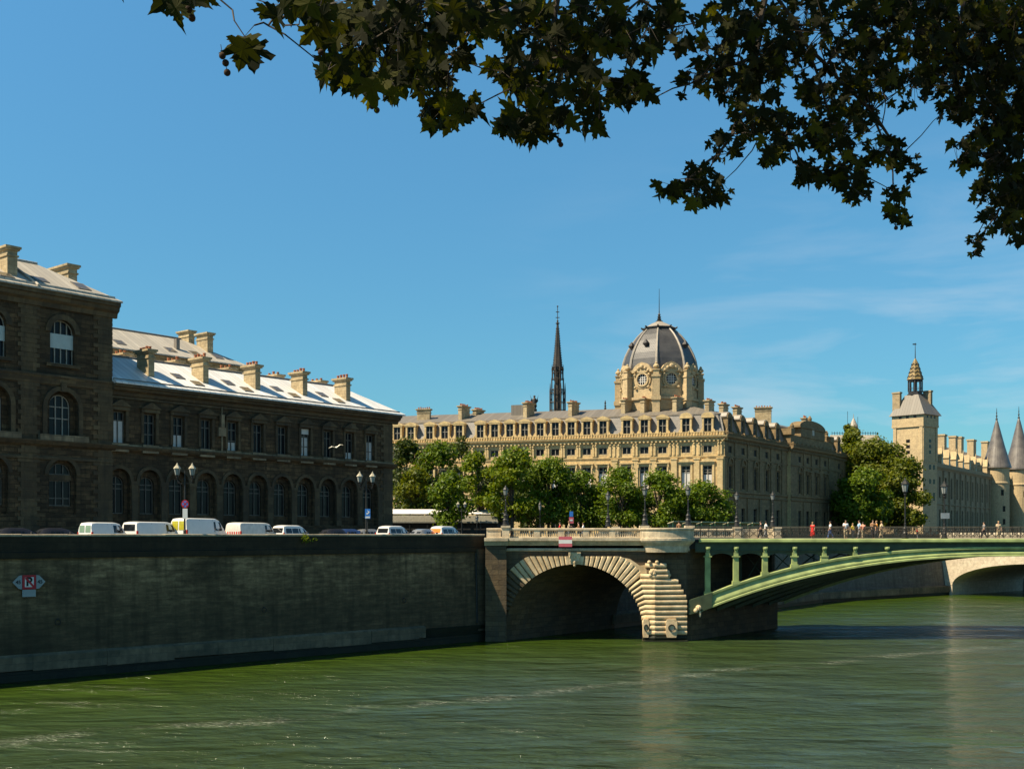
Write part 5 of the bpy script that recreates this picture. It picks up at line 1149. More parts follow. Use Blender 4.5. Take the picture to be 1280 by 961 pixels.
m = MB(); m.lathe([(2.25, tz(471)), (2.1, tz(470)), (1.45, tz(460)), (0.8, tz(450)), (0.25, tz(444.5)), (0.1, tz(444))], (c5.x, c5.y), 8, pi/8); gs = m.build('spire', 'gilt', ck)
m = MB()
for k in range(8):
    a = k*pi/4+pi/8
    for y, r in ((468, 2.0), (463, 1.68), (458, 1.35), (453, 1.02)):
        a2 = a+pi/8; m.tube([(c5.x+r*cos(a)*1.01, c5.y+r*sin(a)*1.01, tz(y)), (c5.x+(r*.9)*cos(a2), c5.y+(r*.9)*sin(a2), tz(y-2.5)), (c5.x+r*cos(a+pi/4)*1.01, c5.y+r*sin(a+pi/4)*1.01, tz(y))], 0.09, 4)
m.build('chevrons', 'dark lead', gs)
m = MB(); m.tube([(c5.x, c5.y, tz(445)), (c5.x, c5.y, tz(424))], [0.14, 0.06], 5); m.box(LOC, c5.x-0.7, c5.x+0.3, -c5.y-0.05, -c5.y+0.05, tz(426.5), tz(425)); m.build('weather_vane', 'bronze', gs)
for (a, bb, y) in ((0.6, WL-1.6, 488.5), (WR-1.5, 1.0, 487)):
    m = MB(); G = tq(a, bb, 0); FF_ = Fr((G.x, G.y), TR.u); m.box(FF_, -0.5, 0.5, -2.0, 0.2, tz(516), tz(y)); m.box(FF_, -0.65, 0.65, -2.15, 0.35, tz(y), tz(y)+0.4); m.build('chimney', 'palace stone', ck)

# ------------------------------------------------------------------ riverside palace beyond the tower
PY = 310.0; PF2 = Fr(((1171-HX)/F_PX*PY, PY), (0.563, 0.826))
pl = thing('riverside_palace', PF2.p(30, -8, 9.5), 'long grey stone palace wing with dormers and tall chimneys right of the clock tower', 'building')
PLn = PF2.px(1262); ZP = 29.2
wn = [PLn*(k+0.5)/15 for k in range(15)]
m = MB(); wall(m, PF2, -3, PLn+30, 9.5, 19.0, [(s, 1.8, 10.5, 16.5, 0.9) for s in wn], 0.5); wall(m, PF2, -3, PLn+30, 19.0, ZP-0.8, [(s, 1.9, 20.5, 26.0, 0.5) for s in wn], 0.5); m.box(PF2, -3, PLn+30, -14, -0.6, 9.5, ZP); m.build('wall', 'palace stone', pl)
m = MB(); cornice(m, PF2, -3, PLn+30, ZP, 0.9, 0.7); m.sweep(PF2, [(0, 18.6), (0.3, 18.7), (0.3, 19.0), (0, 19.1)], -3, PLn+30); m.sweep(PF2, [(0.2, ZP), (0.5, ZP), (0.5, ZP+0.9), (0.2, ZP+0.9)], -3, PLn+30); m.build('cornice', 'palace stone', pl)
for s in wn:
    window(PF2, s, 1.9, 20.5, 26.0, 0.5, -0.35, pl, 'dull window paint', nv=1, hz=(0.6,)); window(PF2, s, 1.8, 10.5, 16.5, 0.9, -0.35, pl, 'dull window paint', nv=1, hz=(0.6,))
    m = MB(); m.box(PF2, s+PLn/30-0.35, s+PLn/30+0.35, 0, 0.5, 9.5, ZP-1); m.build('buttress', 'palace stone', pl)
m = MB(); hip_roof(m, PF2, -3, PLn+30, 14, ZP, 8.2, 0.2, 0.5, 6); m.build('roof', 'slate roof', pl)
for k in range(12):
    s = PLn*(k+0.6)/12; m = MB(); m.box(PF2, s-0.9, s+0.9, -3.5, 0.25, ZP+0.1, ZP+3.0); m.prism(PF2, [(s-1.15, ZP+3.0), (s+1.15, ZP+3.0), (s, ZP+5.4)], -4.5, 0.3); m.tube([PF2.p(s, 0.2, ZP+5.2), PF2.p(s, 0.2, ZP+6.3)], [0.2, 0.05]); o = m.build('dormer', 'tower stone', pl)
    m = MB(); m.box(PF2, s-0.5, s+0.5, 0.2, 0.3, ZP+0.8, ZP+2.8); m.build('casement', 'pane glass', o)
for x, y, w in ((1177.5, 543, 2.6), (1191.5, 545, 2.6), (1199, 546, 3.0), (1214.5, 549.5, 3.6), (1232.5, 552, 5.0)):
    s = PF2.px(x, -5); yy = PF2.Y(s)+PF2.n[1]*-5; m = MB(); zt = zat(y, yy); m.box(PF2, s-w*0.55, s+w*0.55, -6.0, -4.0, ZP, zt-0.5); m.box(PF2, s-w*0.55-.2, s+w*0.55+.2, -6.2, -3.8, zt-0.5, zt); m.build('chimney', 'tower stone', pl)
def cone_tower(cx_px, Y, rpx, y_eave, y_tip, label, body):
    k = Y/F_PX; c = ((cx_px-HX)*k, Y+rpx*k); R = rpx*k; z = lambda y: zat(y, Y+rpx*k)
    t = thing('round_tower', (c[0], c[1], 9.5), label, 'tower', 'round towers with cone roofs')
    m = MB(); m.lathe([(R*0.9, 9.5), (R*0.9, z(y_eave+22)), (R*0.95, z(y_eave+20)), (R*0.9, z(y_eave+18)), (R*0.9, z(y_eave+2)), (R, z(y_eave))], c, 32); m.build('drum', 'tower stone', t)
    m = MB(); m.lathe([(R*1.06, z(y_eave+1)), (R*1.04, z(y_eave-1)), (R*0.6, z(y_eave-(y_eave-y_tip)*0.42)), (R*0.12, z(y_tip+4)), (0.15, z(y_tip))], c, 32); rf_ = m.build('roof', 'tower slate', t, smooth=False)
    m = MB(); m.tube([(c[0], c[1], z(y_tip+3)), (c[0], c[1], z(y_tip-14))], [0.2, 0.06], 6)
    for dy, r in ((0, .4), (-4, .3), (-8, .22)): m.ball((c[0], c[1], z(y_tip+dy)), r, 7, 5)
    m.build('finial', 'bronze', rf_)
    for a, y in ((-0.5, y_eave+32), (-0.35, y_eave+52), (-0.35, y_eave+68)):
        d = pi*1.5+a+0.55; p = Vector((c[0]+R*0.9*cos(d), c[1]+R*0.9*sin(d), 0)); G = Fr((p.x, p.y), (-sin(d), cos(d)))
        m = MB(); m.box(G, -0.45, 0.45, -0.3, 0.04, z(y+3.5), z(y-3.5)); m.build('window', 'pane glass', t)
cone_tower(1253, 366, 16.5, 584, 524, 'round tower with grey cone roof, the one nearer the clock tower', True)
cone_tower(1281, 384, 16.5, 586, 522, 'round tower with grey cone roof cut by the right edge of the view', True)
# palace roof left of the tower, behind trees
QY = 345.0
def qx(x): return (x-HX)/F_PX*QY
QF = Fr((qx(1040), QY), (1, 0.0)); qz = lambda y: zat(y, QY)
qb = thing('palace_hall', (qx(1090), QY+8, 9.5), 'pale stone hall with steep beige roof and iron cresting, left of the clock tower', 'building')
w = qx(1120)-qx(1040)
m = MB(); m.box(QF, 0, w, -14, 0, 9.5, qz(577)); m.build('wall', 'palace stone', qb)
m = MB(); hip_roof(m, QF, 0, w, 14, qz(577), qz(541)-qz(577), 0.4, 1.5, 3.5); rr = m.build('roof', 'palace roof', qb)
m = MB(); z = qz(541)
for k in range(18): a = 2+(w-6)*k/17; m.tube([QF.p(a, -7, z-0.2), QF.p(a, -7, z+1.0)], 0.09, 4)
m.box(QF, 2, w-4, -7.05, -6.95, z+0.5, z+0.6); m.build('cresting', 'dark lead', rr)
m = MB(); a = qx(1112)-qx(1040); m.prism(QF, [(a-2.4, qz(580)), (a+2.4, qz(580)), (a+2.4, qz(570)), (a, qz(560)), (a-2.4, qz(570))], -4, 0.6); m.build('gable', 'tower stone', qb)
tt = thing('roof_turret', (qx(1062), QY-4, 9.5), 'small round turret with pale cone roof above the riverside trees', 'turret')
m = MB(); m.lathe([(1.2, 9.5), (1.2, qz(534))], (qx(1062), QY-4), 12); m.build('drum', 'palace stone', tt)
m = MB(); m.lathe([(1.35, qz(534.5)), (0.75, qz(529)), (0.12, qz(524)), (0.05, qz(519))], (qx(1062), QY-4), 12); m.build('roof', 'lead rib', tt)
for x, y, l in ((1068, 511, 'thin radio mast on the hall roof, taller of the pair'), (1081, 518, 'thin radio mast on the hall roof, shorter of the pair')):
    m = MB(); m.tube([(qx(x), QY+7, qz(545)), (qx(x), QY+7, qz(y))], 0.07, 4); tag(m.build('mast', 'lamp iron'), l, 'mast')
m = MB(); X_ = (756.5-HX)/F_PX*330; zz = lambda y: zat(y, 330)
m.lathe([(0.5, zz(520)), (0.5, zz(513)), (0.25, zz(512)), (0.4, zz(510)), (0.15, zz(509)), (0.35, zz(507)), (0.12, zz(506)), (0.3, zz(504)), (0.05, zz(500))], (X_, 330), 7)
m.lathe([(0.5, 9.5), (0.5, zz(519))], (X_, 330), 7); tag(m.build('distant_spire', 'spire lead'), 'tiny knobbed spire tip showing above the courthouse roof left of the dome', 'spire')
# ------------------------------------------------------------------ vehicles
class Veh:
    def __init__(s, L_, w, st):
        s.L, s.w, s.st = L_, w, st      # stations (x, z_bottom, z_shoulder, z_roof, half_roof_width)
    def sec(s, x):
        st = s.st
        for a, b in zip(st, st[1:]):
            if x <= b[0]: t = (x-a[0])/(b[0]-a[0]) if b[0] > a[0] else 0; return [a[i]+(b[i]-a[i])*t for i in range(5)]
        return list(st[-1])
    def side(s, x, z, e):
        _, zb, zs, zr, wr = s.sec(x); w = s.hw(x)
        if z <= zs: return w+e
        return w+(wr-w)*(z-zs)/max(0.01, (zr-0.07-zs))+e
    def hw(s, x):
        t = min(x, s.L-x); return s.w-0.07*max(0, 1-t/0.35)**2
def make_vehicle(name, label, cat, kind, paint, group, rear='glass', rear_glass='car glass', side='panel', spare=None):
    if kind == 'small_van': L_, w, st = 4.0, 0.86, [(0, .35, .95, 1.15, .80), (0.03, .3, 1.0, 1.62, .70), (0.14, .25, 1.05, 1.86, .66), (0.5, .2, 1.05, 1.91, .68), (2.4, .2, 1.03, 1.9, .68), (2.85, .2, 1.02, 1.8, .66), (3.35, .2, 1.0, 1.16, .72), (3.8, .22, .9, 1.0, .7), (4.0, .3, .7, .78, .64)]
    elif kind == 'van': L_, w, st = 4.8, 0.95, [(0, .35, 1.0, 1.3, .9), (0.03, .3, 1.1, 1.78, .82), (0.1, .25, 1.15, 1.93, .78), (0.4, .2, 1.15, 1.98, .8), (3.3, .2, 1.12, 1.97, .8), (3.8, .2, 1.1, 1.88, .76), (4.3, .2, 1.05, 1.22, .8), (4.65, .22, .9, 1.05, .78), (4.8, .3, .7, .8, .7)]
    elif kind == 'tall_van': L_, w, st = 5.0, 1.0, [(0, .35, 1.1, 1.5, .95), (0.03, .3, 1.2, 2.1, .86), (0.1, .25, 1.25, 2.26, .8), (0.4, .2, 1.25, 2.32, .82), (3.4, .2, 1.2, 2.3, .82), (3.85, .2, 1.15, 2.15, .78), (4.45, .2, 1.1, 1.3, .82), (4.85, .22, .9, 1.1, .8), (5.0, .3, .7, .85, .72)]
    elif kind == 'carrier': L_, w, st = 4.2, 0.87, [(0, .35, .9, 1.0, .82), (0.04, .3, .95, 1.15, .76), (0.22, .25, 1.0, 1.68, .62), (0.6, .2, 1.0, 1.77, .64), (2.3, .2, .98, 1.76, .64), (2.8, .2, .97, 1.6, .62), (3.4, .2, .95, 1.08, .7), (3.9, .22, .85, .93, .68), (4.2, .3, .65, .72, .6)]
    else: L_, w, st = 4.1, 0.85, [(0, .35, .85, .95, .8), (0.1, .3, .92, 1.0, .74), (0.55, .25, .95, 1.38, .58), (1.0, .2, .95, 1.47, .6), (2.1, .2, .93, 1.47, .6), (2.6, .2, .92, 1.33, .58), (3.2, .2, .9, 1.0, .68), (3.8, .22, .8, .86, .66), (4.1, .3, .6, .68, .58)]
    V = Veh(L_, w, st); root = thing(name, (0, 0, 0), label, cat, group)
    m = MB(); xs = sorted(set([q[0] for q in st]+[0.08, 0.25, 1.3, 1.9, L_-0.15])); rows = []
    for x in xs:
        _, zb, zs, zr, wr = V.sec(x); h = V.hw(x)
        half = [(0, zb), (h-0.12, zb), (h, zb+0.18), (h+0.005, zs*0.75), (h, zs), (wr+0.0, zr-0.07), (wr-0.07, zr-0.015), (wr*0.5, zr+0.012), (0, zr+0.02)]
        rows.append([(x, y, z) for y, z in half]+[(x, -y, z) for y, z in half[-2:0:-1]])
    n = len(rows[0]); vs = [p for r in rows for p in r]
    m.add(vs, [(k*n+j, k*n+(j+1) % n, (k+1)*n+(j+1) % n, (k+1)*n+j) for k in range(len(rows)-1) for j in range(n)]+[tuple(range(n)), tuple((len(rows)-1)*n+j for j in range(n))])
    b = m.build('body', paint, root, smooth=True, uv=False)
    b.data.update()
    b.data.set_sharp_from_angle(angle=radians(28))
    def sidepanel(poly, nm, mat, both=True, e=0.02):
        for sg in ((1, -1) if both else (-1,)):
            m = MB(); m.add([(x, sg*(V.side(x, z, e)), z) for x, z in poly]+[(x, sg*(V.side(x, z, e)-0.03), z) for x, z in poly], [tuple(range(len(poly)))]+[(i, (i+1) % len(poly), len(poly)+(i+1) % len(poly), len(poly)+i) for i in range(len(poly))]); m.build(nm, mat, root, uv=False)
    def endpanel(y0, y1, z0, z1, nm, mat, front=False, parent=None):
        # rear face: x depends on z
        def xr(z):
            ss = st if not front else st[::-1]
            for a, b_ in zip(ss, ss[1:]):
                if z <= b_[3]: return a[0]+(b_[0]-a[0])*max(0, (z-a[3])/(b_[3]-a[3]))
            return ss[3][0]
        sg = -1 if not front else 1; m = MB(); o = 0.02*sg
        k = 3; vs = []
        for j in range(k+1):
            z = z0+(z1-z0)*j/k
            vs += [(xr(z)+o, y0, z), (xr(z)+o, y1, z)]
        m.add(vs, [(2*j, 2*j+1, 2*j+3, 2*j+2) for j in range(k)]); return m.build(nm, mat, parent or root, uv=False)
    zb_, zt_ = st[1][2], st[2][3]
    zs0 = V.sec(1.0)[2]
    if rear == 'glass': endpanel(-w*0.68, w*0.68, zs0+0.1, zt_-0.16, 'rear_window', rear_glass)
    elif rear == 'two': endpanel(-w*0.74, -0.06, zs0+0.08, zt_-0.2, 'rear_window', rear_glass); endpanel(0.06, w*0.74, zs0+0.08, zt_-0.2, 'rear_window', rear_glass)
    m = MB(); m.box(LOC, -0.012, 0.0, -0.26, 0.26, 0.55, 0.66); m.build('number_plate', 'sign white', root, uv=False)
    m = MB(); m.hexa([(-0.1, -w*.95, .3), (0.1, -w, .3), (0.1, w, .3), (-0.1, w*.95, .3), (-0.1, -w*.95, .5), (0.1, -w, .5), (0.1, w, .5), (-0.1, w*.95, .5)]); m.build('rear_bumper', 'plastic dark', root)
    m = MB(); m.hexa([(L_-.12, -w, .28), (L_+.06, -w*.85, .28), (L_+.06, w*.85, .28), (L_-.12, w, .28), (L_-.12, -w, .5), (L_+.06, -w*.85, .5), (L_+.06, w*.85, .5), (L_-.12, w, .5)]); m.build('front_bumper', 'plastic dark', root)
    for sg in (-1, 1):
        m = MB(); z0 = zs0+0.0 if kind != 'hatch' else 0.8; m.box(LOC, -0.02, 0.12, -(sg*(w-0.07))-0.045, -(sg*(w-0.07))+0.045, z0-0.3, z0+(0.1 if kind != 'hatch' else 0.05)); m.build('tail_light', 'tail lamp red', root)
        m = MB(); m.box(LOC, L_-0.12, L_+0.0, -(sg*w*.72)-0.14, -(sg*w*.72)+0.14, .58, .74); m.build('headlight', 'lamp glass', root)
        m = MB(); m.box(LOC, L_-1.35 if kind != 'hatch' else L_-1.6, L_-1.2 if kind != 'hatch' else L_-1.45, -(sg*(w+.12))-0.1, -(sg*(w+.12))+0.1, zs0+0.02, zs0+.22); m.build('mirror', 'plastic dark', root)
    xw0 = [q for q in st if q[3] == max(r[3] for r in st)]; xa, xb = st[-4][0], st[-3][0]; za, zb2 = st[-4][3], st[-3][3]
    m = MB(); f = lambda t, y, wy: (xa+(xb-xa)*t+0.02, y, za+(zb2-za)*t+0.02)
    m.add([f(.08, -st[-4][4]*.88, 0), f(.08, st[-4][4]*.88, 0), f(.95, st[-3][4]*.95, 0), f(.95, -st[-3][4]*.95, 0)], [(0, 1, 2, 3)]); m.build('windscreen', 'car glass', root, uv=False)
    zr1 = V.sec(xa)[3]-0.14; zs1 = zs0+0.05
    sidepanel([(xa-0.72, zs1), (xb-0.28, zs1), (xa+0.04, zr1-0.03), (xa-0.72, zr1+0.02)], 'side_window', 'car glass')
    if side == 'windows':
        x1 = xa-0.82
        x0 = 0.3 if kind != 'hatch' else 0.95
        mid = (x0+x1)/2
        sidepanel([(x0, zs1), (mid-.05, zs1), (mid-.05, zr1+.02), (x0+0.12, zr1+.02)], 'side_window', 'car glass'); sidepanel([(mid+.05, zs1), (x1, zs1), (x1, zr1+.02), (mid+.05, zr1+.02)], 'side_window', 'car glass')
    elif side == 'panel':
        for q in (1.55, xa-0.86):
            sidepanel([(q, 0.4), (q+0.025, 0.4), (q+0.025, V.sec(q)[3]-0.12), (q, V.sec(q)[3]-0.12)], 'door_seam', 'plastic dark', True, 0.008)
        sidepanel([(xa-0.78, zs1-0.12), (xa-0.6, zs1-0.12), (xa-0.6, zs1-0.07), (xa-0.78, zs1-0.07)], 'door_handle', 'plastic dark', True, 0.03)
        sidepanel([(0.35, 0.62), (xa-0.85, 0.62), (xa-0.85, 0.68), (0.35, 0.68)], 'side_trim', 'plastic dark', True, 0.012)
    if spare == 'stripes':
        for k in range(6):
            endpanel(-w*0.8+k*w*0.27, -w*0.8+k*w*0.27+w*0.13, zs0-0.3, zs0+0.05, 'warning_stripe', 'tail lamp red')
    for x in (0.75, L_-0.8):
        for sg in (-1, 1):
            t = MB(); c = Vector((x, sg*(w-0.12), 0.31)); vs = []
            prof_ = [(0.16, -0.1), (0.29, -0.1), (0.31, -0.07), (0.31, 0.07), (0.29, 0.1), (0.16, 0.1)]
            for r, yy in prof_:
                for k in range(16): vs.append((c.x+r*cos(2*pi*k/16), c.y+yy*1.0, c.z+r*sin(2*pi*k/16)))
            t.add(vs, [(j*16+k, j*16+(k+1) % 16, ((j+1) % 6)*16+(k+1) % 16, ((j+1) % 6)*16+k) for j in range(6) for k in range(16)]); wo_ = t.build('wheel', 'black rubber', root, uv=False)
            h = MB(); h.add([(c.x+0.17*cos(2*pi*k/12), c.y+sg*0.06, c.z+0.17*sin(2*pi*k/12)) for k in range(12)], [tuple(range(12))]); h.build('hub', 'hub grey', wo_, uv=False)
    return root
HEAD = atan2(WU.y, WU.x)
def park(o, xpx, d=-5.65, z=9.5, head=None):
    # xpx: picture column of the rear far corner; body centre line lies 0.9 m nearer the river
    h = radians(60) if head is None else head; s = WF.px(xpx, d)
    for _ in range(12):
        p = WF.p(s, d+0.95, z); cx_, cy_ = p.x-0.85*sin(h), p.y+0.85*cos(h); s += (xpx-(HX+F_PX*cx_/cy_))*cy_/F_PX/0.75
    o.location = p; o.rotation_euler = (0, 0, h); return o
G_ = 'vehicles parked along the quay'
park(make_vehicle('small_van', 'small white van with two pale green rear windows, first van from the pavilion end', 'van', 'small_van', 'white paint', G_, 'two', 'green glass'), 97)
park(make_vehicle('van', 'white van with one wide black rear window, behind the small white van', 'van', 'van', 'white paint', G_, 'glass', 'car glass'), 152.5)
park(make_vehicle('van', 'tall white van with yellow-tinted rear windows beside the double lamp post', 'van', 'tall_van', 'white paint', G_, 'two', 'yellow glass'), 214)
park(make_vehicle('van', 'white van with windowless rear and red warning stripes', 'van', 'van', 'dirty white paint', G_, 'none', 'car glass', 'panel', 'stripes'), 282)
park(make_vehicle('people_carrier', 'white people carrier in front of the red-striped van', 'car', 'carrier', 'white paint', G_, 'glass', 'car glass', 'windows'), 337)
park(make_vehicle('people_carrier', 'white people carrier at the corner of the hospital, near the blue sign', 'car', 'carrier', 'white paint', G_, 'glass', 'car glass', 'windows'), 469)
park(make_vehicle('parked_car', 'grey hatchback just past the hospital corner', 'car', 'hatch', 'silver paint', G_, 'glass', 'car glass', 'windows'), 509)
o = park(make_vehicle('parked_car', 'white car with an orange light, last car before the bridge', 'car', 'carrier', 'white paint', G_, 'glass', 'lamp orange', 'windows'), 535)
H_ = 'cars parked against the hospital'
for x, pnt, l in ((-12, 'dark paint', 'black car against the pavilion, cut by the left edge'), (38, 'dark paint', 'black car against the pavilion, left of the small white van'), (395, 'dark paint', 'black car by the wing wall, right of the white people carrier'), (412, 'blue paint', 'dark blue car by the wing wall, left of the silver one'), (437, 'silver paint', 'silver car glinting by the wing wall near the hospital corner')):
    o = make_vehicle('parked_car', l, 'car', 'hatch', pnt, H_, 'glass', 'car glass', 'windows'); park(o, x, -11.2, 9.5, HEAD)

# ------------------------------------------------------------------ street lamps
def lantern(F, root, c, sc=1.0, round_=False):
    m = MB(); x, y, z = c; q = 8 if round_ else 6
    m.lathe([(0.1*sc, z), (0.13*sc, z+0.06*sc), (0.17*sc, z+0.12*sc), (0.27*sc, z+0.62*sc)], (x, y), q); o = m.build('lantern', 'lamp glass', root)
    c_ = MB(); c_.lathe([(0.31*sc, z+0.62*sc), (0.32*sc, z+0.66*sc), (0.2*sc, z+0.82*sc), (0.1*sc, z+0.93*sc), (0.1*sc, z+0.97*sc), (0.04*sc, z+1.05*sc), (0.02*sc, z+1.15*sc)], (x, y), q); c_.build('cap', 'lamp cap' if not round_ else 'lamp iron', o)
    r = MB()
    for k in range(q):
        a = 2*pi*k/q; r.tube([(x+0.17*sc*cos(a), y+0.17*sc*sin(a), z+0.12*sc), (x+0.275*sc*cos(a), y+0.275*sc*sin(a), z+0.64*sc)], 0.016*sc, 4)
    r.lathe([(0.05*sc, z-0.25*sc), (0.1*sc, z-0.1*sc), (0.06*sc, z-0.02*sc), (0.16*sc, z+0.03*sc), (0.17*sc, z+0.1*sc)], (x, y), q); r.build('frame', 'lamp iron', o)
def double_lamp(h=6.7):
    t = thing('street_lamp', (0, 0, 0), 'lamp', 'street lamp')
    m = MB(); m.lathe([(0.26, 0), (0.26, 0.12), (0.2, 0.18), (0.17, 0.55), (0.2, 0.62), (0.14, 0.75), (0.11, 1.2), (0.13, 1.25), (0.08, 1.35)], (0, 0), 10); m.build('base', 'lamp iron', t, uv=False)
    m = MB(); m.lathe([(0.08, 1.3), (0.055, h-1.5), (0.08, h-1.45), (0.05, h-1.3), (0.03, h-0.9), (0.05, h-.85), (0.01, h-0.6)], (0, 0), 8); m.build('pole', 'lamp iron', t, uv=False)
    for e in (-1, 1):
        m = MB(); m.tube([(0, 0, h-1.55), (e*0.25, 0, h-1.7), (e*0.5, 0, h-1.6), (e*0.58, 0, h-1.35)], 0.035, 6); m.tube([(0, 0, h-1.25), (e*0.3, 0, h-1.35), (e*.5, 0, h-1.55)], 0.02, 5); m.build('arm', 'lamp iron', t, uv=False)
        lantern(LOC, t, (e*0.58, 0, h-1.1), 0.95)
    return t
L0_ = double_lamp()
def put(o, loc, rz, label, group=None):
    o.location = loc; o.rotation_euler = (0, 0, rz); o['label'] = label
    if group: o['group'] = group
    return o
GL = 'double lantern street lamps'
put(L0_, WF.p(WF.px(238), -0.95, 9.5), radians(12), 'double lantern street lamp between the yellow-windowed van and the red-striped van', GL)
put(copy_tree(L0_), WF.p(WF.px(465.5), -0.95, 9.5), radians(12), 'double lantern street lamp with a blue sign at the hospital corner', GL)
c = copy_tree(L0_); c.scale = (0.8, 0.8, 0.8); P_ = at(577, 667, 150); put(c, (P_.x, P_.y, 9.5), 0, 'distant small double lantern lamp in front of the low market shed', GL)
def candelabra(h, sc=1.0):
    t = thing('bridge_lamp', (0, 0, 0), 'lamp', 'street lamp')
    m = MB(); m.lathe([(0.34, 0), (0.34, 0.1), (0.28, 0.15), (0.25, 0.5), (0.3, 0.55), (0.2, 0.7), (0.2, 0.95), (0.24, 1.0), (0.12, 1.15), (0.1, 1.3)], (0, 0), 10); m.build('base', 'lamp iron', t, uv=False)
    m = MB(); m.lathe([(0.1, 1.3), (0.12, 1.5), (0.075, 1.55), (0.06, h-1.5), (0.09, h-1.45), (0.05, h-1.35)], (0, 0), 8); m.build('pole', 'lamp iron', t, uv=False)
    lantern(LOC, t, (0, 0, h-1.1*sc), sc, True); return t
K0 = candelabra(3.95, 0.95); GB = 'single lantern lamps on the bridge pedestals'
put(K0, (bx(632), BY-0.1, 11.3), 0, 'black lamp on the stone pedestal at the quay end of the stone balustrade', GB)
put(copy_tree(K0), (bx(806), BY-0.1, 11.3), 0, 'black lamp on the near parapet, left pedestal of the round stone outlook', GB)
put(copy_tree(K0), (bx(860), BY-0.1, 11.3), 0, 'black lamp on the near parapet between round stone outlook and iron railing', GB)
for x, l in ((760, 'black lamp on the far parapet, seen between balustrade and young trees'), (921, 'black lamp on the far parapet in front of the courthouse corner'), (966, 'black lamp on the far parapet in front of the courthouse river side')):
    put(copy_tree(K0), ((x-HX)/F_PX*(BY+15.1), BY+15.1, 11.3), 0, l, GB)
K1 = candelabra(6.0, 1.35); GC = 'tall single lantern lamps over the iron railing'
put(K1, (bx(1132)*1.006, BY+0.8, 10.02), 0, 'tall lamp with large lantern in front of the riverside trees', GC)
c = copy_tree(K1); put(c, ((1180.5-HX)/F_PX*116, 116, 10.0), 0, 'tall lamp with large lantern in front of the palace wing', GC)
for x, Y, l in ((596, 135, 'dark slim lamp column left of the bridge pedestal'), (675, 150, 'dark slim lamp column among the young trees left of the blue sign'), (1020, 300, '')):
    if l: c = copy_tree(K1); c.scale = (0.55, 0.55, 0.9 if x == 675 else 0.55); put(c, ((x-HX)/F_PX*Y, Y, 9.5), 0, l, 'dark slim lamps beyond the bridge')

# ------------------------------------------------------------------ signs
def text_mesh(txt, F, a, d, z, size, mat, parent, name='lettering', bold=0.0):
    cu = bpy.data.curves.new('lettering', 'FONT'); cu.body = txt; cu.align_x = 'CENTER'; cu.align_y = 'CENTER'; cu.size = size; cu.extrude = 0.004; cu.offset = bold
    to = bpy.data.objects.new('tmp', cu); COL.objects.link(to); dg = bpy.context.evaluated_depsgraph_get(); me = bpy.data.meshes.new_from_object(to.evaluated_get(dg)); bpy.data.objects.remove(to)
    m = MB(); m.add([F.p(a+v.co.x, d+v.co.z, z+v.co.y) for v in me.vertices], [tuple(p.vertices) for p in me.polygons]); bpy.data.meshes.remove(me)
    return m.build(name, mat, parent, uv=False)
sg_a = WF.px(36.2, 0.2); sg_z = zat(727, WF.Y(sg_a)+0.15)
ms = thing('mooring_sign', WF.p(sg_a, 0.1, sg_z), 'red bordered no-mooring sign with 45 in pale side triangles on the quay wall', 'sign')
m = MB(); m.box(WF, sg_a-0.47, sg_a+0.47, 0.18, 0.26, sg_z-0.5, sg_z+0.5); bd = m.build('red_board', 'sign red', ms)
m = MB(); m.box(WF, sg_a-0.31, sg_a+0.31, 0.265, 0.275, sg_z-0.35, sg_z+0.35); m.build('white_field', 'sign white', bd)
text_mesh('P', WF, sg_a-0.02, 0.285, sg_z, 0.85, 'sign black', bd, 'letter', 0.03)
m = MB(); m.prism(WF, [(sg_a-0.3, sg_z+0.34), (sg_a-0.18, sg_z+0.34), (sg_a+0.31, sg_z-0.24), (sg_a+0.31, sg_z-0.35), (sg_a+0.22, sg_z-0.35), (sg_a-0.3, sg_z+0.24)], 0.292, 0.3); m.build('slash', 'sign red', bd)
for e in (-1, 1):
    m = MB(); m.prism(WF, [(sg_a+e*0.5, sg_z-0.5), (sg_a+e*0.72, sg_z-0.46), (sg_a+e*1.15, sg_z), (sg_a+e*0.72, sg_z+0.46), (sg_a+e*0.5, sg_z+0.5)], 0.2, 0.25); q = m.build('side_board', 'sign grey', ms)
    text_mesh('45', WF, sg_a+e*0.76, 0.26, sg_z, 0.36, 'sign black', q, 'numerals', 0.008)
m = MB(); m.box(WF, sg_a-0.47, sg_a+0.47, 0.2, 0.24, sg_z-1.05, sg_z-0.54); m.build('lower_board', 'sign grey', ms)
def sign_post(name, P, label, boards, top):
    t = thing(name, P, label, 'sign'); F = Fr((P[0], P[1]), (1, 0.12))
    m = MB(); m.tube([(P[0], P[1], P[2]), (P[0], P[1], top)], 0.035, 6); m.build('post', 'lamp iron', t, uv=False)
    return t, F
pp = WF.p(WF.px(236), -0.6, 0); t, F = sign_post('parking_sign', (pp.x, pp.y, 9.5), 'round blue and red no-stopping sign over a white plate beside the lamp post', None, zat(625, pp.y)); dd = 0.06
zc = zat(629.8, pp.y); 
m = MB(); m.prism(F, [(0.3*cos(2*pi*k/20), zc+0.34*sin(2*pi*k/20)) for k in range(20)], dd, dd+0.02); r = m.build('disc', 'sign red', t)
m = MB(); m.prism(F, [(0.22*cos(2*pi*k/20), zc+0.25*sin(2*pi*k/20)) for k in range(20)], dd+0.021, dd+0.028); m.build('blue_field', 'sign blue', r)
for e in (-1, 1): m = MB(); m.prism(F, [(-0.2*e, zc-0.17), (-0.14*e, zc-0.22), (0.2*e, zc+0.17), (0.14*e, zc+0.22)], dd+0.03, dd+0.036); m.build('cross_bar', 'sign red', r)
m = MB(); m.box(F, -0.19, 0.19, dd, dd+0.02, zat(648, pp.y), zat(635.5, pp.y)); m.build('plate', 'sign white', t)
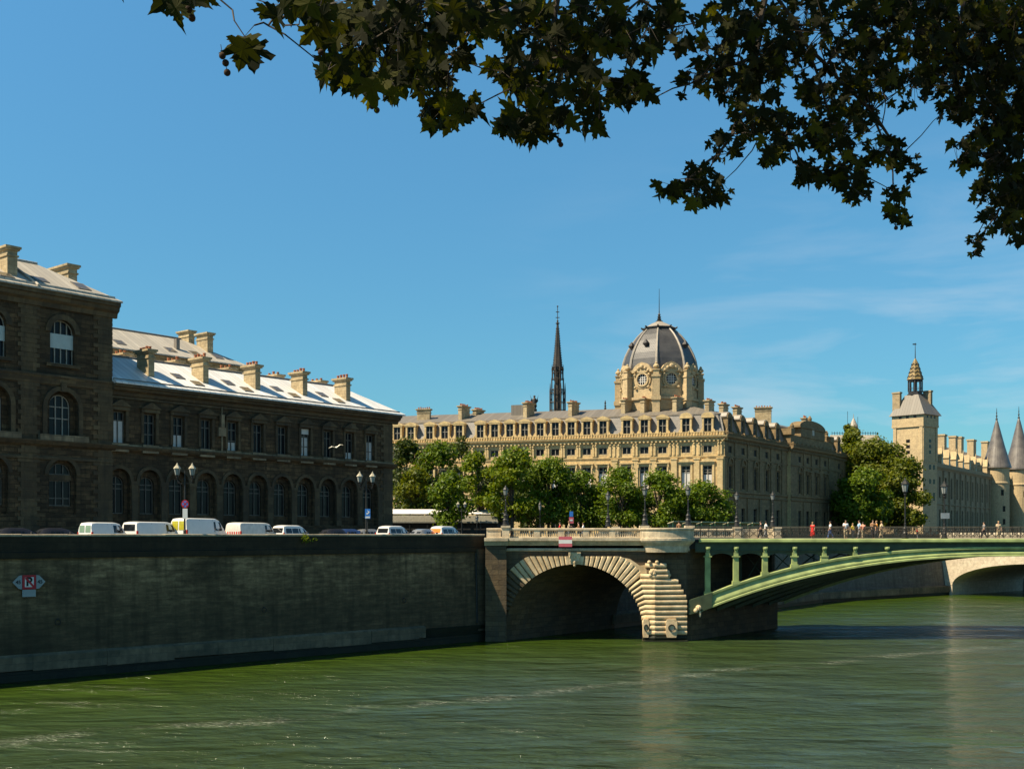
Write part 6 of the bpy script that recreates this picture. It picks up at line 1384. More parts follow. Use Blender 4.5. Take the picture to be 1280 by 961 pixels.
pp = WF.p(WF.px(464.5), -0.6, 0); t, F = sign_post('blue_sign', (pp.x, pp.y, 9.5), 'upright blue sign with a white arrow on the lamp post by the hospital corner', None, zat(635, pp.y))
z0, z1 = zat(648, pp.y), zat(635.8, pp.y); m = MB(); m.box(F, -0.24, 0.24, dd, dd+0.03, z0, z1); b_ = m.build('board', 'sign blue', t)
m = MB(); m.prism(F, [(-0.12, z1-0.38), (-0.02, z1-0.38), (0.06, z1-0.28), (-0.02, z1-0.2), (-0.02, z1-0.12), (0.2, z1-0.3), (0.0, z1-0.5), (-0.12, z1-0.5)], dd+0.031, dd+0.04); m.box(F, -0.2, 0.2, dd+.031, dd+.036, z0+0.04, z0+0.2); m.build('arrow', 'sign white', b_)
P_ = at(714, 667, 122); t, F = sign_post('road_sign', (P_.x, P_.y, 10.0), 'small blue square sign above a red and white plate on the bridge', None, zat(638.5, 122))
m = MB(); m.box(F, -0.2, 0.2, dd, dd+0.02, zat(645.5, 122), zat(639, 122)); m.build('blue_board', 'sign blue', t)
m = MB(); m.box(F, -0.25, 0.25, dd, dd+0.02, zat(654, 122), zat(646.2, 122)); q = m.build('red_board', 'sign pale red', t); m = MB(); m.box(F, -0.15, 0.15, dd+.021, dd+.03, zat(651, 122), zat(649, 122)); m.build('white_bar', 'sign white', q)
P_ = at(1181, 667, 113); t, F = sign_post('board_sign', (P_.x, P_.y, 10.0), 'pale green-grey board on a thin pole beneath the tall lamp by the palace wing', None, zat(640, 113))
m = MB(); m.box(F, -0.45, 0.45, dd, dd+0.04, zat(648, 113), zat(641, 113)); m.build('board', 'sign grey', t)
nvg = thing('navigation_board', BF.p(bx(706), 0.75, bz(676.5)), 'red and white striped navigation board hung over the stone arch', 'sign')
a, b2 = bx(698), bx(714.5)
for (y0, y1, mm) in ((674.3, 670.3, 'sign pale red'), (679, 674.4, 'sign white'), (683, 679.1, 'sign pale red')):
    m = MB(); m.box(BF, a, b2, 0.75, 0.79, bz(y0), bz(y1)); m.build('stripe_board', mm, nvg)
m = MB(); m.box(BF, (a+b2)/2-0.03, (a+b2)/2+0.03, 0.5, 0.74, bz(686), bz(671)); m.build('bracket', 'lamp iron', nvg)

# ------------------------------------------------------------------ bookstalls on the quay parapet and the market shed
QS = Fr(C1, (C2[0]-C1[0], C2[1]-C1[1])); s0 = QS.px(838); s1 = QS.px(952); k = 0
stall0 = None; N_ = max(3, int((s1-s0)/3.5))
for i in range(N_):
    s = s0+(s1-s0)*(i+0.5)/N_; lb = ('green bookstall box on the quay parapet, the one nearest the round outlook', )[0] if i == 0 else 'green bookstall box with raised cream lid on the quay parapet beyond the bridge'
    t = thing('bookstall', QS.p(s, 0, 10.5), lb, 'bookstall', 'bookstalls on the parapet')
    h = (s1-s0)/N_*0.46
    m = MB(); m.box(QS, s-h, s+h, -0.5, 0.3, 10.5, 11.25); m.build('box', 'kiosk green', t)
    m = MB(); m.hexa([QS.p(s-h, -0.5, 11.75), QS.p(s+h, -0.5, 11.75), QS.p(s+h, 0.35, 12.0), QS.p(s-h, 0.35, 12.0), QS.p(s-h, -0.5, 11.83), QS.p(s+h, -0.5, 11.83), QS.p(s+h, 0.35, 12.09), QS.p(s-h, 0.35, 12.09)]); m.build('lid', 'canvas cream', t)
    m = MB()
    for e in (-1, 1): m.box(QS, s+e*(h-.06)-0.04, s+e*(h-.06)+0.04, 0.2, 0.28, 11.25, 12.0); m.box(QS, s+e*(h-.06)-0.04, s+e*(h-.06)+0.04, -.45, -.37, 11.25, 11.78)
    m.box(QS, s-h, s+h, -0.46, -0.4, 11.25, 11.7); m.build('lid_frame', 'kiosk green', t)
MKF = Fr(((486-HX)/F_PX*165, 165), (1, 0.05)); Lm = 17.0
mk = thing('market_shed', MKF.p(8, -3, 9.5), 'long low market shed with white top roof and slatted grey lower roof under the trees', 'market shed')
zM = lambda y: zat(y, 165)
m = MB(); m.hexa([MKF.p(-2, 0.2, zM(642.5)), MKF.p(Lm, 0.2, zM(642.5)), MKF.p(Lm, -3, zM(636.5)), MKF.p(-2, -3, zM(636.5)), MKF.p(-2, 0.2, zM(641.7)), MKF.p(Lm, 0.2, zM(641.7)), MKF.p(Lm, -3, zM(635.7)), MKF.p(-2, -3, zM(635.7))]); m.build('top_roof', 'white sheet roof', mk)
m = MB(); m.hexa([MKF.p(-2, 2.6, zM(653.5)), MKF.p(Lm-1, 2.6, zM(653.5)), MKF.p(Lm-1, 0.2, zM(645)), MKF.p(-2, 0.2, zM(645)), MKF.p(-2, 2.6, zM(652.5)), MKF.p(Lm-1, 2.6, zM(652.5)), MKF.p(Lm-1, 0.2, zM(644)), MKF.p(-2, 0.2, zM(644))])
for k in range(7): 
    t = k/7; m.box(MKF, -2, Lm-1, 2.6-2.4*t-0.1, 2.6-2.4*t, zM(652.4-8.4*t), zM(652.4-8.4*t)+0.1)
m.build('lower_roof', 'slat grey', mk)
m = MB()
for k in range(8): a = -2+(Lm+1)*k/7; m.box(MKF, a-0.06, a+0.06, 2.4, 2.52, 9.5, zM(653)); m.box(MKF, a-0.08, a+0.08, 0.1, 0.22, 9.5, zM(642))
m.build('posts', 'lamp iron', mk)
m = MB(); m.box(MKF, -2, Lm, -5, -0.3, 9.5, zM(646)); m.build('back_wall', 'plastic dark', mk)

# ------------------------------------------------------------------ trees
def rnd_dir():
    z = random.uniform(-1, 1); a = random.uniform(0, 2*pi); r = sqrt(1-z*z); return Vector((r*cos(a), r*sin(a), z))
def clumps(m, centers, n_each, size, droop=0.2):
    for (c, R) in centers:
        for _ in range(int(n_each*(R[0]*R[2]))):
            d = rnd_dir(); t = random.uniform(0.5, 1.05) if random.random() < .88 else random.uniform(1.0, 1.35); p = Vector((c[0]+d.x*R[0]*t, c[1]+d.y*R[1]*t, c[2]+d.z*R[2]*t))
            nrm = (d*0.75+rnd_dir()*0.8+Vector((0, 0, 0.25))).normalized(); a = nrm.orthogonal().normalized(); th = random.uniform(0, 2*pi); u = a*cos(th)+nrm.cross(a)*sin(th); v = nrm.cross(u)
            s = size*random.uniform(0.6, 1.3); w = s*0.62
            m.v += [tuple(p-u*s), tuple(p+v*w-u*s*0.1+nrm*s*0.12), tuple(p+u*s), tuple(p-v*w-u*s*0.1+nrm*s*0.12)]
            b = len(m.v)-4; m.f.append((b, b+1, b+2, b+3))
def tree(xpx, Y, ytop, ybot, hw, mat, label, group, seed, size=0.26, dens=95, lean=0.0, zg=9.5, name='tree'):
    random.seed(seed); k = Y/F_PX; X0 = (xpx-HX)*k; zt, zb = zat(ytop, Y), max(zat(ybot, Y), zg+1.6); Rw = hw*k; H = zt-zb
    t = thing(name, (X0, Y, zg), label, 'tree', group)
    m = MB(); tr = 0.16+Rw*0.03; m.tube([(X0, Y, zg-0.1), (X0+0.1, Y, zg+1.5), (X0-0.05, Y+0.1, zb+0.5), (X0+0.1, Y, zb+H*0.5), (X0, Y, zt-H*0.15)], [tr*1.3, tr, tr*0.85, tr*0.5, 0.04], 8)
    cs = []; n = 20+int(Rw*2.6)
    for i in range(n):
        hh = random.random(); z = zb+H*(0.12+0.8*hh); env = Rw*(sin(pi*min(1, 0.2+0.74*hh))**0.7)
        a = random.uniform(0, 2*pi); r = env*sqrt(random.uniform(0.15, 1))*0.8; c = (X0+r*cos(a)+lean*hh, Y+r*sin(a)*0.9, z); R = random.choice((0.22, 0.3, 0.38, 0.48))*random.uniform(.85, 1.1)*Rw
        cs.append((c, (R, R, R*random.uniform(0.55, 0.8))))
        if i % 2 == 0: m.tube([(X0+0.05, Y, zb+(z-zb)*0.35), ((X0+c[0])/2, (Y+c[1])/2, zb+(z-zb)*0.75), c], [tr*0.4, tr*0.25, 0.03], 5)
    cs.append(((X0, Y, zt-Rw*0.3), (Rw*0.34, Rw*0.34, Rw*0.34)))
    m.build('trunk', 'bark', t, uv=False)
    f = MB(); clumps(f, cs, dens*1.5/(Rw*0.12+0.6), size); f.build('crown', mat, t, uv=False, recalc=False)
    return t
GT = 'young trees along the square'; GQ = 'large riverside trees'
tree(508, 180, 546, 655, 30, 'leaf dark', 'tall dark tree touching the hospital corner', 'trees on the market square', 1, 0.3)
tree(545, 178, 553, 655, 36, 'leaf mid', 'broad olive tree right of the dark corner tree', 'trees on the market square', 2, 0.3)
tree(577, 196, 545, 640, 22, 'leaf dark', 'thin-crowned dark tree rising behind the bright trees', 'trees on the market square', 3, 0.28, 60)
tree(520, 172, 585, 648, 26, 'leaf olive', 'low olive tree over the left half of the market shed', 'trees on the market square', 33, 0.28)
tree(560, 160, 590, 660, 28, 'leaf mid', 'low tree whose crown hangs in front of the market shed', 'trees on the market square', 34, 0.26)
tree(597, 168, 565, 652, 30, 'leaf bright', 'bright green tree left of the lamp on the bridge pedestal', 'trees on the market square', 4, 0.28)
tree(640, 164, 565, 658, 38, 'leaf bright', 'largest bright green tree, behind the lamp on the bridge pedestal', GT, 5, 0.28)
tree(686, 168, 572, 662, 34, 'leaf mid', 'dense green tree right of the largest bright tree', GT, 6, 0.26)
tree(726, 170, 589, 663, 33, 'leaf mid', 'green tree behind the small blue road sign', GT, 7, 0.25)
tree(775, 168, 586, 663, 34, 'leaf mid', 'young green tree between the road sign and the round outlook', GT, 8, 0.25)
tree(823, 168, 588, 662, 34, 'leaf mid', 'young green tree directly behind the round stone outlook', GT, 9, 0.25)
tree(877, 170, 602, 664, 37, 'leaf mid', 'young green tree at the courthouse corner', GT, 10, 0.25)
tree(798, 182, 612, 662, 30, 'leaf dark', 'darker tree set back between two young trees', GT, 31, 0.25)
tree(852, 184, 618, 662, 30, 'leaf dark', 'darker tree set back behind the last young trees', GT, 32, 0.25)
tree(664, 184, 588, 662, 34, 'leaf dark', 'dark tree set back behind the bright trees', GT, 35, 0.25)
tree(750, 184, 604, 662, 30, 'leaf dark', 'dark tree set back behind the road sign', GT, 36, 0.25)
tree(1066, 285, 536, 662, 32, 'leaf olive', 'tall tree next to the far end of the courthouse', GQ, 11, 0.42, 110)
tree(1095, 278, 548, 664, 42, 'leaf olive', 'broad green tree in the middle of the riverside clump', GQ, 12, 0.42, 110)
tree(1126, 272, 574, 664, 36, 'leaf olive', 'rounded tree in front of the clock tower base', GQ, 13, 0.42, 110)
tree(1078, 262, 586, 668, 38, 'leaf mid', 'lower tree at the foot of the riverside clump', GQ, 14, 0.4, 110)
tree(1060, 300, 530, 640, 14, 'leaf olive', 'slim tree top peeping behind the courthouse end', GQ, 15, 0.42, 90)
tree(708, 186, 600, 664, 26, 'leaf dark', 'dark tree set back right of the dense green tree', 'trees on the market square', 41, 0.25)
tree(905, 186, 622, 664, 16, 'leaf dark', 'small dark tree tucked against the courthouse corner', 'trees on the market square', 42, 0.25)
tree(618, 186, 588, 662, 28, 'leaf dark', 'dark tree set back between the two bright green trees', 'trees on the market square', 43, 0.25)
# plant rooted in the quay wall
random.seed(5); a = WF.px(384, 0.2); zc = zat(672, WF.Y(a))
wp = thing('wall_plant', WF.p(a, 0.1, zc), 'small bright green plant rooted in the quay parapet below the parked cars', 'plant')
m = MB(); clumps(m, [(WF.p(a-0.3, 0.25, zc+0.05), (0.35, 0.3, 0.3)), (WF.p(a+0.05, 0.25, zc-0.2), (0.3, 0.3, 0.25)), (WF.p(a+0.7, 0.2, zc-0.15), (0.25, 0.2, 0.18)), (WF.p(a-.35, 0.25, zc-.3), (0.2, 0.2, 0.2))], 500, 0.09); m.build('foliage', 'leaf bright', wp, uv=False, recalc=False)
m = MB(); m.tube([WF.p(a, 0, zc-0.1), WF.p(a-0.2, 0.2, zc)], 0.02, 5); m.tube([WF.p(a, 0, zc-0.1), WF.p(a+.65, 0.2, zc-.15)], 0.015, 5); m.build('stem', 'bark', wp, uv=False)
# gull in flight
def gull(loc, rz, label, sc):
    t = thing('gull', loc, label, 'bird'); m = MB()
    m.lathe([(0.01, -0.16), (0.04, -0.1), (0.06, 0.0), (0.045, 0.08), (0.035, 0.1), (0.04, 0.14), (0.01, 0.19)], (0, 0), 8)
    m.v = [(v[0], v[2], v[1]) for v in m.v]
    for e in (-1, 1):
        b = len(m.v); m.v += [(e*0.03, 0.07, 0.02), (e*0.25, 0.1, 0.12), (e*0.5, 0.0, 0.05), (e*0.25, -0.02, 0.1), (e*0.03, -0.06, 0.01), (e*0.25, 0.04, 0.095)]; m.f += [(b, b+1, b+5, b+4), (b+1, b+2, b+3, b+5), (b+4, b+5, b+3)]
    o = m.build('body', 'bird white', None, uv=False); o.parent = t; t.rotation_euler = (0.1, -0.25, rz); t.scale = (sc, sc, sc); return t
gull(at(420.5, 559, 78), 0.4, 'white gull gliding in front of the dark hospital wing', 1.15)
# ------------------------------------------------------------------ people on the bridge
def skin(verts, edges, radii, sub=1):
    me = bpy.data.meshes.new('skin'); me.from_pydata([tuple(v) for v in verts], edges, []); o = bpy.data.objects.new('skin', me); COL.objects.link(o)
    sm = o.modifiers.new('s', 'SKIN'); sm.use_smooth_shade = True; o.modifiers.new('d', 'SUBSURF').levels = sub
    for i, r in enumerate(radii): d = me.skin_vertices[0].data[i]; d.radius = (r, r); d.use_root = (i == 0)
    dg = bpy.context.evaluated_depsgraph_get(); out = bpy.data.meshes.new_from_object(o.evaluated_get(dg)); bpy.data.objects.remove(o); bpy.data.meshes.remove(me)
    return out
def figure(pose):
    st, lift, lean = pose
    V = [(0, 0, .95), (0, lean*.3, 1.14), (0, lean*.7, 1.36), (0, lean, 1.49), (0, lean+.01, 1.56), (0, lean+.02, 1.64), (0, lean+.005, 1.71), (0, lean+.115, 1.62)]; E = [(0, 1), (1, 2), (2, 3), (3, 4), (4, 5), (5, 6), (5, 7)]; R = [.125, .115, .135, .055, .07, .092, .06, .016]
    C = {'arm': [], 'leg': []}
    for e in (-1, 1):
        b = len(V); a = lift if e == 1 else 0.0; sw = -st*e*0.5
        V += [(e*.18, lean*.8, 1.4), (e*(.25), lean+.0+sw*.3+a*.1, 1.14+a*.02), (e*(.24-a*.08), lean+.08+sw*.6+a*.22, .92+a*.35), (e*(.235-a*.08), lean+.1+sw*.7+a*.28, .84+a*.38)]
        E += [(2, b), (b, b+1), (b+1, b+2), (b+2, b+3)]; R += [.058, .044, .03, .034]; C['arm'].append([b, b+1])
        for k in range(5):
            f = len(V); w = V[b+3]; sp = (k-2)*.018; V += [(w[0]+(0.03 if k == 0 else 0.0)*-e, w[1]+sp+.01, w[2]-.045-(.012 if k in (2, 3) else 0)), (w[0]-e*.012+(0.03 if k == 0 else 0.0)*-e, w[1]+sp+.02, w[2]-.08-(.015 if k in (2, 3) else 0)+(.03 if k == 0 else 0))]; E += [(b+3, f), (f, f+1)]; R += [.01, .008]
        l = len(V); s_ = st*e
        V += [(e*.09, 0, .86), (e*.1, s_*.22+.03, .48), (e*.1, s_*.45-.04 if s_ < 0 else s_*.45, .09+(.05 if s_ < -0.1 else 0)), (e*.11, (s_*.45-.04 if s_ < 0 else s_*.45)+.16, .035+(.02 if s_ < -.1 else 0))]
        E += [(0, l), (l, l+1), (l+1, l+2), (l+2, l+3)]; R += [.095, .062, .042, .035]; C['leg'].append([l, l+1, l+2])
    body = skin(V, E, R)
    def sub(ids, ed, rad):
        return skin([V[i] for i in ids], ed, rad)
    a = C['arm']; ids = [1, 0, 2, a[0][0], a[0][1], a[1][0], a[1][1]]
    shirt = sub(ids, [(0, 1), (0, 2), (2, 3), (3, 4), (2, 5), (5, 6)], [.145, .15, .16, .08, .062, .08, .062])
    l = C['leg']; ids = [0, l[0][0], l[0][1], l[0][2], l[1][0], l[1][1], l[1][2]]
    trousers = sub(ids, [(0, 1), (1, 2), (2, 3), (0, 4), (4, 5), (5, 6)], [.14, .115, .085, .062, .115, .085, .062])
    skirt = MB(); skirt.lathe([(.15, 1.12), (.17, .95), (.24, .6), (.3, .32), (.28, .3)], (0, 0), 12)
    hair = MB(); hair.ball((0, lean-.012, 1.675), .1, 10, 7, (1, 1.05, .95))
    return body, shirt, trousers, skirt, hair
FIGS = [figure((0.5, 0.0, 0.0)), figure((0.08, 0.9, 0.02)), figure((-0.45, 0.3, 0.03)), figure((0.05, 0.0, 0.06))]
def person(x, Y, f, top, bottom, label, rz, sc=1.0, hair='hair dark', dress=False, z=10.02, extra=None):
    fg = FIGS[f]; P_ = ((x-HX)/F_PX*Y, Y, z); t = thing('person', P_, label, 'person', 'people on the bridge')
    def part(me, nm, mat, smooth=True):
        if isinstance(me, MB): o = me.build(nm, mat, None, smooth=True, uv=False)
        else:
            c = me.copy(); c.materials.clear(); c.materials.append(M[mat]); o = bpy.data.objects.new(nm, c); COL.objects.link(o)
        o.parent = t; return o
    part(fg[0], 'body', 'skin'); part(fg[1], 'shirt', top)
    if dress: part(fg[3], 'skirt', bottom)
    else: part(fg[2], 'trousers', bottom)
    part(fg[4], 'hair', hair)
    for e in (-1, 1): pass
    if extra:
        m = MB(); m.hexa([(-.15, -.3, 1.0), (.15, -.3, 1.0), (.15, -.14, 1.0), (-.15, -.14, 1.0), (-.14, -.28, 1.42), (.14, -.28, 1.42), (.14, -.14, 1.42), (-.14, -.14, 1.42)]); part(m, 'backpack', extra)
    t.rotation_euler = (0, 0, rz); t.scale = (sc, sc, sc); return t
R90 = pi/2
person(951, 112.5, 0, 'cloth black', 'cloth black', 'person in black walking behind the iron railing, first from the outlook', R90)
person(957, 112.0, 2, 'cloth white', 'cloth grey', 'person in white shirt walking beside the person in black', -R90)
person(1016, 112.3, 3, 'cloth red', 'cloth red', 'person in a long red dress behind the railing', 2.5, .95, 'hair fair', True)
person(1038, 112.6, 0, 'cloth white', 'cloth blue', 'person in white shirt and blue trousers, right of the red dress', R90)
person(1057, 111.5, 1, 'cloth white', 'cloth beige', 'tall person in white shirt and beige trousers raising a hand', pi, 1.06)
person(1066.5, 111.8, 3, 'cloth yellow', 'cloth grey', 'shorter person in yellow top between white shirt and pale blue shirt', 0.6, .88, 'hair fair')
person(1074.5, 111.7, 2, 'cloth light blue', 'cloth grey', 'person in pale blue shirt beside the yellow top', R90, 1.05)
person(1079, 111.3, 3, 'cloth salmon', 'cloth beige', 'person in salmon top with backpack, seen from behind', 0.1, .95, 'hair dark', False, 10.02, 'cloth salmon')
person(1091, 111.6, 1, 'cloth brown', 'cloth black', 'person in brown top leaning by the railing', pi, 1.06)
person(1095.5, 111.9, 0, 'cloth orange', 'cloth grey', 'person in orange top close behind the brown top', R90, 1.02, 'hair fair')
person(1101.5, 111.5, 2, 'cloth beige', 'cloth beige', 'person all in beige at the right end of the walking group', -R90, 1.0, 'hair fair')
person(1147, 111.6, 3, 'cloth red', 'cloth grey', 'small child in red standing alone right of the tall lamp', 1.0, .6)
person(1230, 113.5, 0, 'cloth grey', 'cloth black', 'person in grey far along the railing', R90, .97)
person(1248, 111.4, 1, 'cloth beige', 'cloth beige', 'person in tan clothes leaning on the handrail near the right edge', pi, 1.0, 'hair fair')
person(700, 122.0, 0, 'cloth red', 'cloth black', 'person in red behind the stone balustrade, left of the road sign', R90, 1.0)
person(711, 120.5, 1, 'cloth beige', 'cloth grey', 'person in beige under the small road sign', -R90, 1.05, 'hair fair')
person(723.5, 121.5, 2, 'cloth brown', 'cloth black', 'person in brown just right of the road sign', R90, 1.0)
person(729, 121.0, 0, 'cloth white', 'cloth blue', 'person in white behind the stone balustrade, right of the brown top', R90, .97)
person(849, 112.2, 3, 'cloth brown', 'cloth black', 'person with reddish-brown top inside the round stone outlook', 0.2, 1.0)

# ------------------------------------------------------------------ plane tree over the viewer
random.seed(21)
PT = thing('plane_tree', (-5.2, -2.5, 8.9), 'overhanging plane tree branches with dark lobed leaves and seed balls across the sky', 'tree')
HALF = [(0.05, -0.04), (0.22, -0.14), (0.3, -0.06), (0.46, -0.12), (0.62, -0.02), (0.5, 0.06), (0.47, 0.14), (0.36, 0.2), (0.52, 0.24), (0.62, 0.36), (0.82, 0.46), (0.66, 0.5), (0.6, 0.6), (0.44, 0.52), (0.24, 0.46), (0.26, 0.62), (0.36, 0.7), (0.22, 0.74), (0.17, 0.88), (0.07, 0.95), (0, 1.12)]
OUT = HALF+[(-x, y) for x, y in HALF[-2::-1]]
def leaf(m, p, tip, nrm, s):
    tip = tip.normalized(); nrm = (nrm-tip*nrm.dot(tip))
    if nrm.length < 0.05: nrm = tip.orthogonal()
    nrm.normalize(); sd_ = tip.cross(nrm); b = len(m.v); cu, fo = random.uniform(-0.2, 0.7), random.uniform(-0.1, 0.8); ax = random.uniform(.85, 1.1)
    P = lambda x, y: tuple(p+(sd_*x*ax+tip*y+nrm*(-cu*y*y+fo*abs(x)*0.6-0.15*x*x))*s)
    m.v.append(P(0, 0.3)); jit = [(x*random.uniform(.93, 1.07), y+random.uniform(-.03, .03)) for x, y in OUT]
    m.v += [P(x, y) for x, y in jit]; n = len(OUT)
    m.f += [(b, b+1+i, b+1+(i+1) % n) for i in range(n)]
def dep(x): return 5.4+(x-250)/1000*4.4
BL = [(232, 2, 28, 8, 7), (308, 52, 10, 10, 2), (345, 8, 20, 10, 4), (374, 12, 16, 14, 8), (402, 30, 18, 30, 12), (430, 8, 30, 14, 12), (440, 50, 26, 34, 26), (418, 88, 16, 14, 8), (455, 104, 22, 18, 14), (485, 50, 34, 48, 52), (500, 100, 26, 26, 22),
      (535, 25, 36, 34, 34), (535, 95, 26, 26, 20), (545, 140, 16, 24, 12), (572, 135, 22, 20, 14), (590, 18, 34, 22, 24), (560, 60, 22, 26, 14), (640, 88, 30, 26, 22), (610, 30, 24, 34, 18), (660, 30, 40, 34, 42), (650, 155, 30, 22, 22), (690, 155, 22, 20, 16), (672, 115, 24, 24, 18),
      (705, 75, 36, 40, 44), (735, 120, 26, 26, 22), (745, 30, 38, 36, 44), (785, 112, 26, 22, 22), (800, 50, 30, 32, 28), (825, 22, 28, 26, 22), (848, 40, 14, 30, 10), (742, 160, 10, 12, 4),
      (857, 118, 13, 16, 4), (893, 20, 14, 18, 6), (880, 92, 26, 22, 10), (905, 60, 26, 34, 20), (930, 20, 34, 26, 30), (960, 50, 34, 40, 38), (920, 110, 26, 26, 20), (955, 100, 26, 26, 22), (985, 75, 30, 30, 24), (940, 150, 26, 26, 22), (905, 185, 18, 20, 10), (872, 215, 16, 12, 6), (835, 238, 18, 12, 8), (872, 245, 28, 18, 16), (905, 238, 14, 14, 7),
      (985, 165, 30, 26, 24), (965, 190, 20, 18, 12), (1008, 218, 16, 20, 10), (1010, 30, 34, 32, 32), (1030, 120, 30, 34, 28), (1050, 165, 34, 30, 36), (1060, 215, 26, 22, 20), (1040, 225, 20, 12, 8), (1075, 245, 22, 12, 8), (1065, 70, 34, 44, 42), (1090, 120, 26, 34, 26), (1100, 30, 34, 32, 38), (1105, 190, 24, 22, 18), (1135, 212, 18, 12, 7), (1118, 245, 10, 10, 4), (1118, 272, 13, 14, 8),
      (1150, 40, 36, 44, 60), (1140, 110, 24, 28, 20), (1175, 95, 26, 30, 26), (1200, 40, 38, 44, 70), (1240, 60, 40, 60, 90), (1190, 140, 20, 16, 14), (1225, 130, 30, 30, 36), (1260, 130, 30, 40, 50), (1205, 195, 22, 18, 12), (1240, 190, 30, 30, 36), (1265, 220, 24, 40, 36), (1235, 245, 20, 18, 12), (1245, 280, 20, 16, 12), (1222, 305, 13, 12, 6), (1215, 320, 8, 8, 3), (1275, 275, 14, 20, 8), (1272, 245, 14, 30, 18), (1268, 285, 16, 20, 12), (1310, 40, 40, 50, 60), (1310, 140, 40, 60, 60), (1320, 240, 36, 50, 40), (1390, 60, 50, 60, 60), (1390, 180, 50, 60, 50), (1470, 60, 50, 60, 40), (1460, 170, 40, 50, 30), (1560, 60, 60, 60, 34), (170, -30, 40, 16, 10), (80, -50, 50, 20, 12), (1400, 285, 40, 30, 18), (1250, 225, 26, 30, 20), (1250, 15, 40, 22, 50), (1265, 70, 24, 40, 40), (1215, 90, 30, 30, 36), (1160, 10, 40, 18, 34), (1175, 65, 30, 26, 24), (1255, 165, 26, 30, 26), (1080, 15, 40, 18, 26), (1100, 90, 26, 26, 20)]
limbs = [[(640, -260), (570, -60), (520, 10), (450, 45), (420, 80)], [(570, -60), (470, -12), (380, 2), (350, 25), (318, 32)], [(470, -12), (330, -14), (240, -8)],
         [(760, -260), (700, -20), (690, 60), (640, 110), (660, 145)], [(700, -20), (600, 20), (560, 90), (555, 135)], [(690, 60), (740, 100), (790, 100)], [(760, -60), (800, 0), (840, 35)],
         [(980, -260), (960, -20), (945, 70), (930, 140), (895, 195), (850, 235)], [(945, 70), (900, 85), (862, 105)], [(960, -20), (1010, 60), (1040, 150), (1060, 220)], [(1010, 60), (1090, 140), (1115, 200), (1120, 265)], [(930, 140), (980, 170), (1008, 210)], [(1090, 140), (1140, 208)],
         [(1230, -260), (1210, -20), (1190, 70), (1200, 135)], [(1210, -20), (1240, 90), (1245, 190), (1250, 260), (1218, 315)], [(1245, 190), (1205, 195)], [(1230, -260), (1330, -40), (1340, 120), (1330, 240)], [(1330, -40), (1450, 60), (1440, 190)], [(1450, 60), (1570, 70)], [(240, -8), (150, -35), (60, -55)]]
nodes = []; br_ = MB()
def wpt(x, y, extra=0.0): return at(x, y, dep(x)+extra)
for i, lm in enumerate(limbs):
    pts = [wpt(*p) for p in lm]; fine = []
    for a, b in zip(pts, pts[1:]):
        for k in range(4):
            t = k/4; fine.append(a.lerp(b, t)+rnd_dir()*0.015*(1 if k else 0))
    fine.append(pts[-1]); n = len(fine); r0 = 0.028 if lm[0][1] < -200 else 0.012
    br_.tube(fine, [r0*(1-k/n)+0.0035 for k in range(n)], 6); nodes += fine
for lm in limbs:
    if lm[0][1] < -200:
        p = wpt(*lm[0]); q = Vector((-4.6, -1.2, 16.5)); br_.tube([q, q.lerp(p, 0.35)+Vector((0, 0, 1.3)), q.lerp(p, 0.75)+Vector((0, 0, .8)), p], [0.13, 0.1, 0.06, 0.03], 8)
br_.build('branch', 'twig', PT, uv=False)
lf = MB(); tw = MB(); NL = [n for n in nodes]
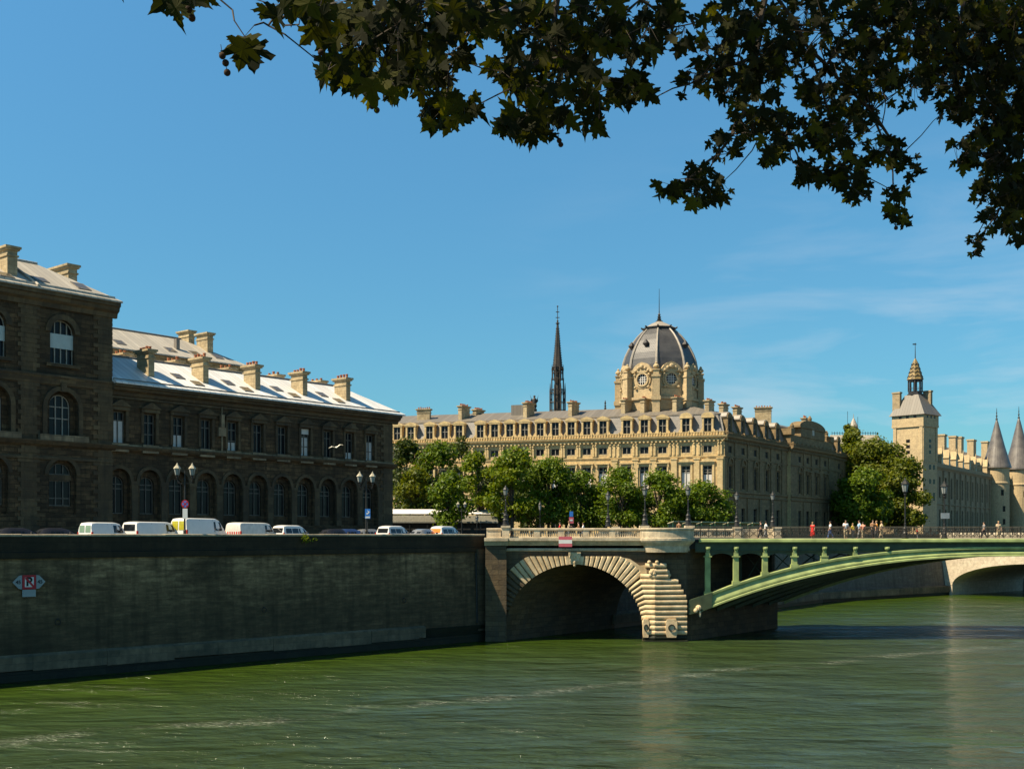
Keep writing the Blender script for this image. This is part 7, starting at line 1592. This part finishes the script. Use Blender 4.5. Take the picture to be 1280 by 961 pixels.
for (cx_, cy_, rx, ry, n) in BL:
    d0 = dep(cx_); sub_ = []
    for _ in range(max(1, n//5)):
        a = random.uniform(0, 2*pi); r = sqrt(random.random())*0.8; sub_.append(at(cx_+rx*r*cos(a), cy_+ry*r*sin(a), d0+random.uniform(-0.5, 0.7)))
    c0_ = at(cx_, cy_, d0)
    near = min(NL, key=lambda q: (q-c0_).length_squared)
    for q in sub_:
        nq = min(NL, key=lambda w: (w-q).length_squared)
        if (nq-q).length < 1.0: tw.tube([nq, nq.lerp(q, 0.35)+rnd_dir()*0.04, nq.lerp(q, 0.7)+rnd_dir()*0.04, q], [0.006, 0.005, 0.004, 0.0025], 4)
    for _ in range(int(n*(1.15 if cx_ < 860 else 1.6))):
        a = random.uniform(0, 2*pi); r = sqrt(random.random()); x, y = cx_+rx*r*cos(a), cy_-6+ry*r*sin(a)
        p = at(x, y, d0+random.uniform(-0.6, 0.8)); s_ = (random.uniform(0.065, 0.13) if cx_ < 860 else random.uniform(0.055, 0.11)) if cx_ > 330 or cx_ < 260 else 0.15
        tip = Vector((random.uniform(-.8, .8)+(cos(a)*r*0.5), random.uniform(-.5, .5), -random.uniform(0.25, 1.0))); nr = Vector((random.uniform(-.8, .8), -1 if random.random() < .6 else random.uniform(-1, 1), random.uniform(-.6, .9)))
        leaf(lf, p, tip, nr, s_)
        nb_ = min(sub_+[near], key=lambda q: (q-p).length_squared)
        if (nb_-p).length < 0.55: tw.tube([nb_, p], [0.0025, 0.0016], 3)
leaf(lf, at(314, 54, 5.66), Vector((0.12, -0.1, -1)), Vector((0.1, -1, 0.15)), 0.155)
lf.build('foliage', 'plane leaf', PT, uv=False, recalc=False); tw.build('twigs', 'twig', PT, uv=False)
for pts in ([(236, 12), (240, 23)], [(278, 70), (282, 79), (284, 91)], [(401, 66)], [(465, 133), (471, 138)], [(995, 50), (997, 56)], [(1037, 78)], [(1120, 285)], [(563, 48)], [(699, 176), (701, 181)]):
    top = at(pts[0][0]-2, pts[0][1]-14, dep(pts[0][0])); sm_ = MB(); sm_.tube([top]+[at(x, y, dep(x)) for x, y in pts], 0.002, 4); o = sm_.build('seed_stalk', 'twig', PT, uv=False)
    for x, y in pts:
        b = MB(); c = at(x, y, dep(x)); b.ball(c, 0.0175, 10, 7); b.build('seed_ball', 'seed', o, smooth=True, uv=False)
# trunk, limbs and upper crown out of the picture; crown added to shade the leaves below
m = MB(); m.tube([(-5.2, -2.5, 8.7), (-5.15, -2.4, 10), (-5.0, -2.0, 13), (-4.6, -1.2, 16.5), (-4.0, 0.5, 20)], [0.5, 0.4, 0.34, 0.28, 0.1], 12)
for q in ((2.0, 5, 18.5), (-9, 2, 19), (0, -4, 19), (-3, 6.5, 19), (-8, -5, 18), (3, 1, 19)): m.tube([(-4.6, -1.2, 16.0), (-4.6+(q[0]+4.6)*.5, -1.2+(q[1]+1.2)*.5, 17.8), q], [0.18, 0.1, 0.04], 8)
m.build('trunk', 'bark', PT, uv=False)
up = MB(); cs = []
for k in range(95):
    a = random.uniform(0, 2*pi); r = sqrt(random.random())*7.5; x, y = -1.8+r*cos(a), 2+r*sin(a)*0.95; z = 19.3+random.uniform(-2, 2.6)
    if abs(x+6.3) < 2.0 and abs(y-3.8) < 2.0: continue
    z = max(z, 12.9+0.5*max(y, 0)+1.6); cs.append(((x, y, z), (1.6, 1.6, 1.1)))
clumps(up, cs, 62, 0.17); up.build('shading_crown', 'plane leaf', PT, uv=False, recalc=False)
